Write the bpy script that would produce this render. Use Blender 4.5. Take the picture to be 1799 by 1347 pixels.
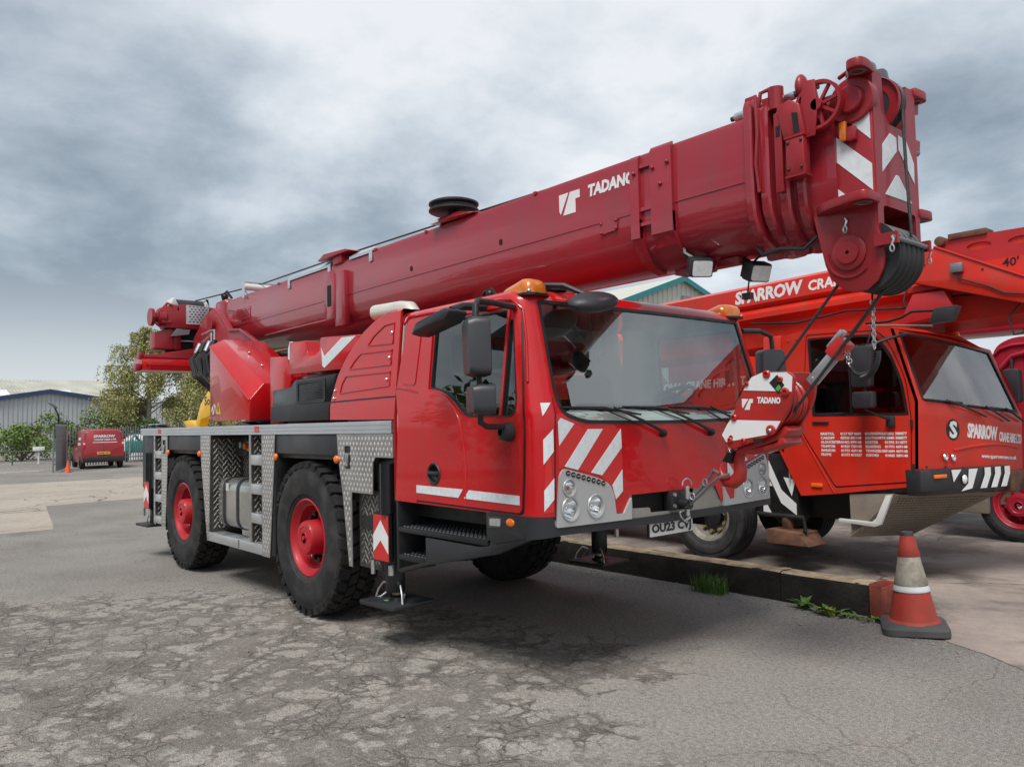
import bpy, bmesh, math, random
from mathutils import Matrix, Vector
R = math.radians
rnd = random.Random(7)
scene = bpy.context.scene
for o in list(bpy.data.objects):
    bpy.data.objects.remove(o)
col = scene.collection

# ------------------------------------------------------------------ camera
CAM = Vector((6.6157, -4.4140, 1.6522))
FW = Vector((-0.7627604, 0.64476798, 0.04970733))
RT = Vector((0.64452925, 0.76423853, -0.02283669))
UP = Vector((0.05271262, -0.0146189, 0.99850271))
cd = bpy.data.cameras.new('camera')
cam = bpy.data.objects.new('camera', cd)
col.objects.link(cam)
cd.sensor_width = 36
cd.lens = 1400.2 / 1799 * 36
cd.clip_end = 3000
cd.clip_start = 0.05
m3 = Matrix((RT, UP, -FW)).transposed()
cam.matrix_world = Matrix.Translation(CAM) @ m3.to_4x4()
scene.camera = cam

# ------------------------------------------------------------------ sky, sun, exposure
SKY_A, SKY_B = (-0.7, -2.3, 0.7), (6.6, -8.9, 0)
SUN_EL, SUN_AZ = 58, -62        # degrees; azimuth measured from +X towards +Y
w = bpy.data.worlds.new('World')
scene.world = w
w.use_nodes = True
wn, wl = w.node_tree.nodes, w.node_tree.links
wn.clear()
out = wn.new('ShaderNodeOutputWorld')
bg = wn.new('ShaderNodeBackground')
bg.inputs['Strength'].default_value = 0.1
sky = wn.new('ShaderNodeTexSky')
sky.sky_type = 'NISHITA'
sky.sun_disc = False
sky.sun_elevation = R(SUN_EL)
sky.sun_rotation = R(90 - SUN_AZ)
tc = wn.new('ShaderNodeTexCoord')
sep = wn.new('ShaderNodeSeparateXYZ')
wl.new(tc.outputs['Generated'], sep.inputs[0])


def wmath(op, a, b=None, clamp=False):
    n = wn.new('ShaderNodeMath')
    n.operation = op
    n.use_clamp = clamp
    for i, v in enumerate((a, b)):
        if v is None:
            continue
        if isinstance(v, (int, float)):
            n.inputs[i].default_value = v
        else:
            wl.new(v, n.inputs[i])
    return n.outputs[0]


zz = wmath('ADD', wmath('ABSOLUTE', sep.outputs['Z']), 0.30)
comb = wn.new('ShaderNodeCombineXYZ')
wl.new(wmath('DIVIDE', sep.outputs['X'], zz), comb.inputs[0])
wl.new(wmath('DIVIDE', sep.outputs['Y'], zz), comb.inputs[1])


def wnoise(scale, detail, off, rough=0.55, dist=0.0):
    mp = wn.new('ShaderNodeMapping')
    mp.inputs['Location'].default_value = off
    wl.new(comb.outputs[0], mp.inputs[0])
    n = wn.new('ShaderNodeTexNoise')
    n.inputs['Scale'].default_value = scale
    n.inputs['Detail'].default_value = detail
    n.inputs['Roughness'].default_value = rough
    n.inputs['Distortion'].default_value = dist
    wl.new(mp.outputs[0], n.inputs['Vector'])
    return n.outputs[0]


big = wnoise(0.95, 3, SKY_A, 0.45, 0.15)
fine = wnoise(2.7, 9, SKY_B, 0.58, 0.10)
cl = wmath('ADD', wmath('MULTIPLY', big, 0.64), wmath('MULTIPLY', fine, 0.36))
ramp = wn.new('ShaderNodeValToRGB')
wl.new(cl, ramp.inputs[0])
e = ramp.color_ramp.elements
e[0].position, e[0].color = 0.40, (0.270, 0.325, 0.380, 1)
e[1].position, e[1].color = 0.60, (0.88, 0.905, 0.935, 1)
k = e.new(0.455)
k.color = (0.39, 0.455, 0.52, 1)
k = e.new(0.525)
k.color = (0.62, 0.68, 0.735, 1)
cs = wn.new('ShaderNodeVectorMath')
cs.operation = 'SCALE'
cs.inputs['Scale'].default_value = 4.5
hz = wn.new('ShaderNodeMapRange')          # the overcast pales towards the horizon
hz.interpolation_type = 'SMOOTHSTEP'
hz.inputs[1].default_value, hz.inputs[2].default_value = 0.02, 0.20
hz.inputs[3].default_value, hz.inputs[4].default_value = 0.85, 0.0
wl.new(sep.outputs['Z'], hz.inputs[0])
hm = wn.new('ShaderNodeMixRGB')
wl.new(hz.outputs[0], hm.inputs[0])
wl.new(ramp.outputs[0], hm.inputs[1])
hm.inputs[2].default_value = (0.74, 0.785, 0.82, 1)
wl.new(hm.outputs[0], cs.inputs[0])
mix = wn.new('ShaderNodeMixRGB')
mix.inputs[0].default_value = 0.93
wl.new(sky.outputs[0], mix.inputs[1])
wl.new(cs.outputs[0], mix.inputs[2])
wl.new(mix.outputs[0], bg.inputs['Color'])
wl.new(bg.outputs[0], out.inputs['Surface'])

sd = bpy.data.lights.new('sun', 'SUN')
sd.energy = 1.5
sd.angle = R(24)
sd.color = (1.0, 0.955, 0.9)
so = bpy.data.objects.new('sun', sd)
col.objects.link(so)
sv = Vector((math.cos(R(SUN_EL)) * math.cos(R(SUN_AZ)), math.cos(R(SUN_EL)) * math.sin(R(SUN_AZ)), math.sin(R(SUN_EL))))
so.rotation_euler = sv.to_track_quat('Z', 'Y').to_euler()
so.location = (0, 0, 30)

vs = scene.view_settings
vs.view_transform = 'Standard'
vs.look = 'None'
vs.gamma = 1
vs.exposure = 1.15
vs.use_curve_mapping = False
# ------------------------------------------------------------------ materials
M = {}


def mat(name, c, rough=0.5, metal=0.0, coat=0.0, var=0.12, vscale=3.0, bump=0.0, bscale=60.0, spec=0.5,
        rvar=0.1, emit=None, trans=0.0, dirt=None, dscale=1.4, damt=0.35, streak=0.0):
    m = bpy.data.materials.new(name)
    m.use_nodes = True
    nt = m.node_tree
    N, L = nt.nodes, nt.links
    b = N['Principled BSDF']
    b.inputs['Base Color'].default_value = (*c, 1)
    b.inputs['Roughness'].default_value = rough
    b.inputs['Metallic'].default_value = metal
    b.inputs['Coat Weight'].default_value = coat
    b.inputs['Coat Roughness'].default_value = 0.035
    b.inputs['Specular IOR Level'].default_value = spec
    b.inputs['Transmission Weight'].default_value = trans
    if emit:
        b.inputs['Emission Color'].default_value = (*emit, 1)
        b.inputs['Emission Strength'].default_value = 1
    t = N.new('ShaderNodeTexCoord')
    if var or rvar or dirt:
        n = N.new('ShaderNodeTexNoise')
        n.inputs['Scale'].default_value = vscale
        n.inputs['Detail'].default_value = 6
        L.new(t.outputs['Object'], n.inputs['Vector'])
        r = N.new('ShaderNodeMapRange')
        r.inputs[1].default_value, r.inputs[2].default_value = 0.3, 0.7
        r.inputs[3].default_value, r.inputs[4].default_value = 1 - var, 1 + var
        L.new(n.outputs[0], r.inputs[0])
        mx = N.new('ShaderNodeVectorMath')
        mx.operation = 'SCALE'
        mx.inputs[0].default_value = c
        L.new(r.outputs[0], mx.inputs['Scale'])
        src = mx.outputs[0]
        if dirt:
            n2 = N.new('ShaderNodeTexNoise')
            n2.inputs['Scale'].default_value = dscale
            n2.inputs['Detail'].default_value = 9
            n2.inputs['Roughness'].default_value = 0.65
            if streak:                       # rain-washed dust runs downwards
                mpv = N.new('ShaderNodeMapping')
                mpv.inputs['Scale'].default_value = (1, 1, streak)
                L.new(t.outputs['Object'], mpv.inputs[0])
                L.new(mpv.outputs[0], n2.inputs['Vector'])
            else:
                L.new(t.outputs['Object'], n2.inputs['Vector'])
            r2 = N.new('ShaderNodeMapRange')
            r2.inputs[1].default_value, r2.inputs[2].default_value = 0.45, 0.68
            r2.inputs[3].default_value, r2.inputs[4].default_value = 0, damt
            L.new(n2.outputs[0], r2.inputs[0])
            mm = N.new('ShaderNodeMixRGB')
            L.new(r2.outputs[0], mm.inputs[0])
            L.new(src, mm.inputs[1])
            mm.inputs[2].default_value = (*dirt, 1)
            src = mm.outputs[0]
        L.new(src, b.inputs['Base Color'])
        r3 = N.new('ShaderNodeMapRange')
        r3.inputs[1].default_value, r3.inputs[2].default_value = 0.3, 0.7
        r3.inputs[3].default_value, r3.inputs[4].default_value = max(0.02, rough - rvar), min(1, rough + rvar)
        L.new(n.outputs[0], r3.inputs[0])
        L.new(r3.outputs[0], b.inputs['Roughness'])
    if bump:
        nb = N.new('ShaderNodeTexNoise')
        nb.inputs['Scale'].default_value = bscale
        nb.inputs['Detail'].default_value = 4
        L.new(t.outputs['Object'], nb.inputs['Vector'])
        bp = N.new('ShaderNodeBump')
        bp.inputs['Strength'].default_value = bump
        bp.inputs['Distance'].default_value = 0.01
        L.new(nb.outputs[0], bp.inputs['Height'])
        L.new(bp.outputs[0], b.inputs['Normal'])
    M[name] = m
    return m


mat('red', (0.50, 0.004, 0.008), 0.30, coat=0.65, spec=0.28, var=0.06, vscale=1.3, rvar=0.08, bump=0.014, bscale=7, dirt=(0.28, 0.035, 0.03), dscale=7, damt=0.30, streak=0.22)
mat('boom_red', (0.30, 0.014, 0.026), 0.34, coat=0.9, spec=0.35, var=0.08, vscale=0.9, rvar=0.10, bump=0.02, bscale=5, dirt=(0.19, 0.035, 0.04), dscale=8.0, damt=0.40, streak=0.2)
mat('head_red', (0.29, 0.013, 0.020), 0.42, coat=0.2, spec=0.4, var=0.1, vscale=4, dirt=(0.10, 0.02, 0.02), damt=0.3)
mat('rim_red', (0.46, 0.008, 0.020), 0.42, coat=0.15, spec=0.35, var=0.15, dirt=(0.14, 0.045, 0.035), dscale=7, damt=0.55)
mat('hook_red', (0.40, 0.016, 0.012), 0.42, coat=0.2, var=0.1, dirt=(0.12, 0.02, 0.02), dscale=4, damt=0.4)
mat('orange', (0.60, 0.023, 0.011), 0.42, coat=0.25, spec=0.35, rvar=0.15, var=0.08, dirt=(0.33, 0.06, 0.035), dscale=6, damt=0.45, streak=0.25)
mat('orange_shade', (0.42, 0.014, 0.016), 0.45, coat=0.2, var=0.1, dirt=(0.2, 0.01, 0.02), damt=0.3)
mat('pink_red', (0.38, 0.010, 0.030), 0.42, coat=0.3, var=0.1, dirt=(0.25, 0.02, 0.03), damt=0.4)
mat('van_red', (0.30, 0.012, 0.018), 0.35, coat=0.4, var=0.06)
mat('white', (0.74, 0.75, 0.76), 0.45, var=0.05, dirt=(0.5, 0.5, 0.48), damt=0.25)
mat('white_reflective', (0.66, 0.70, 0.73), 0.35, var=0.08, vscale=30, spec=0.6)
mat('stripe_red', (0.55, 0.018, 0.016), 0.35, var=0.05, spec=0.6)
mat('black', (0.012, 0.0125, 0.014), 0.45, var=0.25, vscale=6)
mat('black_gloss', (0.010, 0.011, 0.013), 0.22, var=0.15)
mat('black_plastic', (0.020, 0.021, 0.024), 0.5, var=0.15, bump=0.05, bscale=220)
mat('grey_plastic', (0.030, 0.031, 0.036), 0.42, var=0.1, bump=0.05, bscale=220)
mat('rubber', (0.021, 0.0215, 0.0235), 0.72, var=0.25, vscale=5, dirt=(0.085, 0.077, 0.07), dscale=4.5, damt=0.5, spec=0.3)
mat('tread', (0.016, 0.016, 0.017), 0.85, var=0.3, vscale=8, dirt=(0.06, 0.052, 0.045), dscale=6, damt=0.5, spec=0.25)
mat('aluminium', (0.66, 0.68, 0.70), 0.36, 0.85, var=0.07, vscale=4, rvar=0.1)
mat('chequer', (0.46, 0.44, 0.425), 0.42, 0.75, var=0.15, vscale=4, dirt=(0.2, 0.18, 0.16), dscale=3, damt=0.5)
mat('stud', (0.86, 0.85, 0.83), 0.28, 0.75, var=0.06, vscale=9)  # paler than the sheet: the glint of the studs is put into the colour
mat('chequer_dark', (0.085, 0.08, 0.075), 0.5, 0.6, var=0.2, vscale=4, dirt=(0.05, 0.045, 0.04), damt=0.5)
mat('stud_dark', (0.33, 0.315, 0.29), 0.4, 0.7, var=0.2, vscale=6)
mat('tank', (0.52, 0.52, 0.50), 0.30, 0.85, var=0.12, vscale=2.5, dirt=(0.22, 0.21, 0.19), damt=0.45)
mat('silver', (0.44, 0.445, 0.45), 0.36, 0.25, coat=0.3, var=0.05)
mat('chrome', (0.80, 0.80, 0.80), 0.12, 1.0, var=0.05, rvar=0.05)
mat('zinc', (0.62, 0.63, 0.64), 0.32, 0.9, var=0.1, vscale=15)
mat('cream_pipe', (0.66, 0.64, 0.56), 0.35, 0.3, var=0.08, vscale=5)
mat('steel_rope', (0.055, 0.055, 0.06), 0.5, 0.5, var=0.3, vscale=60)
mat('amber', (0.58, 0.15, 0.012), 0.18, coat=0.5, var=0.12, vscale=25, spec=0.6)
mat('orange_lens', (0.85, 0.16, 0.006), 0.2, coat=0.4, var=0.1, vscale=25)
mat('lamp_glass', (0.86, 0.88, 0.9), 0.06, 0.0, coat=1.0, var=0.1, vscale=40, spec=0.8)
mat('lamp_bowl', (0.85, 0.86, 0.88), 0.10, 0.95, var=0.2, vscale=25)
mat('plate_white', (0.62, 0.62, 0.60), 0.4, var=0.08)
mat('plate_yellow', (0.72, 0.47, 0.03), 0.4)
mat('yellow', (0.72, 0.42, 0.02), 0.45, coat=0.2, var=0.1)
mat('green_print', (0.10, 0.35, 0.06), 0.5)
mat('teal_plastic', (0.02, 0.22, 0.20), 0.5)
mat('seat_grey', (0.04, 0.042, 0.046), 0.85)
mat('lining', (0.42, 0.44, 0.43), 0.8, var=0.1)
mat('rust', (0.13, 0.06, 0.036), 0.85, var=0.4, vscale=9, bump=0.4, bscale=40)
mat('dirty_beige', (0.24, 0.205, 0.16), 0.8, var=0.18, vscale=3, dirt=(0.12, 0.10, 0.085), dscale=3, damt=0.6)
mat('old_rim', (0.25, 0.235, 0.20), 0.6, 0.3, var=0.3, vscale=8, dirt=(0.07, 0.06, 0.05), dscale=6, damt=0.8)
mat('brass', (0.42, 0.36, 0.20), 0.45, 0.5, var=0.25, vscale=20)
mat('silver_shaded', (0.30, 0.29, 0.27), 0.4, 0.25, var=0.1, dirt=(0.16, 0.14, 0.12), damt=0.4)  # darker silver: shade on the inclined bumper is put into the colour
mat('timber', (0.013, 0.0105, 0.009), 0.9, var=0.5, vscale=6, bump=0.8, bscale=25, dirt=(0.04, 0.032, 0.025), dscale=5, damt=0.5)
mat('timber_top', (0.42, 0.34, 0.22), 0.9, var=0.35, vscale=7, bump=0.5, bscale=30, dirt=(0.07, 0.055, 0.04), dscale=4, damt=0.8)
mat('rust_red', (0.28, 0.055, 0.035), 0.8, var=0.4, vscale=8, bump=0.3, bscale=40, dirt=(0.12, 0.05, 0.03), dscale=9, damt=0.8)
mat('cone_red', (0.42, 0.045, 0.028), 0.6, var=0.15, vscale=7, dirt=(0.20, 0.06, 0.04), dscale=6, damt=0.7)
mat('cone_white', (0.42, 0.39, 0.33), 0.6, var=0.2, vscale=9, dirt=(0.20, 0.12, 0.07), dscale=7, damt=0.85)
mat('cone_base', (0.075, 0.075, 0.076), 0.8, var=0.2, vscale=7, bump=0.2, bscale=50)
mat('bright_cone', (0.75, 0.10, 0.03), 0.5)
mat('galv', (0.21, 0.225, 0.235), 0.5, 0.5, var=0.15, vscale=6)
mat('clad_grey', (0.40, 0.425, 0.44), 0.6, var=0.06, vscale=1)
mat('clad_blue', (0.025, 0.045, 0.11), 0.5)
mat('clad_cream', (0.42, 0.42, 0.37), 0.75, var=0.12, vscale=0.6, dirt=(0.28, 0.28, 0.22), dscale=0.5, damt=0.6)
mat('clad_pale', (0.52, 0.52, 0.46), 0.6, var=0.05)
mat('teal_trim', (0.02, 0.20, 0.22), 0.5)
mat('bark', (0.22, 0.20, 0.17), 0.9, var=0.4, vscale=12)
mat('twig', (0.12, 0.095, 0.07), 0.9)
for i, c in enumerate([(0.095, 0.165, 0.034), (0.060, 0.108, 0.024), (0.14, 0.215, 0.045), (0.18, 0.25, 0.055)]):
    mat('leaf%d' % i, c, 0.6, var=0.3, vscale=1.2)
for i, c in enumerate([(0.33, 0.33, 0.11), (0.25, 0.26, 0.085), (0.40, 0.37, 0.15)]):
    mat('birch%d' % i, c, 0.7, var=0.3, vscale=0.9)
mat('stone', (0.26, 0.24, 0.215), 0.9, var=0.45, vscale=11)
mat('weed', (0.075, 0.16, 0.025), 0.6, var=0.35, vscale=14)
mat('weed_yellow', (0.30, 0.30, 0.03), 0.6)
mat('recess_shade', (0.006, 0.006, 0.007), 0.8)  # near-black colour in place of the shade inside holes and recesses


def glass(name, tint, refl, rough=0.01):
    m = bpy.data.materials.new(name)
    m.use_nodes = True
    N, L = m.node_tree.nodes, m.node_tree.links
    N.clear()
    o = N.new('ShaderNodeOutputMaterial')
    tr = N.new('ShaderNodeBsdfTransparent')
    tr.inputs[0].default_value = (*tint, 1)
    gl = N.new('ShaderNodeBsdfGlossy')
    gl.inputs['Roughness'].default_value = rough
    gl.inputs[0].default_value = (0.93, 0.98, 0.97, 1)
    fr = N.new('ShaderNodeFresnel')
    fr.inputs[0].default_value = 1.5
    ad = N.new('ShaderNodeMath')
    ad.operation = 'ADD'
    ad.use_clamp = True
    L.new(fr.outputs[0], ad.inputs[0])
    ad.inputs[1].default_value = refl
    ge = N.new('ShaderNodeNewGeometry')     # only the outer face of the pane mirrors
    sb = N.new('ShaderNodeMath')
    sb.operation = 'SUBTRACT'
    sb.inputs[0].default_value = 1
    L.new(ge.outputs['Backfacing'], sb.inputs[1])
    mu = N.new('ShaderNodeMath')
    mu.operation = 'MULTIPLY'
    L.new(ad.outputs[0], mu.inputs[0])
    L.new(sb.outputs[0], mu.inputs[1])
    mx = N.new('ShaderNodeMixShader')
    L.new(mu.outputs[0], mx.inputs[0])
    L.new(tr.outputs[0], mx.inputs[1])
    L.new(gl.outputs[0], mx.inputs[2])
    L.new(mx.outputs[0], o.inputs[0])
    M[name] = m


glass('windscreen', (0.92, 0.965, 0.955), 0.20)
glass('side_glass', (0.58, 0.66, 0.65), 0.07)
glass('clear_lens', (0.96, 0.97, 0.97), 0.06, 0.03)
glass('dark_glass', (0.55, 0.60, 0.60), 0.06)

# ------------------------------------------------------------------ mesh library
ORG = {}


class MB:
    def __init__(s):
        s.v, s.f, s.m = [], [], []

    def add(s, vs, fs, mi=0):
        n = len(s.v)
        s.v += [tuple(p) for p in vs]
        for f in fs:
            s.f.append([i + n for i in f])
            s.m.append(mi)
        return s

    def box(s, x0, x1, y0, y1, z0, z1, mi=0):
        vs = [(x, y, z) for x in (x0, x1) for y in (y0, y1) for z in (z0, z1)]
        return s.add(vs, [(0, 1, 3, 2), (4, 6, 7, 5), (0, 4, 5, 1), (2, 3, 7, 6), (0, 2, 6, 4), (1, 5, 7, 3)], mi)

    def obox(s, c, size, ax, ay=None, mi=0):
        """oriented box: ax = direction of first size, ay = direction of second"""
        ax = Vector(ax).normalized()
        ay = Vector(ay) if ay is not None else (Vector((0, 0, 1)) if abs(ax.z) < 0.9 else Vector((1, 0, 0)))
        ay = (ay - ax * ay.dot(ax)).normalized()
        az = ax.cross(ay)
        c = Vector(c)
        vs = [c + ax * (i * size[0] / 2) + ay * (j * size[1] / 2) + az * (k * size[2] / 2) for i in (-1, 1) for j in (-1, 1) for k in (-1, 1)]
        return s.add(vs, [(0, 1, 3, 2), (4, 6, 7, 5), (0, 4, 5, 1), (2, 3, 7, 6), (0, 2, 6, 4), (1, 5, 7, 3)], mi)

    def prism(s, poly, axis, a, b, mi=0):
        """poly of 2D points in the two other axes (x,z for 'y'; y,z for 'x'; x,y for 'z')"""
        def P(p, t):
            return {'x': (t, p[0], p[1]), 'y': (p[0], t, p[1]), 'z': (p[0], p[1], t)}[axis]
        n = len(poly)
        vs = [P(p, a) for p in poly] + [P(p, b) for p in poly]
        fs = [list(range(n))[::-1], list(range(n, 2 * n))] + [(i, (i + 1) % n, n + (i + 1) % n, n + i) for i in range(n)]
        return s.add(vs, fs, mi)

    def loft(s, rings, cap=True, mi=0):
        n = len(rings[0])
        vs = [p for r in rings for p in r]
        fs = []
        for k in range(len(rings) - 1):
            for i in range(n):
                j = (i + 1) % n
                fs.append((k * n + i, k * n + j, (k + 1) * n + j, (k + 1) * n + i))
        if cap:
            fs += [list(range(n))[::-1], list(range((len(rings) - 1) * n, len(rings) * n))]
        return s.add(vs, fs, mi)

    def cyl(s, p0, p1, r0, r1=None, n=16, cap=True, mi=0):
        r1 = r0 if r1 is None else r1
        return s.tube([p0, p1], [r0, r1], n, cap, mi)

    def tube(s, path, r, n=8, cap=True, mi=0):
        path = [Vector(p) for p in path]
        rs = r if isinstance(r, (list, tuple)) else [r] * len(path)
        rings, up = [], None
        for i, p in enumerate(path):
            t = (path[min(i + 1, len(path) - 1)] - path[max(i - 1, 0)])
            t.normalize()
            if up is None:
                a = Vector((0, 0, 1)) if abs(t.z) < 0.9 else Vector((1, 0, 0))
                up = (a - t * a.dot(t)).normalized()
            else:
                up = (up - t * up.dot(t)).normalized()
            sd_ = t.cross(up)
            rings.append([p + up * (rs[i] * math.cos(2 * math.pi * k / n)) + sd_ * (rs[i] * math.sin(2 * math.pi * k / n)) for k in range(n)])
        return s.loft(rings, cap, mi)

    def lathe(s, prof, c, axis='y', n=32, mi=0, closed=False):
        """prof: list of (radius, height along axis)"""
        c = Vector(c)
        rings = []
        for r, h in prof:
            ring = []
            for k in range(n):
                a = 2 * math.pi * k / n
                u, v = r * math.cos(a), r * math.sin(a)
                ring.append(c + Vector({'y': (u, h, v), 'x': (h, u, v), 'z': (u, v, h)}[axis]))
            rings.append(ring)
        if closed:
            rings.append(rings[0])
        return s.loft(rings, False, mi)

    def sphere(s, c, r, n=12, mi=0, sq=(1, 1, 1)):
        prof = [(max(1e-4, r * math.sin(math.pi * k / n)), -r * math.cos(math.pi * k / n)) for k in range(n + 1)]
        n0 = len(s.v)
        s.lathe(prof, (0, 0, 0), 'z', n * 2, mi)
        for i in range(n0, len(s.v)):
            p = s.v[i]
            s.v[i] = (p[0] * sq[0] + c[0], p[1] * sq[1] + c[1], p[2] * sq[2] + c[2])
        return s

    def xf(s, mtx, n0=0):
        for i in range(n0, len(s.v)):
            s.v[i] = tuple(mtx @ Vector(s.v[i]))
        return s

    def mirror_y(s):
        s.v = [(x, -y, z) for x, y, z in s.v]
        return s

    def build(s, name, mats, parent=None, bevel=0.0, seg=2, smooth=38, recalc=True):
        me = bpy.data.meshes.new(name)
        org = Vector(ORG.get(parent.name, (0, 0, 0))) if parent else Vector((0, 0, 0))
        me.from_pydata([(p[0] - org[0], p[1] - org[1], p[2] - org[2]) for p in s.v], [], s.f)
        for mt in (mats if isinstance(mats, (list, tuple)) else [mats]):
            me.materials.append(M[mt])
        me.polygons.foreach_set('material_index', s.m)
        if recalc or bevel:
            bm = bmesh.new()
            bm.from_mesh(me)
            bmesh.ops.remove_doubles(bm, verts=bm.verts, dist=1e-6)
            if recalc:
                bmesh.ops.recalc_face_normals(bm, faces=bm.faces)
            if bevel:
                ed = [e_ for e_ in bm.edges if len(e_.link_faces) == 2 and e_.calc_face_angle(0) > R(28)]
                bmesh.ops.bevel(bm, geom=ed, offset=bevel, segments=seg, affect='EDGES', profile=0.5, clamp_overlap=True)
            bm.to_mesh(me)
            bm.free()
        if smooth:
            me.polygons.foreach_set('use_smooth', [True] * len(me.polygons))
            me.set_sharp_from_angle(angle=R(smooth))
        o = bpy.data.objects.new(name, me)
        col.objects.link(o)
        if parent:
            o.parent = parent
            ORG[o.name] = org
        else:
            ORG[o.name] = Vector((0, 0, 0))
        return o


def thing(name, label, cat, loc=(0, 0, 0), group=None):
    o = bpy.data.objects.new(name, None)
    col.objects.link(o)
    o.empty_display_size = 0.3
    o.location = loc
    ORG[o.name] = Vector(loc)
    return tag(o, label, cat, group)


def tag(o, label, cat, group=None):
    o['label'] = label
    o['category'] = cat
    if group:
        o['group'] = group
    return o


def structure(o):
    o['kind'] = 'structure'
    return o


def stuff(o):
    o['kind'] = 'stuff'
    return o


def copy_part(src, parent, loc=None, rotz=None):
    """copy a part with its children under another thing"""
    c = src.copy()
    col.objects.link(c)
    c.parent = parent
    if loc is not None:
        c.location = loc
    if rotz is not None:
        c.rotation_euler = (0, 0, rotz)
    for ch in src.children:
        d = ch.copy()
        col.objects.link(d)
        d.parent = c
    return c


def rpoly(pts, r, seg=4):
    """round the corners of a polygon; r is one radius or one per point"""
    n, o = len(pts), []
    for i in range(n):
        p = Vector((*pts[i][:2], 0))
        a, b = Vector((*pts[i - 1][:2], 0)) - p, Vector((*pts[(i + 1) % n][:2], 0)) - p
        rr = r[i] if isinstance(r, (list, tuple)) else r
        d = min(rr, a.length * 0.48, b.length * 0.48)
        if d < 1e-4:
            o.append((p.x, p.y))
            continue
        p0, p1 = p + a.normalized() * d, p + b.normalized() * d
        for k in range(seg + 1):
            t = k / seg
            q = p0 * (1 - t) ** 2 + p * 2 * t * (1 - t) + p1 * t * t
            o.append((q.x, q.y))
    return o


def circ(u, v, r, n=20, ry=None):
    return [(u + r * math.cos(2 * math.pi * k / n), v + (ry or r) * math.sin(2 * math.pi * k / n)) for k in range(n)]


def side_map(y):                      # near-side plane, facing -y
    return lambda u, v, off=0: (u, y - off, v)


def front_map(x):                     # front plane, facing +x, u = y
    return lambda u, v, off=0: (x + off, u, v)


def plane_map(o, au, av, nn):
    o, au, av, nn = Vector(o), Vector(au), Vector(av), Vector(nn)
    return lambda u, v, off=0: tuple(o + au * u + av * v + nn * off)


def panel(outline, holes, mp, off=0.0, thick=0.003, cu=(), cv=(), mb=None, mi=0):
    """sheet with holes laid on a surface map, cut along a grid so that it can bend, with real thickness"""
    bm = bmesh.new()
    for lp in [outline] + list(holes):
        vs = [bm.verts.new((p[0], p[1], 0)) for p in lp]
        for i in range(len(vs)):
            bm.edges.new((vs[i], vs[(i + 1) % len(vs)]))
    bmesh.ops.triangle_fill(bm, use_beauty=True, use_dissolve=False, edges=bm.edges[:])
    for cs_, no in ((cu, (1, 0, 0)), (cv, (0, 1, 0))):
        for c in cs_:
            co = (c, 0, 0) if no[0] else (0, c, 0)
            bmesh.ops.bisect_plane(bm, geom=bm.verts[:] + bm.edges[:] + bm.faces[:], dist=1e-5, plane_co=co, plane_no=no)
    bm.verts.index_update()
    vs = [v.co for v in bm.verts]
    n = len(vs)
    V = [mp(c.x, c.y, off) for c in vs] + [mp(c.x, c.y, off - thick) for c in vs]
    F = []
    for f in bm.faces:
        ids = [v.index for v in f.verts]
        F.append(ids)
        F.append([i + n for i in ids][::-1])
    for e_ in bm.edges:
        if len(e_.link_faces) == 1:
            a, b = e_.verts[0].index, e_.verts[1].index
            F.append([a, b, b + n, a + n])
    bm.free()
    mb = mb or MB()
    mb.add(V, F, mi)
    return mb


def frange(a, b, st):
    n = max(1, int(round((b - a) / st)))
    return [a + (b - a) * i / n for i in range(1, n)]


# ------------------------------------------------------------------ lettering, turned to meshes once
TXT = {}


def make_texts(specs):
    tmp = []
    for key, (s_, bold, shear, spacing) in specs.items():
        cu = bpy.data.curves.new('lettering', 'FONT')
        cu.body = s_
        cu.offset = bold
        cu.shear = shear
        cu.space_character = spacing
        cu.size = 1.0
        cu.resolution_u = 2
        o = bpy.data.objects.new('lettering', cu)
        col.objects.link(o)
        tmp.append((key, o, cu))
    dg = bpy.context.evaluated_depsgraph_get()
    for key, o, cu in tmp:
        me = bpy.data.meshes.new_from_object(o.evaluated_get(dg))
        vs = [tuple(v.co[:2]) for v in me.vertices]
        fs = [list(p.vertices) for p in me.polygons]
        x0, x1 = min(v[0] for v in vs), max(v[0] for v in vs)
        y0, y1 = min(v[1] for v in vs), max(v[1] for v in vs)
        TXT[key] = ([((v[0] - x0) / (x1 - x0), (v[1] - y0) / (y1 - y0)) for v in vs], fs)
        bpy.data.meshes.remove(me)
    for key, o, cu in tmp:
        bpy.data.objects.remove(o)
        bpy.data.curves.remove(cu)


def lettering(key, box, mp, mt, parent, name='lettering', off=0.003, thick=0.002, skew=0.0):
    """text fitted into box (u0, u1, v0, v1) on a surface map; v rises by skew along u"""
    vs, fs = TXT[key]
    u0, u1, v0, v1 = box
    n = len(vs)
    P = [(u0 + a * (u1 - u0), v0 + b * (v1 - v0) + skew * a) for a, b in vs]
    V = [mp(a, b, off) for a, b in P] + [mp(a, b, off - thick) for a, b in P]
    F, cnt = [], {}
    for f in fs:
        F.append(f)
        F.append([i + n for i in f][::-1])
        for i in range(len(f)):
            a, b = f[i], f[(i + 1) % len(f)]
            kk = (min(a, b), max(a, b))
            cnt[kk] = cnt.get(kk, 0) + 1
    for (a, b), c in cnt.items():
        if c == 1:
            F.append([a, b, b + n, a + n])
    return MB().add(V, F).build(name, mt, parent, smooth=0, recalc=True)


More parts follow.
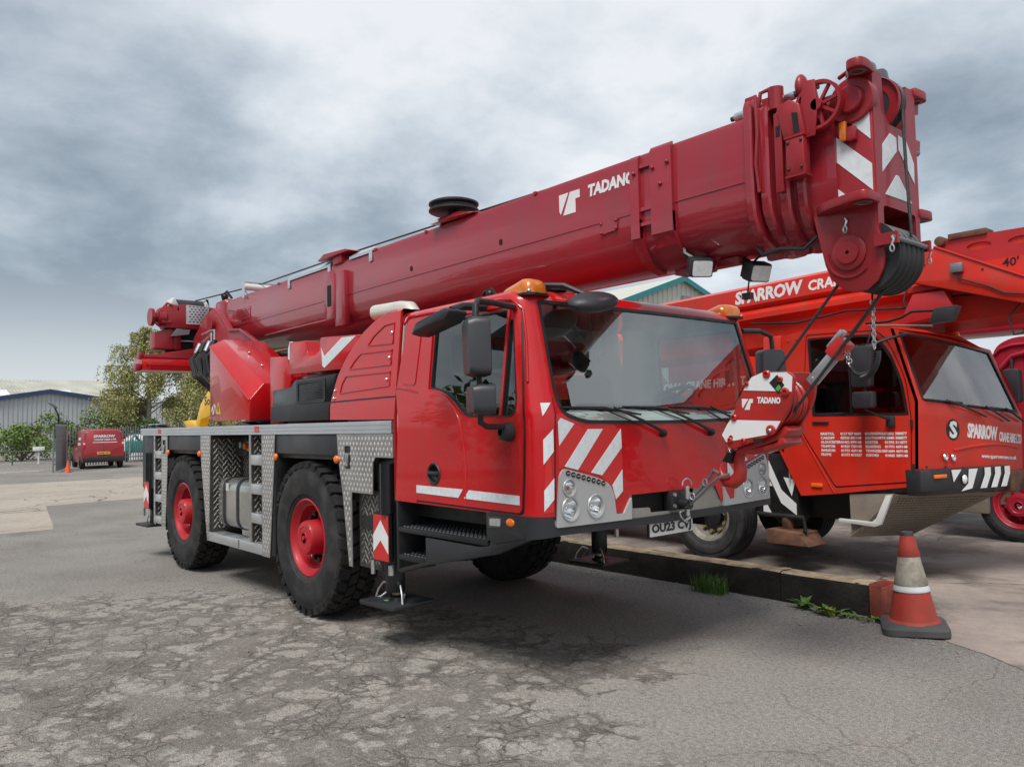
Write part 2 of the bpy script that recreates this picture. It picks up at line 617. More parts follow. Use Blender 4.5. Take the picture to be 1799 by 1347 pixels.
BRANCHES = [('BRISTOL', '0117 937 0600'), ('CARDIFF', '02920 501148'), ('GLOUCESTER', '01452 899148'), ('TAUNTON', '01823 720148'),
            ('SWINDON', '01793 469148'), ('FROME', '01373 813327'), ('BOURNEMOUTH', '01202 388877'), ('SOUTHAMPTON', '02380 308877'),
            ('EXETER', '01392 311877'), ('READING', '01793 469148'), ('TEWKESBURY', '01684 469148'), ('OXFORD', '01865 389148')]
specs = {'TADANO': ('TADANO', 0.05, 0.12, 1.0), 'SPARROW': ('SPARROW', 0.042, 0.10, 0.95), 'CRANEHIRE': ('CRANE HIRE LTD', 0.035, 0.08, 1.0),
         'CRANE': ('CRANE HIRE', 0.03, 0.10, 1.0), 'plate': ('OU23 CVJ', 0.04, 0, 1.0), '40': ("40'", 0.02, 0.05, 1.0), 'S': ('S', 0.04, 0, 1.0),
         'www': ('www.sparrowcrane.co.uk', 0.02, 0, 1.0), 'vplate': ('WN08 YRT', 0.015, 0, 1.0), 'So': ('So', 0.02, 0, 1)}
for i, (a, b) in enumerate(BRANCHES):
    specs['b%d' % i] = (a, 0.03, 0, 1.0)
    specs['n%d' % i] = (b, 0.03, 0, 1.0)
make_texts(specs)
# ================================================================== SETTING


class NT:
    """small helper for node materials"""
    def __init__(s, name):
        s.m = bpy.data.materials.new(name)
        s.m.use_nodes = True
        s.N, s.L = s.m.node_tree.nodes, s.m.node_tree.links
        s.b = s.N['Principled BSDF']
        s.tc = s.N.new('ShaderNodeTexCoord').outputs['Object']
        M[name] = s.m

    def put(s, inp, v):
        if isinstance(v, (int, float)):
            inp.default_value = v
        elif isinstance(v, tuple):
            inp.default_value = (*v, 1) if len(v) == 3 and len(inp.default_value) == 4 else v
        else:
            s.L.new(v, inp)

    def noise(s, sc, det=5, rough=0.55, vec=None, dist=0):
        n = s.N.new('ShaderNodeTexNoise')
        n.inputs['Scale'].default_value = sc
        n.inputs['Detail'].default_value = det
        n.inputs['Roughness'].default_value = rough
        n.inputs['Distortion'].default_value = dist
        s.L.new(vec or s.tc, n.inputs['Vector'])
        return n

    def voro(s, sc, feat='DISTANCE_TO_EDGE', vec=None):
        n = s.N.new('ShaderNodeTexVoronoi')
        n.feature = feat
        n.inputs['Scale'].default_value = sc
        s.L.new(vec or s.tc, n.inputs['Vector'])
        return n

    def math(s, op, a, b=0.0, clamp=False):
        n = s.N.new('ShaderNodeMath')
        n.operation = op
        n.use_clamp = clamp
        s.put(n.inputs[0], a)
        s.put(n.inputs[1], b)
        return n.outputs[0]

    def rng(s, v, a, b, c=0.0, d=1.0):
        n = s.N.new('ShaderNodeMapRange')
        n.interpolation_type = 'SMOOTHSTEP'
        for i, q in enumerate((v, a, b, c, d)):
            s.put(n.inputs[i], q)
        return n.outputs[0]

    def mix(s, f, a, b, mode='MIX'):
        n = s.N.new('ShaderNodeMixRGB')
        n.blend_type = mode
        for i, q in enumerate((f, a, b)):
            s.put(n.inputs[i], q)
        return n.outputs[0]

    def bend(s, sc, amt):
        n = s.noise(sc, 4)
        a = s.N.new('ShaderNodeVectorMath')
        a.operation = 'MULTIPLY_ADD'
        s.L.new(n.outputs['Color'], a.inputs[0])
        a.inputs[1].default_value = (amt, amt, 0)
        s.L.new(s.tc, a.inputs[2])
        return a.outputs[0]

    def bump(s, h, st, dist=0.01):
        n = s.N.new('ShaderNodeBump')
        n.inputs['Strength'].default_value = st
        n.inputs['Distance'].default_value = dist
        s.L.new(h, n.inputs['Height'])
        s.L.new(n.outputs[0], s.b.inputs['Normal'])

    def done(s, c, rough=0.85, spec=0.25):
        s.put(s.b.inputs['Base Color'], c)
        s.put(s.b.inputs['Roughness'], rough)
        s.b.inputs['Specular IOR Level'].default_value = spec


# worn yard asphalt: pale skin broken into islands by cracks, darker open gravel between
a = NT('asphalt')
v1 = a.bend(1.1, 0.9)
v2 = a.bend(3.4, 0.42)
v3 = a.bend(6.0, 0.20)


def spot(x, y, r0, r1):
    n = a.N.new('ShaderNodeVectorMath')
    n.operation = 'DISTANCE'
    a.L.new(a.tc, n.inputs[0])
    n.inputs[1].default_value = (x, y, 0)
    return a.rng(n.outputs['Value'], r0, r1, 1, 0)


wear = a.math('MAXIMUM', spot(1.2, -4.2, 2.2, 6.4), a.math('MULTIPLY', spot(4.9, -0.6, 1.0, 3.2), 0.28))
W = a.rng(a.math('ADD', a.math('MULTIPLY', a.noise(0.55, 5, 0.6).outputs[0], 0.75), a.math('MULTIPLY', wear, 0.36)), 0.45, 0.74)
e1 = a.voro(0.62, vec=v1).outputs['Distance']
e2 = a.voro(3.3, vec=v2).outputs['Distance']
e3 = a.voro(8.0, vec=v3).outputs['Distance']
n1 = a.noise(2.4, 9, 0.68, v2).outputs[0]
n2 = a.noise(11.0, 8, 0.78).outputs[0]
isl = a.math('ADD', a.math('MULTIPLY', e2, 0.75), a.math('MULTIPLY', e3, 0.55))
isl = a.math('ADD', isl, a.math('ADD', a.math('MULTIPLY', a.math('SUBTRACT', n1, 0.5), 0.95), a.math('MULTIPLY', a.math('SUBTRACT', n2, 0.5), 0.55)))
thr = a.rng(W, 0, 1, -0.16, 0.155)
skin = a.rng(isl, thr, a.math('ADD', thr, 0.13))
m1 = a.rng(a.noise(0.7, 3).outputs[0], 0.46, 0.56)
m2 = a.math('MULTIPLY', a.rng(W, 0.05, 0.6), a.rng(a.noise(1.6, 3).outputs[0], 0.38, 0.52))
ck = a.math('MULTIPLY', a.rng(e1, 0.0015, 0.007, 0.5, 0), m1)
ck = a.math('MAXIMUM', ck, a.math('MULTIPLY', a.rng(e2, 0.003, 0.026, 0.95, 0), m2))
ck = a.math('MAXIMUM', ck, a.math('MULTIPLY', a.rng(e3, 0.005, 0.045, 0.85, 0), a.math('MULTIPLY', m2, a.rng(a.noise(2.7, 3).outputs[0], 0.46, 0.58))))
stones = a.voro(70, 'F1')
stones2 = a.voro(150, 'F1')
tone = a.noise(0.4, 5, 0.6)
pale = a.mix(a.rng(tone.outputs[0], 0.35, 0.65), (0.226, 0.212, 0.195), (0.292, 0.276, 0.254))
pale = a.mix(a.rng(a.noise(1.1, 6, 0.65).outputs[0], 0.52, 0.72, 0, 0.5), pale, (0.195, 0.178, 0.162))
pale = a.mix(a.rng(a.noise(0.9, 6, 0.6, a.bend(0.6, 2.0)).outputs[0], 0.58, 0.70, 0, 0.4), pale, (0.36, 0.265, 0.235))
pale = a.mix(a.math('MULTIPLY', W, 0.50), pale, (0.42, 0.39, 0.34))
dark = a.mix(a.rng(a.noise(2.3, 6).outputs[0], 0.35, 0.65), (0.180, 0.163, 0.146), (0.235, 0.215, 0.193))
c = a.mix(skin, dark, pale)
sp = a.math('MULTIPLY', a.rng(stones.outputs['Distance'], 0.12, 0.34, 1.0, 0.0), a.rng(a.noise(31, 2).outputs[0], 0.50, 0.62))
c = a.mix(a.math('MULTIPLY', sp, a.rng(skin, 0, 1, 1.0, 0.5)), c, (0.46, 0.43, 0.39))
c = a.mix(a.math('MULTIPLY', a.rng(stones2.outputs['Distance'], 0.15, 0.55, 1.0, 0.0), a.rng(a.noise(60, 2).outputs[0], 0.42, 0.60, 0, .55)), c, (0.085, 0.075, 0.066))
c = a.mix(a.rng(a.noise(170, 2).outputs[0], 0.32, 0.68, 0.0, 1.0), a.mix(1.0, c, (0.52, 0.52, 0.52), 'MULTIPLY'), a.mix(1.0, c, (1.42, 1.42, 1.42), 'MULTIPLY'))
oil = a.math('MULTIPLY', a.rng(a.noise(1.3, 5, 0.6).outputs[0], 0.60, 0.70), a.rng(a.noise(0.5, 2).outputs[0], 0.45, 0.6))
c = a.mix(a.rng(a.noise(34, 6, 0.8).outputs[0], 0.36, 0.64, 0.0, 1.0), a.mix(1.0, c, (0.74, 0.74, 0.74), 'MULTIPLY'), a.mix(1.0, c, (1.24, 1.24, 1.24), 'MULTIPLY'))
c = a.mix(a.math('MULTIPLY', oil, 0.45), c, (0.085, 0.075, 0.068))
c = a.mix(a.math('MULTIPLY', a.rng(a.noise(24, 5, 0.75).outputs[0], 0.56, 0.70), 0.45), c, (0.10, 0.088, 0.077))
c = a.mix(a.math('MULTIPLY', ck, 0.62), c, (0.062, 0.053, 0.047))
a.done(c, 0.9, 0.15)
h = a.math('ADD', a.math('MULTIPLY', skin, 0.35), a.math('ADD', a.math('MULTIPLY', stones.outputs['Distance'], -0.5), a.math('ADD', a.math('MULTIPLY', stones2.outputs['Distance'], -0.35), a.math('MULTIPLY', ck, -0.7))))
a.bump(h, 0.75, 0.010)


def concrete(name, c0, c1, stain, st_lo, st_hi, amt):
    a = NT(name)
    n0 = a.noise(0.5, 5, 0.6)
    c = a.mix(a.rng(n0.outputs[0], 0.35, 0.65), c0, c1)
    c = a.mix(a.rng(a.noise(0.55, 7, 0.65, a.bend(0.5, 1.5)).outputs[0], st_lo, st_hi, 0, amt), c, stain)
    c = a.mix(a.rng(a.noise(7, 8, 0.7).outputs[0], 0.35, 0.7, 0, 0.28), c, (0.16, 0.145, 0.13))
    ck = a.rng(a.voro(0.32, vec=a.bend(0.8, 1.2)).outputs['Distance'], 0.0015, 0.006)
    c = a.mix(ck, (0.09, 0.08, 0.07), c)
    c = a.mix(a.rng(a.noise(90, 3).outputs[0], 0.3, 0.7, 0, 0.22), c, (0.12, 0.11, 0.10))
    a.done(c, 0.85, 0.25)
    a.bump(a.math('ADD', a.noise(30, 6).outputs[0], a.math('MULTIPLY', ck, 0.6)), 0.25, 0.01)


concrete('concrete', (0.46, 0.405, 0.33), (0.40, 0.35, 0.29), (0.30, 0.26, 0.215), 0.55, 0.72, 0.55)
concrete('concrete_yard', (0.46, 0.385, 0.335), (0.34, 0.29, 0.255), (0.10, 0.088, 0.08), 0.41, 0.57, 0.85)


def sheet(name, poly, z, mt):
    return structure(MB().add([(x, y, z) for x, y in poly], [list(range(len(poly)))]).build(name, mt, smooth=0))


sheet('ground', [(-600, -600), (600, -600), (600, 600), (-600, 600)], 0.0, 'asphalt')
sheet('concrete_pad', [(-9.17, -14), (-9.12, -1.56), (-9.9, -1.42), (-14.3, -0.77), (-14.5, 1.3), (-14.9, 9), (-24.5, 9), (-24.5, -14)], 0.004, 'concrete')
sheet('concrete_strip', [(-35.2, -14), (-35.2, 2.6), (-34.0, 2.4), (-33.6, -14)], 0.004, 'concrete')
sheet('yard_concrete', [(-12, 2.28), (3.62, 2.28), (3.80, 2.02), (4.18, 1.72), (4.45, 1.60), (4.75, 1.39), (5.6, 1.0), (9, 0.4), (30, 0), (30, 26), (-12, 26)], 0.004, 'concrete_yard')

# ---- timber baulks edging the yard, with a rusty steel end
def baulk(name, x0, x1, y0, y1, h, label, seed):
    r_ = random.Random(seed)
    n = int((x1 - x0) / 0.12)
    rings, tops = [], []
    for i in range(n + 1):
        x = x0 + (x1 - x0) * i / n
        j = lambda s=0.008: r_.uniform(-s, s)
        rings.append([(x, y0 + j(), 0), (x, y0 + j(), h * 0.5 + j()), (x, y0 + 0.004 + j(.004), h - 0.022 + j(.006)), (x, y0 + 0.03 + j(.01), h - 0.004 + j(.004)),
                      (x, (y0 + y1) / 2, h + j(.004)), (x, y1 - 0.02, h + j(.004)), (x, y1, h - 0.02), (x, y1, 0)])
        tops.append((x, y0 + 0.012 + j(.012), y1 - .01 + j(.006)))
    root = MB().loft(rings).build(name, 'timber', smooth=50)
    tag(root, label, 'timber')
    mb = MB()
    for i in range(n):
        (xa, ya, yb), (xb, yc, yd) = tops[i], tops[i + 1]
        z = h + 0.004
        mb.add([(xa, ya, z - .012), (xb, yc, z - .012), (xb, yd, z - .002), (xa, yb, z - .002), (xa, ya + .02, z + .002), (xb, yc + .02, z + .002)],
               [(0, 1, 5, 4), (4, 5, 2, 3)])
    mb.build('pale_top', 'timber_top', root, smooth=0)  # paler sheet along the upper face of the baulk
    return root


baulk('timber_baulk', -2.4, 2.60, 2.09, 2.31, 0.262, 'long dark timber baulk lying beside the crane, its far length', 3)
baulk('timber_baulk', 2.612, 3.44, 2.085, 2.30, 0.258, 'short dark timber baulk ending at the rusty steel near the cone', 4)
mb = MB().box(3.43, 3.452, 2.06, 2.33, 0.0, 0.275).box(3.452, 3.53, 2.06, 2.072, 0.0, 0.262).box(3.452, 3.53, 2.31, 2.322, 0.0, 0.268).box(3.5, 3.512, 2.072, 2.31, 0.02, 0.24)
tag(mb.build('steel_end_channel', 'rust_red', bevel=0.002), 'rusty red steel channel capping the timber beside the cone', 'channel')


# ---- weeds along the timber
def weed(x, y, label, n, h, spread, kind, seed):
    r_ = random.Random(seed)
    mb = MB()
    for i in range(n):
        a_ = r_.uniform(0, 2 * math.pi)
        L_ = h * r_.uniform(0.5, 1.1)
        d = Vector((math.cos(a_), math.sin(a_), 0))
        sd2 = Vector((-d.y, d.x, 0))
        b0 = Vector((x, y, 0)) + Vector((r_.uniform(-1, 1), r_.uniform(-.5, .5), 0)) * spread * 0.5
        lean = r_.uniform(0.1, 0.8) if kind == 'grass' else r_.uniform(.6, 1.2)
        wd = 0.004 if kind == 'grass' else L_ * r_.uniform(0.12, .22)
        pts = []
        for k_ in range(4):
            t = k_ / 3
            p = b0 + d * (lean * L_ * t ** 1.7) + Vector((0, 0, L_ * (t - (0.35 if kind == 'grass' else .55) * t * t * lean)))
            ww = wd * ((1 - t) if kind == 'grass' else math.sin(math.pi * min(1, t * .95 + .04)))
            pts.append((p - sd2 * ww, p + sd2 * ww))
        vs_ = [q for pr in pts for q in pr]
        mb.add(vs_, [(0, 1, 3, 2), (2, 3, 5, 4), (4, 5, 7, 6)], 1 if (kind == 'flower' and i % 5 == 0) else 0)
    return tag(mb.build('weed', ['weed', 'weed_yellow'], smooth=0, recalc=False), label, 'weed', 'weeds along the timber')


weed(1.93, 1.96, 'shaggy tuft of long green grass against the timber below the number plate', 300, 0.22, 0.34, 'grass', 1)
weed(2.90, 1.97, 'spiky green weed at the joint of the two timbers', 26, 0.15, 0.07, 'leaf', 2)
weed(3.15, 1.90, 'weed with yellow flowers growing before the short timber', 46, 0.13, 0.16, 'flower', 3)
weed(3.36, 1.92, 'low broad leaved weed between the yellow one and the steel end', 22, 0.085, 0.14, 'leaf', 4)
weed(3.56, 1.94, 'low green weed at the foot of the rusty steel channel', 26, 0.09, 0.17, 'leaf', 5)


# ---- loose grit along the timber and over the broken tarmac
r_ = random.Random(77)
gm = MB()
for i in range(2600):
    if i < 1300:
        x, y = r_.uniform(-1.5, 4.4), 2.07 - abs(r_.gauss(0, .22))
        if x > 3.5:
            y -= (x - 3.5) * .5
    else:
        x, y = r_.uniform(-1, 5.2), r_.uniform(-5.2, -1.6)
    q = r_.uniform(.003, .009) if r_.random() < .93 else r_.uniform(.009, .017)
    a_ = r_.uniform(0, 6.28)
    cs_, sn_ = math.cos(a_), math.sin(a_)
    pt = [(1, 0, 0), (-.8, .3, 0), (.1, .9, .1), (-.1, -.8, 0), (.1, 0, .8), (0, 0, -.5)]
    gm.add([(x + q * (p[0] * cs_ - p[1] * sn_), y + q * (p[0] * sn_ + p[1] * cs_), q * .35 + q * p[2]) for p in pt],
           [(0, 2, 4), (2, 1, 4), (1, 3, 4), (3, 0, 4), (2, 0, 5), (1, 2, 5), (3, 1, 5), (0, 3, 5)])
gr_ = stuff(tag(gm.build('loose_grit', 'stone', smooth=0, recalc=False), 'loose grit and small stones on the tarmac along the timber', 'grit'))


# ---- traffic cones
def traffic_cone(x, y, s, label, detailed=True, lean=(0, 0)):
    root = thing('traffic_cone', label, 'cone', (x, y, 0))
    mtx = Matrix.Translation((x, y, 0)) @ Matrix.Rotation(lean[0], 4, 'Y') @ Matrix.Rotation(lean[1], 4, 'X') @ Matrix.Rotation(R(28), 4, 'Z') @ Matrix.Scale(s, 4)
    if not detailed:
        MB().prism(rpoly([(-.2, -.2), (.2, -.2), (.2, .2), (-.2, .2)], .06), 'z', 0, .05).lathe([(.15, .05), (.03, .72)], (0, 0, 0), 'z', 20).xf(mtx).build('cone_body', 'bright_cone', root)
        return
    b = rpoly([(-.23, -.23), (.23, -.23), (.23, .23), (-.23, .23)], .075, 4)
    MB().loft([[(p[0], p[1], .012) for p in b], [(p[0], p[1], .055) for p in b], [(p[0] * .93, p[1] * .93, .072) for p in b], [(p[0] * .72, p[1] * .72, .085) for p in b]]).xf(mtx).build('rubber_base', 'cone_base', root)
    rr = lambda z: .168 - (.168 - .044) * (z - .075) / .67
    def band(z0, z1, mt, name, d=0.0):
        pr = [(rr(z0) + d, z0), (rr(z0) + d + .003, z0 + .006), (rr((z0 + z1) / 2) + d + .001, (z0 + z1) / 2), (rr(z1) + d, z1)]
        return MB().lathe(pr, (0, 0, 0), 'z', 36).xf(mtx).build(name, mt, root, smooth=50)
    MB().lathe([(.19, .075), (.178, .095), (rr(.10) + .004, .10), (rr(.31), .31)], (0, 0, 0), 'z', 36).xf(mtx).build('lower_sleeve', 'cone_red', root, smooth=50)
    band(.31, .355, 'white', 'reflective_band', .004)
    band(.355, .57, 'cone_white', 'worn_white_sleeve')
    band(.57, .725, 'cone_red', 'upper_sleeve', .002)
    MB().lathe([(.034, .70), (.042, .725), (.042, .752), (.034, .755), (.028, .752), (.028, .71)], (0, 0, 0), 'z', 24).xf(mtx).build('top_ring', 'cone_base', root)
    MB().cyl((-.026, 0, .735), (.026, 0, .735), .004, n=6).cyl((0, 0, .72), (0, 0, .752), .004, n=6).xf(mtx).build('top_cross', 'cone_base', root)


traffic_cone(3.86, 1.88, 1.0, 'scuffed red and white traffic cone on a grey base by the timber end', True, (R(-1.5), R(1)))
traffic_cone(-31.3, 3.0, 0.72, 'small bright orange cone on the ground beside the palisade gate', False)


# ---- buildings
def corrugated(mb, o, u, length, htop, zb, pitch=0.3, depth=0.05, mi=0, nrm=None):
    """vertical cladding ribs along u from point o; htop(t) gives the top height"""
    o, u = Vector(o), Vector(u).normalized()
    nn = Vector(nrm).normalized()
    n = int(length / pitch)
    vs_, fs_ = [], []
    prof = [(0, 0), (.30, 0), (.38, 1), (.92, 1)]
    ts = [(i + a_) * pitch for i in range(n) for a_, d in prof] + [length]
    ds = [d for i in range(n) for a_, d in prof] + [0]
    for t, d in zip(ts, ds):
        p = o + u * t + nn * (d * depth)
        vs_ += [(p.x, p.y, zb), (p.x, p.y, htop(t))]
    for i in range(len(ts) - 1):
        fs_.append((2 * i, 2 * i + 2, 2 * i + 3, 2 * i + 1))
    mb.add(vs_, fs_, mi)


def gable_house(name, label, xg, ya, hw, za, slope, length, wallm, trimm, roofm, trim=.35, pitch=.35):
    root = thing(name, label, 'building', (xg, ya, 0))
    ze = za - hw * slope
    mb = MB()
    corrugated(mb, (xg, ya - hw, 0), (0, 1, 0), 2 * hw, lambda t: za - abs(t - hw) * slope, 0, pitch, .05, 0, (1, 0, 0))
    mb.build('gable_cladding', wallm, root, smooth=0, recalc=False)
    for sgn in (-1, 1):
        w_ = MB()
        corrugated(w_, (xg, ya + sgn * hw, 0), (-1, 0, 0), length, lambda t: ze, 0, pitch, .05, 0, (0, sgn, 0))
        w_.build('side_cladding', wallm, root, smooth=0, recalc=False)
        MB().add([(xg + .25, ya, za + .04), (xg - length, ya, za + .04), (xg - length, ya + sgn * (hw + .3), ze - .3 * slope + .04), (xg + .25, ya + sgn * (hw + .3), ze - .3 * slope + .04),
                  (xg + .25, ya, za + .16), (xg - length, ya, za + .16), (xg - length, ya + sgn * (hw + .3), ze - .3 * slope + .16), (xg + .25, ya + sgn * (hw + .3), ze - .3 * slope + .16)],
                 [(0, 1, 2, 3), (4, 5, 6, 7), (0, 3, 7, 4), (1, 2, 6, 5), (2, 3, 7, 6)]).build('roof_slope', roofm, root, smooth=0)
        MB().add([(xg + .26, ya, za + .2), (xg + .26, ya + sgn * (hw + .35), ze - .35 * slope + .2), (xg + .26, ya + sgn * (hw + .35), ze - .35 * slope + .2 - trim), (xg + .26, ya, za + .2 - trim),
                  (xg + .34, ya, za + .2), (xg + .34, ya + sgn * (hw + .35), ze - .35 * slope + .2), (xg + .34, ya + sgn * (hw + .35), ze - .35 * slope + .2 - trim), (xg + .34, ya, za + .2 - trim)],
                 [(0, 1, 2, 3), (4, 5, 6, 7), (0, 1, 5, 4), (2, 3, 7, 6), (1, 2, 6, 5)]).build('verge_trim', trimm, root, smooth=0)
    return root


gable_house('warehouse', 'grey corrugated warehouse gable with dark blue verge behind the hedge', -73, 9.7, 11.5, 5.35, 0.163, 40, 'clad_grey', 'clad_blue', 'clad_cream')
tb = gable_house('warehouse', 'pale clad gable with teal verge rising behind the main cab', -21.3, 31.8, 11, 9.5, 0.335, 45, 'clad_pale', 'teal_trim', 'clad_pale', .3, .42)
MB().box(-21.2, -21.0, 31.75, 32.35, 8.15, 8.6).build('floodlight', 'galv', tb, bevel=.03)

wr = thing('warehouse', 'long warehouse with a weathered pale sheet roof on the far left', 'building', (-100, 5, 0))
mb = MB()
n = 120
for i in range(n):
    ya, yb = -22 + i * .36, -22 + (i + 1) * .36
    ym = (ya + yb) / 2
    mb.add([(-88, ya, 4.9), (-88, ym, 5.05), (-88, yb, 4.9), (-102, ya, 8.0), (-102, ym, 8.15), (-102, yb, 8.0)], [(0, 1, 4, 3), (1, 2, 5, 4)])
mb.build('sheet_roof', 'clad_cream', wr, smooth=0, recalc=False)
mb = MB()
corrugated(mb, (-88.2, -22, 0), (0, 1, 0), 43, lambda t: 4.95, 0, .36, .05, 0, (1, 0, 0))
mb.build('wall_cladding', 'clad_grey', wr, smooth=0, recalc=False)
for i in range(6):
    y_ = -16 + i * 6.1
    MB().add([(-90.2, y_, 5.54), (-90.2, y_ + 1.0, 5.54), (-94.6, y_ + 1.0, 6.52), (-94.6, y_, 6.52)], [(0, 1, 2, 3)]).build('rooflight', 'white', wr, smooth=0)

sh = thing('shed', 'low grey shed with a sloping roofline behind the birch tree', 'building', (-55, 16, 0))
mb = MB()
corrugated(mb, (-57, 11.5, 0), (0.25, 1, 0), 19, lambda t: 3.55 + t * .085, 0, .4, .06, 0, (1, -.25, 0))
mb.build('wall_cladding', 'clad_grey', sh, smooth=0, recalc=False)
MB().prism([(-57.2, 11.3), (-52.3, 30.7), (-60.3, 32.7), (-65.2, 13.3)], 'z', 3.5, 3.6).xf(Matrix.Translation((-57, 11.5, 3.55)) @ Matrix.Rotation(math.atan(.083), 4, 'X') @ Matrix.Translation((57, -11.5, -3.5))).build('roof', 'clad_grey', sh)


# ---- trees, shrubs
def leaf_cloud(mb, c, rad, n, size, r_, nm=3, droop=0.0, shell=0.55):
    for i in range(n):
        while True:
            p = Vector((r_.uniform(-1, 1), r_.uniform(-1, 1), r_.uniform(-1, 1)))
            if shell * r_.random() < p.length <= 1:
                break
        q = Vector((c[0] + p.x * rad[0], c[1] + p.y * rad[1], c[2] + p.z * rad[2]))
        a_ = Vector((r_.uniform(-1, 1), r_.uniform(-1, 1), r_.uniform(-.6, .6) - droop)).normalized()
        b_ = a_.cross(Vector((r_.uniform(-1, 1), r_.uniform(-1, 1), r_.uniform(-1, 1)))).normalized()
        s_ = size * r_.uniform(.6, 1.4)
        mb.add([q - a_ * s_, q + b_ * s_ * .55, q + a_ * s_, q - b_ * s_ * .55], [(0, 1, 2, 3)], r_.randrange(nm))


def shrub(x, y, h, wd, label, seed, mats=('leaf0', 'leaf1', 'leaf2'), n=2600, size=.085):
    r_ = random.Random(seed)
    root = thing('shrub', label, 'shrub', (x, y, 0), 'shrubs along the yard boundary')
    st = MB()
    for i in range(7):
        a_ = r_.uniform(0, 6.28)
        st.tube([(x, y, 0), (x + .25 * wd * math.cos(a_), y + .25 * wd * math.sin(a_), h * .4), (x + .42 * wd * math.cos(a_), y + .42 * wd * math.sin(a_), h * .85)], [.05, .03, .008], 5)
    st.build('stem', 'twig', root)
    mb = MB()
    k_ = 16
    for i in range(k_):
        a_ = r_.uniform(0, 6.28)
        d = r_.uniform(.0, .42) * wd
        zc = h * r_.uniform(.14, .80)
        rr = h * r_.uniform(.14, .26)
        leaf_cloud(mb, (x + d * math.cos(a_), y + d * math.sin(a_), zc), (rr * 1.2, rr * 1.2, rr), n // k_, size, r_, len(mats))
    mb.build('crown', list(mats), root, smooth=0, recalc=False)


shrub(-52.0, 1.5, 3.0, 4.0, 'dark green shrub at the left edge of the hedge', 11, ('leaf0', 'leaf1', 'leaf1'))
shrub(-50.5, 4.2, 2.6, 3.0, 'light green shrub in the hedge left of the lamp post', 12, ('leaf2', 'leaf3', 'leaf0'), 2200)
shrub(-53.5, 5.0, 2.6, 3.4, 'dull green shrub behind the light green one', 13, ('leaf0', 'birch1', 'leaf1'))
shrub(-47.5, 6.3, 3.25, 3.0, 'bright leafy shrub behind the palisade gate', 14, ('leaf2', 'leaf0', 'leaf3'), 3000)
shrub(-46.0, 8.2, 3.3, 3.2, 'rounded leafy shrub rising above the red van', 15, ('leaf0', 'leaf2', 'leaf0'), 3000)
shrub(-43.6, 9.4, 2.7, 2.2, 'dark shrub right of the red van under the birch', 16, ('leaf1', 'leaf1', 'leaf0'), 1800)
shrub(-43.6, 14.0, 2.5, 3.0, 'dark shrub low behind the crane deck', 17, ('leaf1', 'leaf0', 'leaf1'), 1800)
shrub(-55.0, -2.5, 3.2, 4.5, 'broad green shrub just beyond the hedge end', 18, ('leaf0', 'leaf1', 'leaf2'))


def birch(x, y, h, label, seed, spread=2.6, strands=210, low=.3):
    r_ = random.Random(seed)
    root = thing('birch_tree', label, 'tree', (x, y, 0), 'birch trees behind the crane')
    MB().tube([(x, y, 0), (x + .1, y + .05, h * .35), (x + .02, y + .15, h * .7), (x + .05, y + .1, h * .97)], [.17, .13, .07, .015], 8).build('trunk', 'bark', root)
    br, lf = MB(), MB()
    for i in range(30):
        t = r_.uniform(low, .95)
        a_ = r_.uniform(0, 6.28)
        L_ = spread * (1.1 - t * .75) * r_.uniform(.6, 1.15)
        z0 = h * t
        p0 = Vector((x + .05, y + .1, z0))
        d = Vector((math.cos(a_), math.sin(a_), 0))
        p1, p2 = p0 + d * L_ * .5 + Vector((0, 0, L_ * .35)), p0 + d * L_ + Vector((0, 0, L_ * .33))
        br.tube([p0, p1, p2], [.035, .02, .006], 5)
        for j in range(strands // 30):
            s_ = r_.uniform(.35, 1.0)
            q = p0.lerp(p1, s_ * 2) if s_ < .5 else p1.lerp(p2, s_ * 2 - 1)
            q = q + Vector((r_.uniform(-.3, .3), r_.uniform(-.3, .3), 0))
            H_ = r_.uniform(.5, 1.7)
            q2 = q + Vector((r_.uniform(-.25, .25), r_.uniform(-.25, .25), -H_))
            br.tube([q, (q + q2) / 2 + d * .06, q2], [.006, .005, .003], 3)
            for k_ in range(int(H_ * 22)):
                tt = r_.random()
                c_ = q.lerp(q2, tt) + Vector((r_.gauss(0, .09), r_.gauss(0, .09), r_.gauss(0, .05)))
                a2 = Vector((r_.uniform(-1, 1), r_.uniform(-1, 1), r_.uniform(-1.2, 0))).normalized()
                b2 = a2.cross(Vector((r_.uniform(-1, 1), r_.uniform(-1, 1), .3))).normalized()
                z_ = r_.uniform(.04, .08)
                lf.add([c_ - a2 * z_, c_ + b2 * z_ * .6, c_ + a2 * z_, c_ - b2 * z_ * .6], [(0, 1, 2, 3)], r_.randrange(3))
    br.build('branch', 'twig', root, recalc=False)
    lf.build('crown', ['birch0', 'birch1', 'birch2'], root, smooth=0, recalc=False)


birch(-44.3, 9.8, 8.1, 'drooping yellow green birch left of the crane counterweight', 21, 3.4, 1200)
birch(-41.5, 12.6, 6.0, 'sparser drooping birch behind the crane rear deck', 22, 3.0, 720, .15)
birch(-46.5, 13.2, 5.0, 'thin birch behind and between the two others', 23, 2.6, 480, .2)

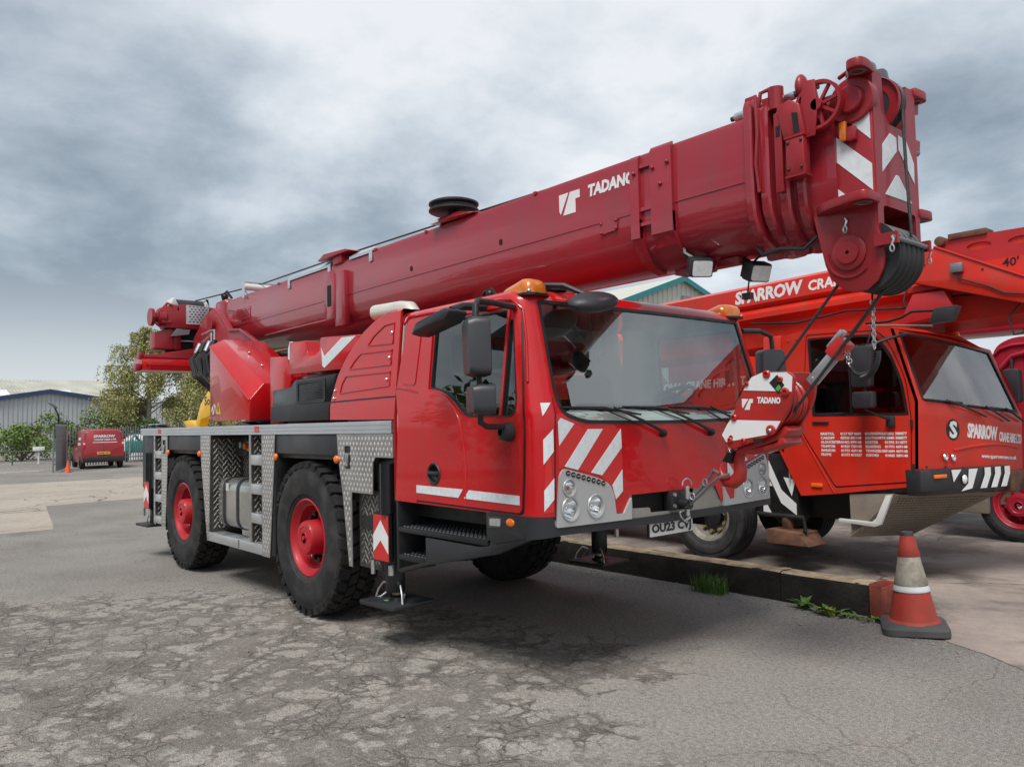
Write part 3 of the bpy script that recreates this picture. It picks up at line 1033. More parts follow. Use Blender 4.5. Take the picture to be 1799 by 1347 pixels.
# ---- palisade fence and gate
def palisade(name, label, p0, p1, h, cat, pitch=.155):
    p0, p1 = Vector((*p0, 0)), Vector((*p1, 0))
    u = (p1 - p0).normalized()
    nn = Vector((u.y, -u.x, 0))
    root = thing(name, label, cat, tuple(p0))
    n = int((p1 - p0).length / pitch)
    for z in (.35, h - .4):
        c_ = (p0 + p1) / 2
        MB().obox((c_.x, c_.y, z), ((p1 - p0).length, .05, .05), u, (0, 0, 1)).build('rail', 'galv', root)
    proto = None
    for i in range(n + 1):
        p = p0 + u * (i * pitch) + nn * .035
        if proto is None:
            mb = MB()
            w_ = .034
            pr = [(-w_, 0), (-.01, .016), (.01, .016), (w_, 0), (.01, .010), (-.01, .010)]
            ring = lambda z, k_: [(p0 + nn * .035 + u * (a_ * k_) + nn * b_) + Vector((0, 0, z)) for a_, b_ in pr]
            mb.loft([ring(.05, 1), ring(h - .12, 1), ring(h, .15)])
            proto = mb.build('pale', 'galv', root, smooth=0)
        else:
            c_ = proto.copy()
            col.objects.link(c_)
            c_.location = u * (i * pitch)
    k_ = 0
    while k_ * 2.75 < (p1 - p0).length:
        q = p0 + u * (k_ * 2.75) - nn * .06
        MB().obox((q.x, q.y, h / 2 - .05), (.1, .05, h - .1), u, nn).build('post', 'galv', root)
        k_ += 1
    return root


palisade('palisade_gate', 'grey steel palisade gate standing open edge on beside the orange cone', (-31.9, 2.62), (-34.9, 3.55), 2.05, 'gate')
palisade('palisade_fence', 'grey steel palisade fence behind the parked red van', (-37.2, 4.1), (-39.9, 10.2), 1.95, 'fence')

lp = thing('lamp_post', 'thin dark lamp post leaning above the hedge', 'lamp post', (-45.5, 5.3, 0))
MB().tube([(-45.5, 5.3, 0), (-45.5, 5.28, 2.7), (-45.45, 5.05, 3.2)], [.06, .05, .04], 8).build('pole', 'black', lp)
MB().obox((-45.45, 4.98, 3.28), (.55, .12, .16), (0.1, -.6, .5)).build('lamp_head', 'galv', lp, bevel=.02)
bo = thing('marker_post', 'short cream marker post with a white cap by the hedge', 'post', (-43.9, 4.03, 0))
MB().cyl((-43.9, 4.03, 0), (-43.9, 4.03, .75), .05).build('post', 'plate_white', bo)
MB().box(-44.0, -43.8, 3.75, 4.3, .72, .95).build('sign_plate', 'white', bo, bevel=.01)
rl = thing('hand_rail', 'low green tube rail running in front of the hedge', 'rail', (-44.5, 0, 0))
MB().cyl((-45.5, -8, .72), (-43.6, 5.8, .72), .035).build('rail', 'leaf1', rl)
for i in range(6):
    y_ = -8 + i * 2.7
    x_ = -45.5 + 1.9 * (y_ + 8) / 13.8
    MB().cyl((x_, y_, 0), (x_, y_, .72), .035).build('post', 'leaf1', rl)

# ---- teal pump and pale tank behind the fence
tp = thing('pump_trailer', 'teal site pump on a trailer behind the fence', 'pump', (-41, 8.5, 0))
MB().box(-41.8, -40.4, 7.9, 9.1, .5, 1.15).build('canopy', 'teal_plastic', tp, bevel=.08)
MB().tube([(-40.7, 8.4, 1.1), (-40.6, 8.1, 1.5), (-40.5, 7.9, 1.2), (-40.4, 7.8, .4)], .08).build('hose', 'teal_plastic', tp)
for y_ in (7.8, 9.2):
    MB().lathe([(.15, -.08), (.3, -.08), (.3, .08), (.15, .08)], (-41.1, y_, .3), 'y', 20).build('wheel', 'rubber', tp)
tk = thing('water_bowser', 'pale plastic water tank standing behind the palisade fence', 'tank', (-43, 9.0, 0))
MB().lathe([(.05, 0), (.8, .02), (.82, .3), (.8, .6), (.82, .9), (.8, 1.2), (.5, 1.42), (.1, 1.5)], (-43.2, 9.0, .02), 'z', 24).build('tank_body', 'white', tk)
MB().cyl((-43.2, 9.0, 1.48), (-43.2, 9.0, 1.58), .2).build('lid', 'black', tk)

# ---- yellow machine arm seen over the crane deck
P0 = Vector((-11.9, 2.4, 0))
ym = thing('yellow_loader', 'yellow loader arm showing above the rear deck of the crane', 'loader', tuple(P0))
MB().box(-12.9, -10.9, 1.6, 3.2, .55, 1.45).build('body', 'yellow', ym, bevel=.06)
for dx in (-.75, .85):
    for y_ in (1.5, 3.3):
        MB().lathe([(.2, -.15), (.42, -.15), (.45, -.1), (.45, .1), (.42, .15), (.2, .15)], (P0.x + .2 + dx, y_, .45), 'y', 24).build('wheel', 'rubber', ym)

# ---- trees standing behind the photographer; the photograph shows them mirrored in the side window
for i, (x, y, hh, ww) in enumerate(((-14, -15.5, 6.0, 6.5), (-8.5, -14.5, 6.8, 6.5), (-3, -15.5, 6.2, 6.0), (2.5, -15, 7.0, 6.5), (8, -16, 6.4, 6.5))):
    shrub(x, y, hh, ww, 'leafy tree on the near side, %s in its row, mirrored in the door window' % ('first', 'second', 'third', 'fourth', 'fifth')[i], 40 + i, ('leaf1', 'leaf0', 'leaf1'), 2200, .22)
MB().prism([(-12.19, 1.40), (-12.19, 1.627), (-11.844, 1.922), (-11.617, 2.237), (-10.825, 2.683), (-10.764, 2.0), (-11.62, 1.892), (-11.8, 1.62), (-11.8, 1.40)], 'y', 1.8, 2.0).build('lift_arm', 'yellow', ym, bevel=.01)
MB().prism([(-12.785, 1.872), (-12.306, 1.891), (-11.845, 1.792), (-11.847, 1.65), (-12.465, 1.682)], 'y', 1.79, 2.05).build('arm_bracket', 'yellow', ym, bevel=.02)
lettering('So', (-11.35, -11.0, 2.2, 2.4), side_map(1.8), 'black', ym)

# ================================================================== MAIN CRANE
N = -1.275
crane = thing('mobile_crane', 'large glossy dark red two axle mobile crane with horizontal boom, parked in front', 'crane', (0, 0, 0))
S0 = side_map(N)


def far(o):
    """mirrored twin of a part on the far side of the crane"""
    me = o.data.copy()
    for v in me.vertices:
        v.co.y *= -1
    me.flip_normals()
    c_ = bpy.data.objects.new(o.name.split('.')[0], me)
    col.objects.link(c_)
    c_.parent = o.parent
    ORG[c_.name] = ORG[o.name]
    return c_


# ---- frame, deck, axles
MB().prism([(-4.75, .66), (.45, .66), (.75, .88), (2.95, .93), (2.95, 1.10), (2.0, 1.18), (-4.75, 1.18)], 'y', -.46, .46).build('chassis_frame', 'black', crane, bevel=.01)
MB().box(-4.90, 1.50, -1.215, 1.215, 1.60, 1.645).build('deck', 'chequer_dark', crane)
MB().box(-4.92, -4.36, N + .02, 1.25, .90, 1.597).build('rear_box', 'black', crane, bevel=.01)
MB().box(-4.80, 1.4, -.9, .9, 1.18, 1.6).build('subframe', 'black', crane)
for x in (0, -3.3032):
    MB().tube([(x, -.95, .685), (x, -.5, .70), (x, -.25, .70), (x, .25, .70), (x, .5, .70), (x, .95, .685)], [.12, .11, .22, .22, .11, .12], 14).build('axle', 'black', crane)
MB().box(1.5, 3.0, -1.1, 1.1, .98, 1.10).build('cab_floor', 'black', crane)
MB().tube([(.35, -.75, .55), (.30, 0, .50), (.35, .75, .55)], .03).build('track_rod', 'black', crane)
MB().box(1.5, 1.9, -.6, -.35, .70, .9).build('steering_gear', 'black', crane, bevel=.02)

# ---- aluminium deck rail with grooves
rp = [(N, 1.598), (N, 1.622), (N + .006, 1.624), (N + .006, 1.628), (N, 1.630), (N, 1.655), (N + .006, 1.657), (N + .006, 1.661), (N, 1.663), (N, 1.684), (N + .008, 1.692), (N + .055, 1.692), (N + .055, 1.598)]
o = MB().prism(rp, 'x', -4.945, 1.498).build('deck_rail', 'aluminium', crane, smooth=0)
far(o)
for x0, x1, w_ in ((-4.16, -4.06, 0), (-1.05, -.95, 1)):
    lt = panel(rpoly([(x0, 1.618), (x1, 1.618), (x1, 1.678), (x0, 1.678)], .008), [rpoly([(x0 + .02, 1.63), (x0 + .045, 1.63), (x0 + .045, 1.666), (x0 + .02, 1.666)], .004)] + ([rpoly([(x0 + .06, 1.63), (x0 + .085, 1.63), (x0 + .085, 1.666), (x0 + .06, 1.666)], .004)] if w_ else []), S0, .003, .002)
    lt.build('rail_mark', 'stripe_red', crane, smooth=0)
for x in (-4.72, -4.42, -1.45):
    MB().prism([(x - .13, 1.65), (x + .16, 1.65), (x + .02, 1.71), (x - .13, 1.735)], 'y', -1.2, -1.05).build('deck_clip', 'black', crane, bevel=.01)
    MB().box(x - .14, x - .02, -1.2, -1.06, 1.737, 1.752).build('clip_cap', 'aluminium', crane, bevel=.004)


# ---- chequer plate: sheet with raised lozenges
def inside(p, poly):
    c_, j = False, len(poly) - 1
    for i in range(len(poly)):
        (xi, yi), (xj, yj) = poly[i], poly[j]
        if (yi > p[1]) != (yj > p[1]) and p[0] < (xj - xi) * (p[1] - yi) / (yj - yi) + xi:
            c_ = not c_
        j = i
    return c_


def chequer(poly, mp, dark=False, thick=.006, holes=(), px=.054, pz=.040, name='chequer_panel', parent=None, duet=False):
    p_ = panel(poly, holes, mp, 0, thick).build(name, 'chequer_dark' if dark else 'chequer', parent or crane, smooth=0)
    mb = MB()
    u0, u1 = min(p[0] for p in poly), max(p[0] for p in poly)
    v0, v1 = min(p[1] for p in poly), max(p[1] for p in poly)
    r_, j = 0, 0
    v = v0 + .014
    while v < v1:
        u = u0 + (.5 * px if j % 2 else 0) + .014
        i = 0
        while u < u1:
            if duet:
                s_ = 1 if (i + j) % 2 else -1
                d, w_ = (.022, .022 * s_), (.0075, -.0075 * s_)
            else:
                d, w_ = (0, .021), (.0155, 0)
            q = [(u - d[0], v - d[1]), (u + w_[0], v + w_[1]), (u + d[0], v + d[1]), (u - w_[0], v - w_[1])]
            if all(inside(t, poly) for t in q) and not any(inside((u, v), h_) for h_ in holes):
                A = [mp(*t, .0005) for t in q]
                B = [mp(u + (t[0] - u) * .45, v + (t[1] - v) * .45, .004) for t in q]
                mb.add(A + B, [(0, 1, 5, 4), (1, 2, 6, 5), (2, 3, 7, 6), (3, 0, 4, 7), (4, 5, 6, 7)])
            u += px if not duet else .052
            i += 1
        v += pz if not duet else .034
        j += 1
    if mb.v:
        stuff(mb.build('raised_lozenges', 'stud_dark' if dark else 'stud', p_, smooth=0))
    return p_


ZT = 1.594
# rear ladder
chequer([(-4.355, .47), (-4.295, .47), (-4.295, ZT), (-4.355, ZT)], S0, px=.04)
chequer([(-4.03, .462), (-3.875, .462), (-3.795, 1.18), (-3.79, ZT), (-4.03, ZT)], S0, holes=[rpoly([(-3.98, 1.36), (-3.86, 1.36), (-3.86, 1.54), (-3.98, 1.54)], .02)], px=.05)
MB().box(-4.0, -3.84, N + .01, N + .1, 1.34, 1.56).build('latch_recess', 'black', crane)
MB().obox((-3.92, N + .0, 1.43), (.10, .03, .03), (.2, 0, 1)).build('latch_handle', 'zinc', crane, bevel=.008)
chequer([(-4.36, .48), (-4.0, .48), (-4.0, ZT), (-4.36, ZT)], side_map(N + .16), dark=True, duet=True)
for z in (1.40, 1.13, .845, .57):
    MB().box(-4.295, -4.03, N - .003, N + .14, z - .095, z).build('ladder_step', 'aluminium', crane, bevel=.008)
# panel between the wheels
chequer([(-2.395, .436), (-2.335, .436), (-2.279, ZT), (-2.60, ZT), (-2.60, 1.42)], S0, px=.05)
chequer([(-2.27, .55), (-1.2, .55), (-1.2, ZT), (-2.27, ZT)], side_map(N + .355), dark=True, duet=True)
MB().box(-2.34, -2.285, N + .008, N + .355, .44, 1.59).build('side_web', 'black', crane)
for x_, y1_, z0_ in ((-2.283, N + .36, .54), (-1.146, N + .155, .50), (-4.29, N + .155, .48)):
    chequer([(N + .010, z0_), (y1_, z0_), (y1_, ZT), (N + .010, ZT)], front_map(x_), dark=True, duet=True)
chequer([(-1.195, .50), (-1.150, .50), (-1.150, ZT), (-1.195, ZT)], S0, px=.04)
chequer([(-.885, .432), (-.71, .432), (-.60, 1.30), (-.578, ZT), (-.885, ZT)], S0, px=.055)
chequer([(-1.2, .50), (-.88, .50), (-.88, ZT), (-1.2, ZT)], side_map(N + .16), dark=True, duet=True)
for z in (1.397, 1.112, .828):
    MB().box(-1.150, -.885, N - .003, N + .14, z - .10, z).build('ladder_step', 'aluminium', crane, bevel=.008)
MB().box(-2.335, -.885, N - .004, N + .16, .436, .535).build('lower_beam', 'aluminium', crane, bevel=.006)
MB().box(-1.47, -1.455, N - .012, N - .004, .45, .53).build('beam_joint', 'galv', crane)
MB().box(-.72, -.60, N + .01, N + .35, .45, 1.58).build('inner_guard', 'black', crane, bevel=.01)
# wheel arch boards
for x0, x1 in ((-3.788, -2.602), (-.576, .645)):
    MB().prism([(N + .012, 1.424), (N + .012, ZT), (N + .05, ZT), (N + .05, 1.412), (N + .02, 1.412)], 'x', x0, x1).build('wheel_arch_board', 'grey_plastic', crane, bevel=.004)
    MB().box(x0 - .05, x1 + .05, N + .05, -.6, 1.38, 1.59).build('arch_liner', 'black', crane)
for x in (-3.72, -2.60, -.53, .66):
    MB().sphere((x, N - .012, 1.388), .034, 8, 0, (1, .6, 1)).build('marker_lamp', 'orange_lens', crane)
# front wheel-arch panel with outrigger cut-out
fp = [(.834, .542), (.886, .542), (.886, 1.132), (1.215, 1.132), (1.225, 1.37), (1.262, 1.415), (1.52, 1.415), (1.52, ZT), (.647, ZT), (.665, 1.42), (.74, 1.10)]
chequer(fp, S0, holes=[rpoly([(.775, 1.315), (.875, 1.315), (.875, 1.50), (.775, 1.50)], .02)], px=.054)
MB().box(.765, .885, N + .008, N + .1, 1.30, 1.51).build('latch_recess', 'black', crane)
MB().obox((.83, N - .004, 1.39), (.11, .035, .03), (.15, 0, 1)).build('latch_handle', 'zinc', crane, bevel=.01)
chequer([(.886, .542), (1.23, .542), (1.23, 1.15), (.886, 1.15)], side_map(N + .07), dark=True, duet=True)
MB().box(.95, 1.2, N + .045, N + .065, .86, .95).build('slot_plate', 'black', crane)
MB().box(1.505, 1.535, N + .004, N + .3, 1.42, ZT).build('corner_strip', 'black', crane)
MB().box(-3.98, -3.80, N + .06, N + .4, .235, .6).build('mud_flap', 'black', crane)

# ---- fuel tank
tr = rpoly([(N + .06, .60), (-.62, .60), (-.62, 1.13), (N + .06, 1.13)], .13, 5)
ft = MB().loft([[(x, N + .06 + (p[0] - N - .06) * k_ + (1 - k_) * .25, .865 + (p[1] - .865) * k_) for p in tr] for x, k_ in ((-2.235, .90), (-2.215, .97), (-2.19, 1.0), (-1.28, 1.0), (-1.255, .97), (-1.235, .9))]).build('fuel_tank', 'tank', crane, smooth=50)
for x in (-2.03, -1.65):
    MB().loft([[(x_, N + .06 + (p[0] - N - .06) * 1.0 - (.008 if p[0] < -.95 else -.008), .865 + (p[1] - .865) * 1.03) for p in tr] for x_ in (x - .03, x + .03)]).build('tank_strap', 'black', ft, smooth=50)
panel([(-1.98, 1.0), (-1.90, 1.0), (-1.90, 1.08), (-1.98, 1.08)], [], side_map(N + .062), .004, .002).build('paper_label', 'plate_white', ft)
MB().box(-2.24, -1.9, N + .26, N + .46, 1.36, 1.58).build('switch_box', 'grey_plastic', crane, bevel=.012)
MB().box(-1.68, -1.28, N + .2, N + .46, 1.12, 1.42).build('battery_box', 'grey_plastic', crane, bevel=.015)
MB().cyl((-1.83, N + .2, 1.47), (-1.83, N + .26, 1.47), .035, n=12).build('isolator_knob', 'orange_lens', crane)
MB().cyl((-1.83, N + .245, 1.47), (-1.83, N + .28, 1.47), .055, n=12).build('isolator_plate', 'yellow', crane)
MB().box(-2.10, -2.06, N + .25, N + .26, 1.45, 1.51).build('box_sticker', 'plate_white', crane)
MB().tube([(-1.75, N + .4, 1.5), (-1.6, N + .35, 1.3), (-1.5, N + .4, 1.1), (-1.7, N + .42, 1.05)], .015).build('cable', 'black', crane)


# ---- wheels
def make_wheel(rad, wid, rim_r, rim_mat, hub_mat, nut_mat, planetary=True, nuts=10, dish=.10, slick=False):
    """axis along y, outer face towards -y, centred on the tyre"""
    hw = wid / 2
    rim = MB()
    rim.lathe([(rim_r + .012, -hw + .055), (rim_r + .012, -hw + .035), (rim_r - .004, -hw + .028), (rim_r - .022, -hw + .045), (rim_r - .035, -hw + .075), (rim_r - .055, -hw + .085),
               (rim_r - .062, -hw + .10 + dish * .8), (rim_r - .085, -hw + .115 + dish), (rim_r * .66, -hw + .125 + dish), (rim_r * .30, -hw + .12 + dish), (rim_r * .30, -hw + .16 + dish), (rim_r * .85, -hw + .2 + dish), (rim_r - .01, hw - .05), (rim_r + .012, hw - .05)],
              (0, 0, 0), 'y', 48)
    wl_ = rim.build('wheel', rim_mat, None, smooth=42)
    ty = MB()
    pr = [(rim_r, hw - .05), (rim_r + .03, hw - .02), ((rad + rim_r) / 2, hw), (rad - .10, hw - .012), (rad - .05, hw - .03), (rad - .032, hw - .05), (rad - .03, 0),
          (rad - .032, -hw + .05), (rad - .05, -hw + .03), (rad - .075, -hw + .018), (rad - .085, -hw + .019), (rad - .10, -hw + .012), ((rad + rim_r) / 2 + .03, -hw), ((rad + rim_r) / 2, -hw - .003), ((rad + rim_r) / 2 - .03, -hw),
          (rim_r + .05, -hw + .012), (rim_r + .045, -hw + .02), (rim_r + .015, -hw + .03), (rim_r, -hw + .05)]
    if slick:
        g = [(rad, hw - .03)]
        for y_ in (hw * .55, hw * .18, -hw * .18, -hw * .55):
            g += [(rad, y_ + .010), (rad - .012, y_ + .007), (rad - .012, y_ - .007), (rad, y_ - .010)]
        pr = pr[:4] + [(rad - .03, hw - .008), (rad - .008, hw - .018)] + g + [(rad, -hw + .03), (rad - .008, -hw + .018), (rad - .03, -hw + .008)] + pr[11:]
    ty.lathe(pr, (0, 0, 0), 'y', 72, 0, closed=True)
    nb = 0 if slick else int(2 * math.pi * rad / .125)
    for k_ in range(nb):
        for row, (y0, y1, ph, wd) in enumerate(((-hw + .012, -hw * .46, 0, .66), (-hw * .40, -.008, .5, .74), (.008, hw * .40, 0, .74), (hw * .46, hw - .012, .5, .66))):
            a0 = 2 * math.pi * (k_ + ph) / nb
            da = 2 * math.pi / nb * wd / 2
            sk = da * .35 * (1 if row % 2 else -1)
            ri, ro = rad - .036, rad
            edge_in = .028 if row in (0, 3) else 0
            vs_ = []
            for r__, e_ in ((ri, 0), (ro, 1)):
                for yy, s_ in ((y0, -1), (y1, 1)):
                    r2 = r__
                    if e_ and row == 0 and s_ < 0:
                        r2 = ro - .018
                    if e_ and row == 3 and s_ > 0:
                        r2 = ro - .018
                    if not e_ and ((row == 0 and s_ < 0) or (row == 3 and s_ > 0)):
                        r2 = ri - .03
                    for q in (-1, 1):
                        an = a0 + q * da + s_ * sk
                        vs_.append((r2 * math.cos(an), yy, r2 * math.sin(an)))
            ty.add(vs_, [(0, 1, 3, 2), (4, 6, 7, 5), (0, 4, 5, 1), (2, 3, 7, 6), (0, 2, 6, 4), (1, 5, 7, 3)], 1)
    ty.build('tyre', ['rubber', 'tread'], wl_, smooth=35)
    if planetary:
        MB().lathe([(.155, -hw + .20), (.150, -hw + .03), (.138, -hw + .008), (.10, -hw + .002), (.095, -hw + .006), (.05, -hw + .006), (.045, -hw)], (0, 0, 0), 'y', 36).build('hub', hub_mat, wl_)
        MB().prism(circ(0, 0, .022, 6), 'y', -hw - .008, -hw + .01).build('hub_plug', hub_mat, wl_)
        nr = rim_r * .60
    else:
        MB().lathe([(.13, -hw + .25), (.125, -hw + .12), (.09, -hw + .10), (.0005, -hw + .09)], (0, 0, 0), 'y', 30).build('hub', hub_mat, wl_)
        nr = rim_r * .62
    first = None
    for k_ in range(nuts):
        an = 2 * math.pi * k_ / nuts + .2
        if first is None:
            first = MB().prism(circ(nr, 0, .021, 6), 'y', -hw + .05 + dish, -hw + .12 + dish).lathe([(.028, -hw + .08 + dish), (.028, -hw + .095 + dish)], (nr, 0, 0), 'y', 12).build('wheel_nut', nut_mat, wl_)
            first.rotation_euler = (0, -.2, 0)
        else:
            c_ = first.copy()
            col.objects.link(c_)
            c_.rotation_euler = (0, -an, 0)
    return wl_


w0 = make_wheel(.685, .40, .335, 'rim_red', 'rim_red', 'black', True, 12, .07)
w0.parent = crane
w0.location = (0, -1.268 + .20, .685)
w1 = copy_part(w0, crane, (-3.3032, -1.068, .685))
w1.rotation_euler = (0, .4, 0)
for x in (0, -3.3032):
    c_ = copy_part(w0, crane, (x, 1.068, .685))
    c_.rotation_euler = (0, .2 + x, math.pi)


# ---- outriggers: box, jack, foot and warning plate
def outrigger(x, sgn, front=True):
    y = sgn * 1.12
    hb = MB()
    if front:
        hb.box(x - .17, x + .165, y - .10, y + .30 * -sgn if False else y + .12, 1.06, 1.41)
        o = hb.build('outrigger', 'black', crane, bevel=.015)
    else:
        o = hb.box(x - .14, x + .12, y - .10, y + .12, .95, 1.40).build('outrigger', 'black', crane, bevel=.015)
    yo = sgn * 1.272
    up_ = .04 if front else .14
    zb = .50 if front else .55
    MB().prism(rpoly([(x - .155, zb + .12), (x + .075, zb + .12), (x + .075, 1.38), (x - .155, 1.38)], .03), 'y', y - .07 * sgn, yo - .04 * sgn).build('jack_housing', 'black', o)
    MB().cyl((x + .02, yo - .02 * sgn, 1.0), (x + .02, yo - .02 * sgn, 1.37), .06, n=18).build('jack_cylinder', 'black_gloss', o)
    if sgn < 0:
        mp = side_map(yo - .005)
    else:
        mp = lambda u, v, off=0: (u, yo + .005 + off, v)
    u0, u1, v0, v1 = x - .15, x + .065, .645, .985
    MB().box(u0 - .008, u1 + .008, yo + (-.004 if sgn < 0 else -.02), yo + (.02 if sgn < 0 else .004), v0 - .01, v1 + .01).build('plate_back', 'black', o)
    panel([(u0, v0), (u1, v0), (u1, v1), (u0, v1)], [], mp, .004, .003).build('warning_plate', 'stripe_red', o, smooth=0)
    um = (u0 + u1) / 2
    panel([(u0, .775), (um, .86), (u1, .775), (u1, .81 - .1), (u1, .70 + .0)][:3] + [(u1, .83), (um, .945), (u0, .83)], [], mp, .006, .001).build('white_chevron', 'white', o, smooth=0)
    panel([(u0, .70), (u0, .775), (um, .86), (u1, .775), (u1, .70), (um, .795)], [], mp, .0065, .001).build('white_chevron', 'white', o, smooth=0)
    MB().cyl((x - .04, y - .04 * sgn * -1, .40), (x - .04, y + .04 * sgn, .66), .075, n=16).build('jack_leg', 'black', o, bevel=.004)
    MB().cyl((x - .04, y + .03 * sgn, .315 + up_), (x - .04, y + .03 * sgn, .46), .035, n=12).build('jack_rod', 'brass', o)
    MB().lathe([(.075, .298 + up_), (.07, .318 + up_), (.045, .335 + up_)], (x - .04, y + .03 * sgn, 0), 'z', 20).build('foot_socket', 'black_gloss', o)
    pm = Matrix.Translation((x - .04, y + .03 * sgn, up_)) @ Matrix.Rotation(R(4), 4, 'Z')
    pd = MB().prism(rpoly([(-.22, -.20), (.22, -.20), (.22, .20), (-.22, .20)], .03), 'z', .268, .298).xf(pm).build('foot_pad', 'black_plastic', o, bevel=.004)
    for q in (-1, 1):
        MB().tube([(a_, b_, c_ + up_) for a_, b_, c_ in [(x - .04 + q * .07, y - .04, .40), (x - .04 + q * .12, y - .07, .42), (x - .04 + q * .17, y - .09, .36), (x - .04 + q * .19, y - .10, .302), (x - .04 + q * .15, y - .08, .305), (x - .04 + q * .11, y - .03, .35)]], .008, 6).build('locking_wire', 'zinc', o)
    MB().cyl((x - .175, yo + .0, .63), (x - .175, yo, .53), .018, n=10).build('locking_pin', 'zinc', o)
    MB().cyl((x + .085, yo, .62), (x + .085, yo, .55), .022, n=10).build('locking_pin', 'zinc', o)
    panel([(x - .07, .0), (x - .03, .0), (x - .03, .03), (x - .07, .03)], [], plane_map((0, y - .13 * 1, .299 + up_), (1, 0, 0), (0, 1, 0), (0, 0, 1)), .002, .001).build('green_mark', 'green_print', o, smooth=0)
    return o


outrigger(1.38, -1)
outrigger(1.30, 1)
outrigger(-4.62, -1, False)
outrigger(-4.62, 1, False)
MB().cyl((-5.45, -.75, .60), (-4.9, -.75, .60), .075, n=20).build('air_cylinder', 'black', crane)
MB().tube([(-5.4, -1.0, .92), (-5.15, -1.0, .95), (-4.9, -1.0, .80)], .035).sphere((-5.42, -1.0, .92), .055, 6).build('tow_coupling', 'black', crane)
MB().box(-5.05, -4.93, -1.2, 1.2, .62, .80).build('rear_bumper', 'black', crane, bevel=.02)
# ---- the driving cab: one wrapped shell described by (q, z); q runs round the plan from the front centre
def cpar(z):
    k = max(0, z - 1.70)
    xf = 3.115 - .27 * k
    ys = 1.275 - .10 * max(0, z - 1.72)
    r = .17 - .04 * min(1, k / .7)
    if z > 2.42:
        R_ = .085
        h_ = min(z - 2.42, R_ * .999)
        e_ = R_ - math.sqrt(R_ * R_ - h_ * h_)
        xf -= e_
        ys -= e_
    return xf, ys, r


def cabmap(q, z, off=0):
    xf, ys, r = cpar(z)
    sg = -1 if q < 0 else 1
    a_ = abs(q)
    yf, L_ = ys - r, r * math.pi / 2
    bul = lambda y: .035 * (1 - (y / 1.15) ** 2)
    if a_ <= yf:
        return (xf + bul(a_) + off, sg * a_, z)
    if a_ <= yf + L_:
        t = (a_ - yf) / r
        f = bul(yf) * (1 - math.sin(t))
        return (xf - r + (r + off) * math.cos(t) + f, sg * (yf + (r + off) * math.sin(t)), z)
    return (xf - r - (a_ - yf - L_), sg * (ys + off), z)


def qx(x, z):
    xf, ys, r = cpar(z)
    return ys - r + r * math.pi / 2 + (xf - r - x)


def near(pts):
    return [(-qx(x, z), z) for x, z in pts]


def farq(pts):
    return [(qx(x, z), z) for x, z in pts]


CU = [s_ * v for s_ in (-1, 1) for v in [0.0001, .25, .5, .75, .95] + [1.0 + .03 * i for i in range(14)] + [1.6, 2.0, 2.4]]
CV = [1.2, 1.4, 1.55] + [1.65 + .06 * i for i in range(13)] + [2.425, 2.44, 2.455, 2.47, 2.485]
win_d = [(2.015, 2.372), (2.0, 1.905), (2.09, 1.895), (2.20, 1.862), (2.30, 1.80), (2.40, 1.722), (2.46, 1.70), (2.782, 1.695), (2.815, 2.365)]
win_q = [(2.832, 2.30), (2.806, 1.695), (2.895, 1.695), (2.93, 1.725), (2.935, 1.80), (2.86, 2.30)]
WD = rpoly(win_d, [.04, .02, .05, .08, .08, .05, .05, .02, .03], 3)
WQ = rpoly(win_q, [.02, .01, .03, .03, .06, .02], 3)
WS = rpoly([(-1.075, 2.425), (-1.095, 2.0), (-1.105, 1.83), (-1.075, 1.70), (-.90, 1.640), (-.3, 1.627), (.3, 1.627), (.90, 1.640), (1.075, 1.70), (1.105, 1.83), (1.095, 2.0), (1.075, 2.425)],
           [.03, .1, .12, .12, .2, .3, .3, .2, .12, .12, .1, .03], 3)
top = 2.497
XR = 1.545
out_q = [(-qx(XR, top), top), (-qx(XR, 1.9), 1.9), (-qx(XR, 1.105), 1.105), (-1.145, 1.09), (-1.13, 1.06), (-.645, 1.068), (-.569, 1.068), (-.50, 1.172), (.41, 1.172), (.473, 1.066), (.60, 1.068), (1.13, 1.06), (1.145, 1.09),
         (qx(XR, 1.105), 1.105), (qx(XR, 1.9), 1.9), (qx(XR, top), top)]
LAMPS = [(-1.037, 1.255, .048), (-1.030, 1.127, .066), (-.822, 1.128, .066)]
holes = [near(WD), near(WQ), farq(WD), farq(WQ), WS] + [circ(s_ * q_, z_, r_ * .98, 20) for q_, z_, r_ in LAMPS for s_ in (1, -1)] + [near(circ(2.066, 1.318, .068, 20))]
cab = panel(out_q, holes, cabmap, 0, .004, CU, CV).build('cab_shell', 'red', crane, smooth=42)
panel(out_q, holes, cabmap, -.03, .01, CU[::2], CV[::2]).build('cab_lining', 'lining', cab, smooth=42)
# roof lid, slightly crowned, and rear wall
ring = [cabmap(-qx(XR, top) * (1 - t / 40) + qx(XR, top) * t / 40, top) for t in range(41)]
cx_, cy_ = 2.2, 0
rings = []
for k_, dz in ((1, 0), (.93, .006), (.8, .012), (.5, .02), (.02, .024)):
    rings.append([(cx_ + (p[0] - cx_) * k_, p[1] * k_, top + dz) for p in ring])
MB().loft(rings, False).add([(p[0], p[1], top - .02) for p in ring], [list(range(41))]).build('cab_roof', 'red', cab, smooth=60, recalc=False)
rw = [cabmap(qx(XR, z) * s_, z)[1:] for s_, zs in ((-1, (1.105, 1.72, 2.1, 2.42, 2.47, top)), (1, (top, 2.47, 2.42, 2.1, 1.72, 1.105))) for z in zs]
rwh = rpoly([(-.75, 1.85), (.75, 1.85), (.75, 2.36), (-.75, 2.36)], .08)
panel([(a_ * .985, b_ - (.01 if b_ > 2 else 0)) for a_, b_ in rw], [rwh], front_map(XR + .02), 0, .01).build('rear_wall', 'lining', cab)
panel(rw, [rwh], front_map(XR - .004), 0, .004).build('rear_skin', 'red', cab)
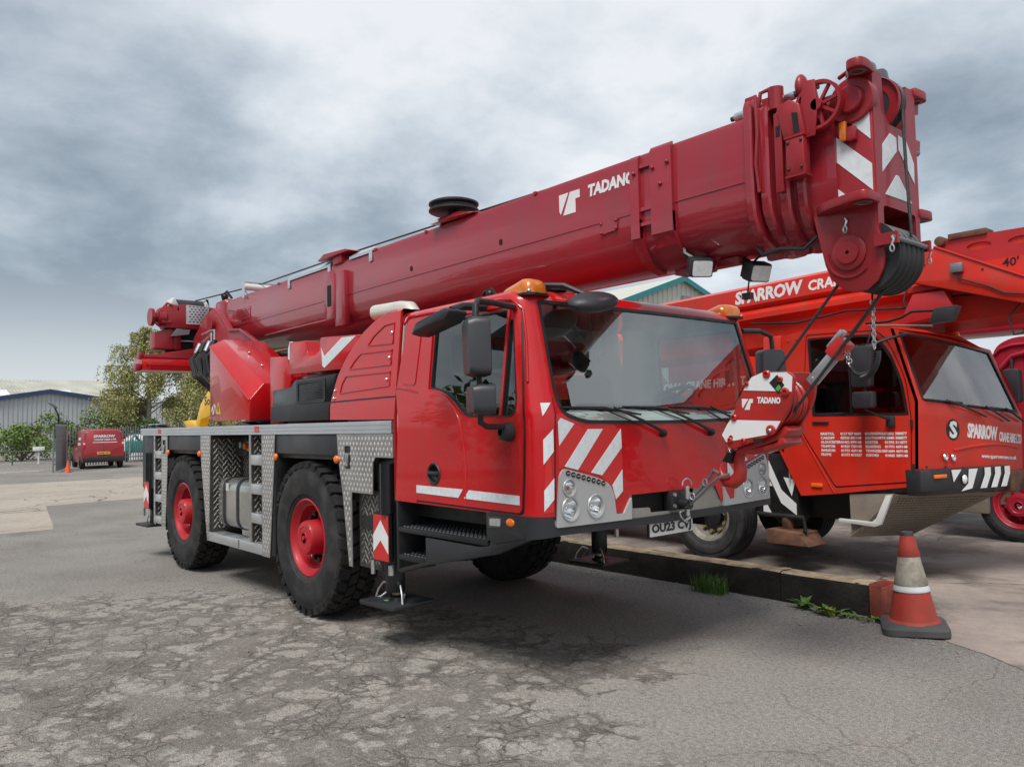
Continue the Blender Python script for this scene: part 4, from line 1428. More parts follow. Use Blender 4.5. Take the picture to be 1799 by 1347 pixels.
panel(rwh, [], front_map(XR + .02), -.002, .005).build('rear_window', 'dark_glass', cab)

# glazing with black rubber frames
def glaze(poly, gm, name, d=-.012, ring=.02, cu=CU, cv=CV):
    panel(poly, [], cabmap, d, .004, cu, cv).build(name, gm, cab, smooth=42)
    cxp, cyp = sum(p[0] for p in poly) / len(poly), sum(p[1] for p in poly) / len(poly)
    n = len(poly)
    inn = []
    for i in range(n):
        p, a_, b_ = Vector((*poly[i], 0)), Vector((*poly[i - 1], 0)), Vector((*poly[(i + 1) % n], 0))
        t = (b_ - a_).normalized()
        nn = Vector((-t.y, t.x, 0))
        if nn.dot(Vector((cxp, cyp, 0)) - p) < 0:
            nn = -nn
        q = p + nn * ring
        inn.append((q.x, q.y))
    panel(poly, [inn], cabmap, .004, .016, cu, cv).build('rubber_seal', 'black', cab, smooth=42)


glaze(near(WD), 'side_glass', 'door_window', ring=.010)
glaze(near(WQ), 'side_glass', 'quarter_window', ring=.007)
glaze(farq(WD), 'side_glass', 'door_window', ring=.010)
glaze(farq(WQ), 'side_glass', 'quarter_window', ring=.007)
glaze(WS, 'windscreen', 'windscreen', -.006, .022)

# door leaf: raised skin over the shell with recessed joint, crease, handle and reflective strips
dl = [(1.838, 1.128), (2.972, 1.112), (2.985, 1.30), (3.0, 1.66), (2.968, 1.90), (2.905, 2.335), (2.86, 2.405), (1.95, 2.425), (1.925, 2.39), (1.87, 1.90)]
DL = rpoly(dl, [.02, .03, .0, .1, .1, .08, .05, .06, .06, .1], 4)
grow = lambda P, d: [(p[0] + (-d if p[0] < 2.4 else d), p[1] + (-d if p[1] < 1.75 else d)) for p in P]
win_hole_d = [(p[0] + (-.014 if p[0] < 2.4 else .012), p[1] + (.012 if p[1] > 2.1 else -.014)) for p in WD]
dr = panel(near(DL), [near(rpoly([(1.992, 2.392), (1.985, 1.89), (2.09, 1.878), (2.20, 1.845), (2.29, 1.785), (2.385, 1.71), (2.46, 1.683), (2.91, 1.681), (2.95, 1.72), (2.952, 1.80), (2.868, 2.315), (2.838, 2.385)], [.04, .02, .05, .08, .08, .05, .05, .04, .05, .06, .02, .03], 3)), near(circ(2.066, 1.318, .070, 24))],
           cabmap, .012, .010, CU, CV).build('door', 'red', crane, bevel=0, smooth=42)
panel(near(rpoly(grow(dl, .012), [.02, .03, 0, .1, .1, .08, .05, .06, .06, .1], 4)), [near(DL)], cabmap, .0015, .004, CU, CV).build('door_joint', 'black', cab, smooth=42)
for a_, b_ in (([(2.782, 1.70), (2.806, 1.70), (2.834, 2.36), (2.815, 2.36)], 'red'),):
    panel(near(a_), [], cabmap, .012, .022, CU, CV).build('window_divider', b_, cab)
MB().tube([cabmap(-qx(x, z), z, .012) for x, z in ((2.09, 1.87), (2.20, 1.835), (2.30, 1.77), (2.37, 1.68), (2.41, 1.55), (2.425, 1.40), (2.43, 1.14))], .006, 6).build('door_crease', 'red', dr)
MB().lathe([(.078, -.014), (.070, -.022), (.060, -.016), (.058, .02), (.05, .035), (.001, .04)], (2.066, N, 1.318), 'y', 28).build('handle_cup', 'black_plastic', dr)
MB().box(2.0, 2.13, N - .030, N - .016, 1.312, 1.336).build('door_handle', 'grey_plastic', dr, bevel=.006)
for pl in ([(1.848, 1.178), (2.346, 1.170), (2.398, 1.228), (1.848, 1.232)], [(2.408, 1.169), (2.962, 1.160), (2.962, 1.216), (2.462, 1.226)]):
    panel(near(pl), [], cabmap, .0155, .002, CU, CV).build('reflective_strip', 'white_reflective', dr, smooth=0)
# pillar panel behind the door (pressed) and its joints
pp = rpoly([(1.625, 1.96), (1.80, 1.94), (1.845, 2.40), (1.69, 2.415)], .03)
panel(near(pp), [], cabmap, .006, .006, CU, CV).build('pillar_panel', 'red', cab, smooth=42)
MB().tube([cabmap(-qx(x, z), z, .002) for x, z in ((1.55, 1.935), (1.70, 1.915), (1.87, 1.885))], .006, 6).build('belt_crease', 'red', cab)
MB().tube([cabmap(-qx(x, z), z, .001) for x, z in ((1.838, 1.128), (1.83, 1.107))], .003, 6).build('joint', 'black', cab)
# roof drip moulding above door
MB().tube([cabmap(-qx(x, z), z, .004) for x, z in ((1.60, 2.40), (1.66, 2.452), (2.2, 2.446), (2.70, 2.44), (2.83, 2.425), (2.91, 2.36), (2.96, 2.15), (3.0, 1.90))], .009, 6).build('drip_rail', 'red', cab)
# front corner joint
for s_ in (-1, 1):
    MB().tube([cabmap(s_ * q, z, .001) for q, z in ((1.117, 1.80), (1.120, 1.70), (1.128, 1.5), (1.135, 1.3), (1.137, 1.07))], .0045, 6).build('corner_joint', 'black', cab)

# red and white hatch panels on the front corners
fm = lambda q, z, off=0: cabmap(q, z, off)
for s_ in (-1, 1):
    P = lambda pts: [(-s_ * q, z) for q, z in pts]
    bgp = [(-1.108, 1.660), (-1.085, 1.680), (-.90, 1.612), (-.566, 1.604), (-.569, 1.20), (-.640, 1.145), (-.655, 1.22), (-.69, 1.26), (-.77, 1.312), (-1.06, 1.388), (-1.105, 1.37)]
    panel(P(bgp), [], fm, .0025, .002, CU, ()).build('hatch_panel', 'stripe_red', cab, smooth=0)
    cgp = [(-1.204, 1.77), (-1.140, 1.77), (-1.143, 1.20), (-1.15, 1.115), (-1.208, 1.11)]
    panel(P(cgp), [], fm, .0025, .002, CU, ()).build('hatch_panel', 'stripe_red', cab, smooth=0)
    for pl in ([(-1.204, 1.77), (-1.140, 1.77), (-1.205, 1.69)], [(-1.205, 1.548), (-1.141, 1.612), (-1.141, 1.478), (-1.206, 1.40)], [(-1.206, 1.247), (-1.142, 1.318), (-1.145, 1.193), (-1.208, 1.122)],
               [(-1.104, 1.652), (-1.082, 1.677), (-.975, 1.640), (-1.099, 1.51)], [(-.862, 1.605), (-.735, 1.603), (-.955, 1.358), (-1.060, 1.384)],
               [(-.575, 1.60), (-.570, 1.481), (-.752, 1.314), (-.845, 1.336)], [(-.570, 1.34), (-.571, 1.204), (-.635, 1.155), (-.665, 1.245)]):
        panel(P(pl), [], fm, .0045, .002, CU, ()).build('white_stripe', 'white_reflective', cab, smooth=0)

# lamp clusters
for s_ in (-1, 1):
    P = lambda pts: [(-s_ * q, z) for q, z in pts]
    lampc = LAMPS
    gp = rpoly([(-1.108, 1.335), (-1.075, 1.374), (-.80, 1.302), (-.70, 1.262), (-.662, 1.20), (-.645, 1.066), (-.575, 1.062), (-.50, 1.165), (-.505, 1.02), (-1.140, 1.024)], [.03, .04, .05, .05, .05, .0, .0, .02, .0, .01], 4)
    cl_ = panel(P(gp), [circ(-s_ * q, z, r_ * .98, 24) for q, z, r_ in lampc], fm, .014, .03, CU, ()).build('lamp_cluster', 'silver', crane, bevel=0, smooth=30)
    for q, z, r_ in lampc:
        qq = -s_ * q
        px_, py_, pz_ = cabmap(qq, z, 0)
        MB().lathe([(r_ * 1.16, .014), (r_ * 1.10, .022), (r_ * .96, .020), (r_ * .92, .0)], (px_, py_, pz_), 'x', 28).build('bezel', 'silver', cl_)
        MB().lathe([(r_ * .97, .006), (r_ * .75, -.030), (r_ * .35, -.050), (.002, -.054)], (px_, py_, pz_), 'x', 28).build('reflector', 'lamp_bowl', cl_)
        MB().lathe([(r_ * .22, -.045), (r_ * .20, -.02), (.001, -.015)], (px_, py_, pz_), 'x', 14).build('bulb', 'amber' if r_ < .05 else 'chrome', cl_)
        g_ = MB().lathe([(r_ * .96, .008), (r_ * .8, .016), (r_ * .4, .022), (.001, .024)], (px_, py_, pz_), 'x', 24)
        g_.build('lamp_lens', 'clear_lens', cl_)
    for k_ in range(8):
        t = k_ / 7
        qq, z = -s_ * (-1.046 + .29 * t), 1.343 - .078 * t
        p = cabmap(qq, z, 0)
        MB().lathe([(.0165, .012), (.0165, .019), (.012, .019), (.011, .016), (.001, .015)], p, 'x', 14).build('day_lamp', ['silver', 'black'][1], cl_)
        MB().box(p[0] + .016, p[0] + .0185, p[1] - .011, p[1] + .011, p[2] - .003, p[2] + .003).build('day_lamp_bar', 'silver', cl_)
# grey lower bumper between the clusters, with the towing recess
lb = [(-.505, 1.165), (-.505, 1.02), (-.3, 1.012), (.3, 1.012), (.505, 1.02), (.505, 1.185), (.40, 1.19), (-.505, 1.19)]
panel(lb, [rpoly([(-.475, 1.182), (-.47, 1.082), (-.30, 1.075), (-.295, 1.04), (-.10, 1.036), (-.09, 1.06), (.16, 1.06), (.165, 1.182)], .012)], fm, -.012, .012, CU, ()).build('bumper_centre', 'silver_shaded', cab, smooth=30)
MB().box(2.85, 3.08, -.55, .52, 1.0, 1.20).build('tow_recess', 'recess_shade', cab)
MB().box(3.10, 3.175, -.12, .08, 1.04, 1.17).build('tow_block', 'black', cab, bevel=.012)
for y_, z_ in ((-.095, 1.145), (-.095, 1.07), (.055, 1.07), (.055, 1.145)):
    MB().cyl((3.17, y_, z_), (3.187, y_, z_), .013, n=8).build('tow_bolt', 'zinc', cab)
tj = MB().cyl((3.16, -.02, 1.08), (3.25, -.02, 1.08), .035, n=14).build('tow_jaw', 'black', crane)
MB().cyl((3.215, -.005, 1.0), (3.215, -.005, 1.20), .016, n=10).build('tow_pin', 'zinc', tj)
MB().tube([(3.215 + .0, -.055 + .05 * (1 - math.cos(t)), 1.205 + .045 * math.sin(t)) for t in [math.pi * i / 10 for i in range(11)]], .006, 6).build('pin_loop', 'zinc', tj)
MB().tube([(3.215, -.05, 1.04), (3.22, -.10, 1.03), (3.22, -.085, 1.0), (3.22, -.05, .968), (3.22, -.02, .98), (3.22, .01, .995)], .006, 6).tube([(3.218 + .012 * math.sin(i), -.005 + .01 * math.cos(i), 1.0 - .009 * i) for i in range(6)], .005, 5).build('safety_chain', 'zinc', tj)

# black lower valance, number plate
val = [(-qx(2.66, 1.0), 1.10), (-qx(2.66, 1.0), 1.0), (-1.31, .955), (-1.1, .975), (0, .965), (1.1, .975), (1.31, .955), (qx(2.66, 1.0), 1.0), (qx(2.66, 1.0), 1.10), (1.16, 1.09), (1.14, 1.022), (.5, 1.018), (-.5, 1.018), (-1.14, 1.022), (-1.16, 1.09)]
panel(val, [], lambda q, z, off=0: cabmap(q, 1.1, off)[:2] + (z,), .006, .02, CU, ()).build('lower_valance', 'black_plastic', cab, smooth=42)
np_ = MB().box(3.10, 3.118, -.30, .175, .868, .972).build('number_plate', 'black', crane, bevel=.004)
PM = front_map(3.118)
panel(rpoly([(-.292, .876), (.167, .876), (.167, .964), (-.292, .964)], .006), [], PM, .003, .002).build('plate_face', 'plate_white', np_, smooth=0)
lettering('plate', (-.272, .147, .881, .959), PM, 'black', np_, 'plate_number', .0055, .002)
MB().box(2.95, 3.1, -.2, .1, .95, 1.0).build('plate_bracket', 'black', cab)

# wipers
for bq, bz, tq, tz, b0, b1 in ((-.176, 1.562, -.65, 1.738, -1.07, -.39), (.361, 1.556, -.153, 1.73, -.55, .118), (.80, 1.575, .36, 1.742, -.04, .62)):
    wp = MB().lathe([(.028, 0), (.026, .03), (.012, .038)], cabmap(bq, bz, 0), 'x', 14).build('wiper', 'black', crane)
    MB().tube([cabmap(bq, bz, .04), cabmap((bq + tq) / 2, (bz + tz) / 2, .05), cabmap(tq, tz, .03)], [.014, .010, .007], 6).build('wiper_arm', 'black', wp)
    MB().tube([cabmap(b0, 1.742, .014), cabmap((b0 + b1) / 2, 1.735, .02), cabmap(b1, 1.690, .014)], [.006, .010, .006], 6).build('wiper_blade', 'black', wp)
    MB().tube([cabmap(tq - .12, tz - .0, .02), cabmap(bq - .25, 1.63, .02)], .004, 5).build('washer_line', 'black', wp)

# cab interior
ci = MB().prism([(2.62, 1.10), (3.06, 1.10), (3.09, 1.62), (2.92, 1.72), (2.70, 1.66)], 'y', -1.12, 1.12).build('dashboard', 'lining', cab, bevel=.03)
for yy in (.55, -.55):
    st = MB().box(1.85, 2.35, yy - .25, yy + .25, 1.30, 1.45).build('seat', 'seat_grey', crane, bevel=.05)
    MB().prism([(1.80, 1.42), (1.95, 1.42), (1.82, 2.05), (1.70, 2.05)], 'y', yy - .24, yy + .24).build('seat_back', 'seat_grey', st, bevel=.05)
    MB().prism([(1.72, 2.08), (1.82, 2.08), (1.79, 2.26), (1.70, 2.26)], 'y', yy - .13, yy + .13).build('head_rest', 'seat_grey', st, bevel=.03)
sw = MB()
sw.tube([(.21 * math.cos(t), .21 * math.sin(t), 0) for t in [2 * math.pi * i / 28 for i in range(29)]], .015, 8)
sw.cyl((0, 0, 0), (0, 0, -.3), .03).box(-.2, .2, -.02, .02, -.01, .0).box(-.02, .02, -.2, .2, -.01, .0).cyl((0, 0, -.02), (0, 0, .02), .06)
sw.xf(Matrix.Translation((2.68, .50, 1.80)) @ Matrix.Rotation(R(-28), 4, 'Y')).build('steering_wheel', 'black', cab)
MB().box(2.80, 2.84, -.50, -.36, 2.10, 2.20).cyl((2.86, -.43, 2.15), (2.93, -.45, 2.32), .012).build('dash_camera', 'black', cab, bevel=.01)
MB().tube([(2.93, -.62, 2.36), (2.94, -.6, 2.2), (2.95, -.58, 2.02)], .006).box(2.93, 2.97, -.60, -.56, 1.96, 2.03).build('hanging_mic', 'black', cab)
MB().box(2.95, 2.99, .86, .92, 1.93, 2.02).tube([(2.93, .84, 1.86), (2.97, .90, 1.95), (2.95, .95, 2.10)], .012).build('phone_holder', 'black', cab)

# roof beacons, aerial bits
for s_ in (-1, 1):
    b_ = rpoly([(2.55, 1.06), (2.62, .94), (2.88, .93), (2.94, 1.0), (2.95, 1.13), (2.90, 1.165), (2.64, 1.155)], .03, 3)
    rg = []
    for z_, k_ in ((2.462, .96), (2.485, .95), (2.52, .90), (2.548, .79), (2.561, .58), (2.565, .28)):
        rg.append([(2.80 + (p[0] - 2.80) * k_, s_ * (1.05 + (p[1] - 1.05) * k_), z_ - max(0, 2.80 - (2.80 + (p[0] - 2.80) * k_)) * .55 * (z_ - 2.462) / .15) for p in b_])
    bc = MB().loft(rg).build('roof_beacon', 'amber', crane, smooth=45)
    MB().loft([[(2.80 + (p[0] - 2.80) * 1.05, s_ * (1.05 + (p[1] - 1.05) * 1.05), z_) for p in b_] for z_ in (2.448, 2.464)]).build('beacon_gasket', 'black', bc)
    MB().sphere((2.925, s_ * 1.14, 2.475), .014, 6).build('beacon_screw', 'chrome', bc)
MB().tube([(2.35, -1.05, 2.50), (2.36, -1.05, 2.545), (2.44, -1.05, 2.56), (2.50, -1.05, 2.505)], .014).sphere((2.43, -1.05, 2.53), .03, 6).build('roof_fitting', 'black', cab)

# side steps under the cab
MB().prism([(1.58, .62), (2.0, .68), (2.66, .88), (2.66, .99), (1.58, .99)], 'y', -.97, -.93).build('step_well', 'recess_shade', crane)
MB().box(1.58, 2.66, .93, .97, .80, .99).build('step_well', 'recess_shade', crane)
for (x0, x1, z) in ((1.57, 2.62, .915), (1.57, 1.93, .715)):
    sp_ = MB().box(x0, x1, N + .005, N + .32, z - .035, z).build('cab_step', 'black', crane, bevel=.004)
    tr_ = MB()
    for i in range(int((x1 - x0) / .045)):
        for j in range(5):
            tr_.lathe([(.014, 0), (.009, .008), (.006, .008)], (x0 + .03 + i * .045 + (.02 if j % 2 else 0), N + .04 + j * .055, z), 'z', 6)
    stuff(tr_.build('step_grip', 'grey_plastic', sp_, smooth=0))
MB().prism([(1.93, .68), (1.93, .87), (2.52, .865), (2.66, .885), (2.66, .83)], 'y', N, N + .02).build('step_skirt', 'black_plastic', crane, bevel=.003)
MB().prism([(1.55, .60), (1.60, .585), (1.93, .675), (2.7, .835), (3.02, .955), (2.70, 1.0), (2.64, .88), (1.93, .70), (1.62, .625)], 'y', N + .002, N + .05).build('step_frame', 'black', crane, bevel=.003)
MB().box(1.545, 1.575, N + .005, N + .33, .59, 1.10).build('step_upright', 'black', crane, bevel=.003)
MB().prism([(2.62, .93), (2.62, 1.098), (3.0, 1.092), (3.0, .96), (2.70, .90)], 'y', N - .004, N + .06).build('corner_box', 'black_plastic', crane, bevel=.008)
MB().prism(rpoly([(2.655, 1.005), (2.785, 1.01), (2.785, 1.075), (2.655, 1.07)], .02), 'y', N - .016, N).build('side_lamp', 'clear_lens', crane)
MB().prism(rpoly([(2.667, 1.015), (2.773, 1.02), (2.773, 1.065), (2.667, 1.06)], .012), 'y', N - .012, N - .003).build('lamp_insert', 'lamp_bowl', crane)
MB().sphere((2.862, N - .004, 1.048), .042, 10, 0, (1, .35, .62)).build('side_indicator', 'orange_lens', crane)

# mirrors
mr = MB().tube([(2.87, N + .06, 2.37), (2.88, -1.40, 2.385), (2.93, -1.55, 2.375), (2.955, -1.585, 2.34), (2.958, -1.59, 2.26)], .020, 10)
mr.tube([(2.98, -1.59, 1.95), (2.985, -1.59, 1.86)], .016).tube([(2.99, -1.59, 1.72), (2.98, -1.585, 1.66), (2.93, -1.50, 1.635), (2.89, N - .02, 1.63)], .018, 10)
mr = mr.build('mirror_arm', 'black_plastic', crane)
MB().lathe([(.055, 0), (.06, -.03), (.05, -.07), (.02, -.09)], (2.885, N, 1.60), 'y', 20).build('mirror_foot', 'black_plastic', mr)


def mirror_head(x0, x1, z0, z1, lean, y, name):
    o_ = rpoly([(x0, z0), (x1, z0), (x1, z1), (x0, z1)], .045, 4)
    cxx, czz = (x0 + x1) / 2, (z0 + z1) / 2
    rg = []
    for dy, k_ in ((-.075, .80), (-.07, .92), (-.03, 1.0), (.05, 1.0), (.055, .94)):
        rg.append([(cxx + (p[0] - cxx) * k_ + (p[1] - czz) * lean, y + dy, czz + (p[1] - czz) * k_) for p in o_])
    h_ = MB().loft(rg).xf(Matrix.Translation((cxx, y, 0)) @ Matrix.Rotation(R(-28), 4, 'Z') @ Matrix.Translation((-cxx, -y, 0))).build(name, 'grey_plastic', mr, smooth=55)
    return h_


mirror_head(2.86, 3.12, 1.925, 2.265, -.10, -1.60, 'main_mirror')
mirror_head(2.875, 3.165, 1.705, 1.875, -.03, -1.60, 'wide_mirror')
# kerb mirror above the door
km = MB()
ax_ = rpoly([(-.24, -.045), (.16, -.05), (.24, .01), (.20, .05), (-.16, .045)], .03, 4)
km.loft([[(p[0] * k_, dy, p[1] * k_) for p in ax_] for dy, k_ in ((-.10, .7), (-.085, .92), (0, 1), (.09, .97), (.1, .85))])
km.xf(Matrix.Translation((2.45, -1.50, 2.305)) @ Matrix.Diagonal((.86, .86, .80, 1)) @ Matrix.Rotation(R(-14), 4, 'Y') @ Matrix.Rotation(R(8), 4, 'Z'))
km = km.build('kerb_mirror', 'grey_plastic', crane, smooth=50)
MB().tube([(2.60, -1.50, 2.36), (2.58, -1.40, 2.40), (2.58, N + .07, 2.41)], [.03, .025, .03]).build('mirror_bracket', 'black_plastic', km)
# far-side mirror
MB().tube([(2.88, 1.22, 2.36), (2.90, 1.45, 2.37), (2.93, 1.56, 2.33), (2.93, 1.58, 2.2)], .02).build('mirror_arm', 'black_plastic', crane)
o_ = rpoly([(2.80, 1.75), (3.04, 1.75), (3.0, 2.22), (2.80, 2.22)], .04, 3)
MB().loft([[(p[0], 1.58 + dy, p[1]) for p in o_] for dy in (-.07, .07)]).xf(Matrix.Translation((2.9, 1.58, 0)) @ Matrix.Rotation(R(60), 4, 'Z') @ Matrix.Translation((-2.9, -1.58, 0))).build('mirror_head', 'grey_plastic', crane, bevel=.015)
# front-view mirror on the roof
fmr = MB().tube([(2.78, -.93, 2.55), (2.95, -.86, 2.53), (3.10, -.80, 2.45)], .018).build('front_mirror', 'black_plastic', crane)
MB().sphere((0, 0, 0), .15, 12, 0, (.80, 1.30, .42)).xf(Matrix.Translation((3.13, -.78, 2.405)) @ Matrix.Rotation(R(18), 4, 'Y') @ Matrix.Rotation(R(10), 4, 'X')).build('mirror_bowl', 'grey_plastic', fmr)
MB().lathe([(.085, 0), (.085, .03), (.06, .05), (.02, .055)], (2.79, -.80, 2.515), 'z', 20).build('mirror_base', 'black_plastic', fmr)
# ================================================================== superstructure of the main crane
# ---- rear fairing behind the cab, with pressed panels
fo = [(.51, 1.715), (.514, 1.862), (.565, 1.99), (.613, 2.084), (.72, 2.205), (.852, 2.317), (1.0, 2.41), (1.149, 2.474), (1.30, 2.51), (1.466, 2.520), (1.538, 2.515), (1.538, 1.70)]
fy = lambda z: 1.262 - .09 * max(0, z - 1.80)
def fmap(x, z, off=0):
    return (x, -fy(z) - off, z)
fr = panel(fo, [], fmap, 0, .02, frange(.55, 1.5, .1), frange(1.75, 2.5, .06)).build('cab_fairing', 'red', crane, smooth=50)
tp_ = []
for k_, (x, z) in enumerate(fo[1:11]):
    tp_.append([(x, -fy(z), z), (x + .01, -fy(z) + .02, z + .018), (x + .01, -.5, z + .02), (x, -.48, z)])
MB().loft(tp_, False).build('fairing_top', 'red', fr, smooth=60)
MB().prism([(p[0] + .01, p[1] - .01) for p in fo[1:11]] + [(1.53, 1.70), (.52, 1.70)], 'y', -1.10, -.45).build('fairing_core', 'head_red', fr)
MB().tube([fmap(x, z, .002) for x, z in ((.515, 1.862), (1.0, 1.868), (1.535, 1.872))], .005, 6).build('seam', 'black', fr)
def rib(pts):
    MB().tube([fmap(x, z, .001) for x, z in pts + pts[:1]], .007, 6).build('pressed_rib', 'red', fr)
rib([(.67, 1.93), (1.44, 1.955), (1.445, 2.06), (.76, 2.065), (.70, 2.01)])
rib([(.81, 2.12), (1.445, 2.115), (1.45, 2.225), (.98, 2.235), (.88, 2.18)])
rib([(1.08, 2.29), (1.455, 2.275), (1.46, 2.43), (1.32, 2.425), (1.17, 2.36)])
for x, z in ((1.40, 2.005), (1.42, 2.17), (1.435, 2.36), (.585, 1.955), (.575, 1.89)):
    p = fmap(x, z, .004)
    MB().sphere(p, .014, 6).build('fastener', 'chrome', fr)

# ---- black engine cover with grille
eo = [(-.715, 1.715), (-.695, 2.02), (-.305, 2.03), (-.22, 2.092), (.59, 2.104), (.52, 1.93), (.465, 1.715)]
ec = MB().prism(eo, 'y', -1.243, -.5).build('engine_cover', 'black_gloss', crane, bevel=.02)
MB().prism([(-.72, 1.715), (-.705, 1.86), (.49, 1.868), (.465, 1.715)], 'y', -1.255, -1.20).build('cover_skirt', 'black_plastic', ec, bevel=.01)
panel(rpoly([(-.155, 1.865), (.40, 1.87), (.40, 2.075), (-.155, 2.07)], .025), [rpoly([(-.125, 1.89), (.37, 1.895), (.37, 2.052), (-.125, 2.047)], .02)], side_map(-1.243), .008, .006).build('grille_frame', 'black_plastic', ec)
gb = MB()
for i in range(11):
    gb.box(-.13, .375, -1.2465, -1.2445, 1.895 + i * .0142, 1.902 + i * .0142)
gb.build('grille_bars', 'black', ec, smooth=0)

# ---- red ballast block with white chevron, on its stand
bw = MB().prism([(-.42, 2.155), (-.405, 2.455), (-.06, 2.44), (-.05, 2.34), (.0, 2.30), (.12, 2.295), (.20, 2.33), (.215, 2.425), (.23, 2.44), (.9, 2.40), (.9, 2.13)], 'y', -1.2, -.50).build('ballast_block', 'red', crane, bevel=.02)
MB().prism([(-.05, 2.30), (.215, 2.29), (.215, 2.36), (-.05, 2.36)], 'y', -1.05, -.7).build('notch_floor', 'red', bw)
panel([(.245, 2.345), (.30, 2.27), (.62, 2.402), (.86, 2.394), (.30, 2.168), (.262, 2.19)], [], side_map(-1.2), .003, .002).build('white_chevron', 'white_reflective', bw, smooth=0)
MB().prism(rpoly([(-.50, 2.30), (-.43, 2.30), (-.43, 2.46), (-.46, 2.47), (-.50, 2.40)], .01), 'y', -1.17, -1.14).build('shackle_plate', 'white', bw)
MB().prism([(-.94, 1.70), (-.94, 2.36), (-.535, 2.335), (-.46, 2.1), (-.62, 1.70)], 'y', -1.16, -1.12).box(-.8, .3, -1.1, -.5, 1.7, 2.14).build('ballast_stand', 'red', crane, bevel=.006)

# ---- exhaust
MB().tube([(1.42, -.98, 2.40), (1.40, -.98, 2.50), (1.33, -.98, 2.565), (1.20, -.98, 2.585), (.82, -.98, 2.60)], [.062, .064, .066, .066, .066], 20, False).tube([(.815, -.98, 2.60), (.83, -.98, 2.60)], [.066, .056], 20, False).build('exhaust_pipe', 'cream_pipe', crane, recalc=False)
MB().cyl((.86, -.98, 2.598), (.88, -.98, 2.597), .058, n=20).build('exhaust_bore', 'recess_shade', crane)
MB().box(.75, 1.45, -.9, .9, 2.1, 2.42).build('engine_hood', 'head_red', crane, bevel=.03)

# ---- angular side box with chamfered lid
A = [(-2.5, -1.2, 1.752), (-2.5, -1.2, 2.612), (-1.352, -1.2, 1.955), (-1.372, -1.2, 1.738)]
B = [(-2.5, -1.04, 1.752), (-2.5, -1.04, 2.69), (-1.352, -1.05, 2.125), (-1.372, -1.05, 1.738)]
Cc = [(-2.5, -.55, 1.752), (-2.5, -.55, 2.69), (-1.352, -.55, 2.15), (-1.372, -.55, 1.738)]
sb = MB().loft([A, B, Cc]).build('side_cover', 'red', crane, bevel=.008)
MB().tube([(-2.49, -1.203, 2.602), (-1.36, -1.203, 1.952)], .008, 6).build('cover_edge', 'red', sb)
for x, z in ((-2.1, 2.47), (-1.75, 2.30)):
    MB().sphere((x, -.9, z + .04), .015, 6).build('fastener', 'chrome', sb)
sg = MB().prism(circ(-2.395, 1.872, .058, 24, .066), 'y', -1.204, -1.2).build('warning_disc', 'white', sb, smooth=0)
panel(circ(-2.395, 1.872, .056, 24, .064), [circ(-2.395, 1.872, .046, 24, .053)], side_map(-1.204), .003, .002).build('warning_ring', 'black', sb, smooth=0)
panel([(-2.43, 1.835), (-2.41, 1.83), (-2.355, 1.91), (-2.375, 1.915)], [], side_map(-1.204), .003, .002).build('warning_mark', 'stripe_red', sb, smooth=0)
panel([(-2.31, 1.83), (-2.17, 1.826), (-2.238, 1.962)], [], side_map(-1.2), .003, .002).build('warning_triangle', 'yellow', sb, smooth=0)
panel([(-2.25, 1.85), (-2.225, 1.85), (-2.222, 1.90), (-2.237, 1.925), (-2.252, 1.90)], [], side_map(-1.2), .005, .002).build('warning_mark', 'black', sb, smooth=0)

# ---- turntable and cheek plates carrying the boom foot
MB().lathe([(.95, 1.62), (.95, 1.70), (.88, 1.72), (.88, 1.80)], (-1.9, 0, 0), 'z', 48).build('slew_ring', 'black', crane)
MB().box(-3.0, -.95, -.56, .56, 1.75, 2.10).build('turntable', 'head_red', crane, bevel=.02)
ck = [(-4.95, 2.55), (-4.95, 2.95), (-4.5, 3.22), (-4.15, 3.30), (-3.9, 3.18), (-3.55, 2.93), (-3.2, 2.90), (-2.18, 2.49), (-1.75, 2.2), (-1.55, 1.76), (-2.95, 1.76), (-3.3, 2.25), (-4.2, 2.45)]
for s_ in (-1, 1):
    c_ = MB().prism(ck, 'y', s_ * .50, s_ * .57).build('cheek_plate', 'head_red', crane, bevel=.008)
    MB().tube([(x, s_ * .575, z) for x, z in ck[4:9]], .018, 6).build('cheek_flange', 'head_red', c_)
MB().cyl((-4.15, -.62, 3.08), (-4.15, .62, 3.08), .10, n=24).build('boom_pivot', 'head_red', crane)
MB().cyl((-2.6, 0, 2.25), (.9, 0, 2.72), .13, n=20).build('lift_cylinder', 'head_red', crane)
# hydraulic valves beside the cheek
hv = MB().box(-3.45, -2.75, -1.0, -.75, 2.30, 2.66).build('valve_block', 'black', crane, bevel=.02)
r_ = random.Random(5)
for i in range(9):
    x = -3.42 + i * .075
    MB().tube([(x, -1.02, 2.60 + r_.uniform(-.05, .06)), (x - .05, -1.10, 2.52), (x + r_.uniform(-.06, .06), -1.08, 2.32), (x + .15, -.95, 2.05 + r_.uniform(0, .15)), (x + .3, -.8, 1.9)], .018, 6).build('hydraulic_hose', 'black', hv)
for i in range(4):
    MB().cyl((-3.4 + i * .17, -1.05, 2.6), (-3.4 + i * .17, -1.0, 2.72), .03, n=10).build('valve_cap', ['zinc', 'black'][i % 2], hv)
MB().tube([(-3.15, -.95, 2.68), (-3.15, -.95, 2.83), (-3.5, -.85, 2.84), (-3.9, -.8, 2.80)], .012).tube([(-3.05, -.95, 2.68), (-3.05, -.95, 2.86), (-3.5, -.85, 2.90), (-3.9, -.8, 2.90)], .012).build('hydraulic_pipe', 'zinc', hv)

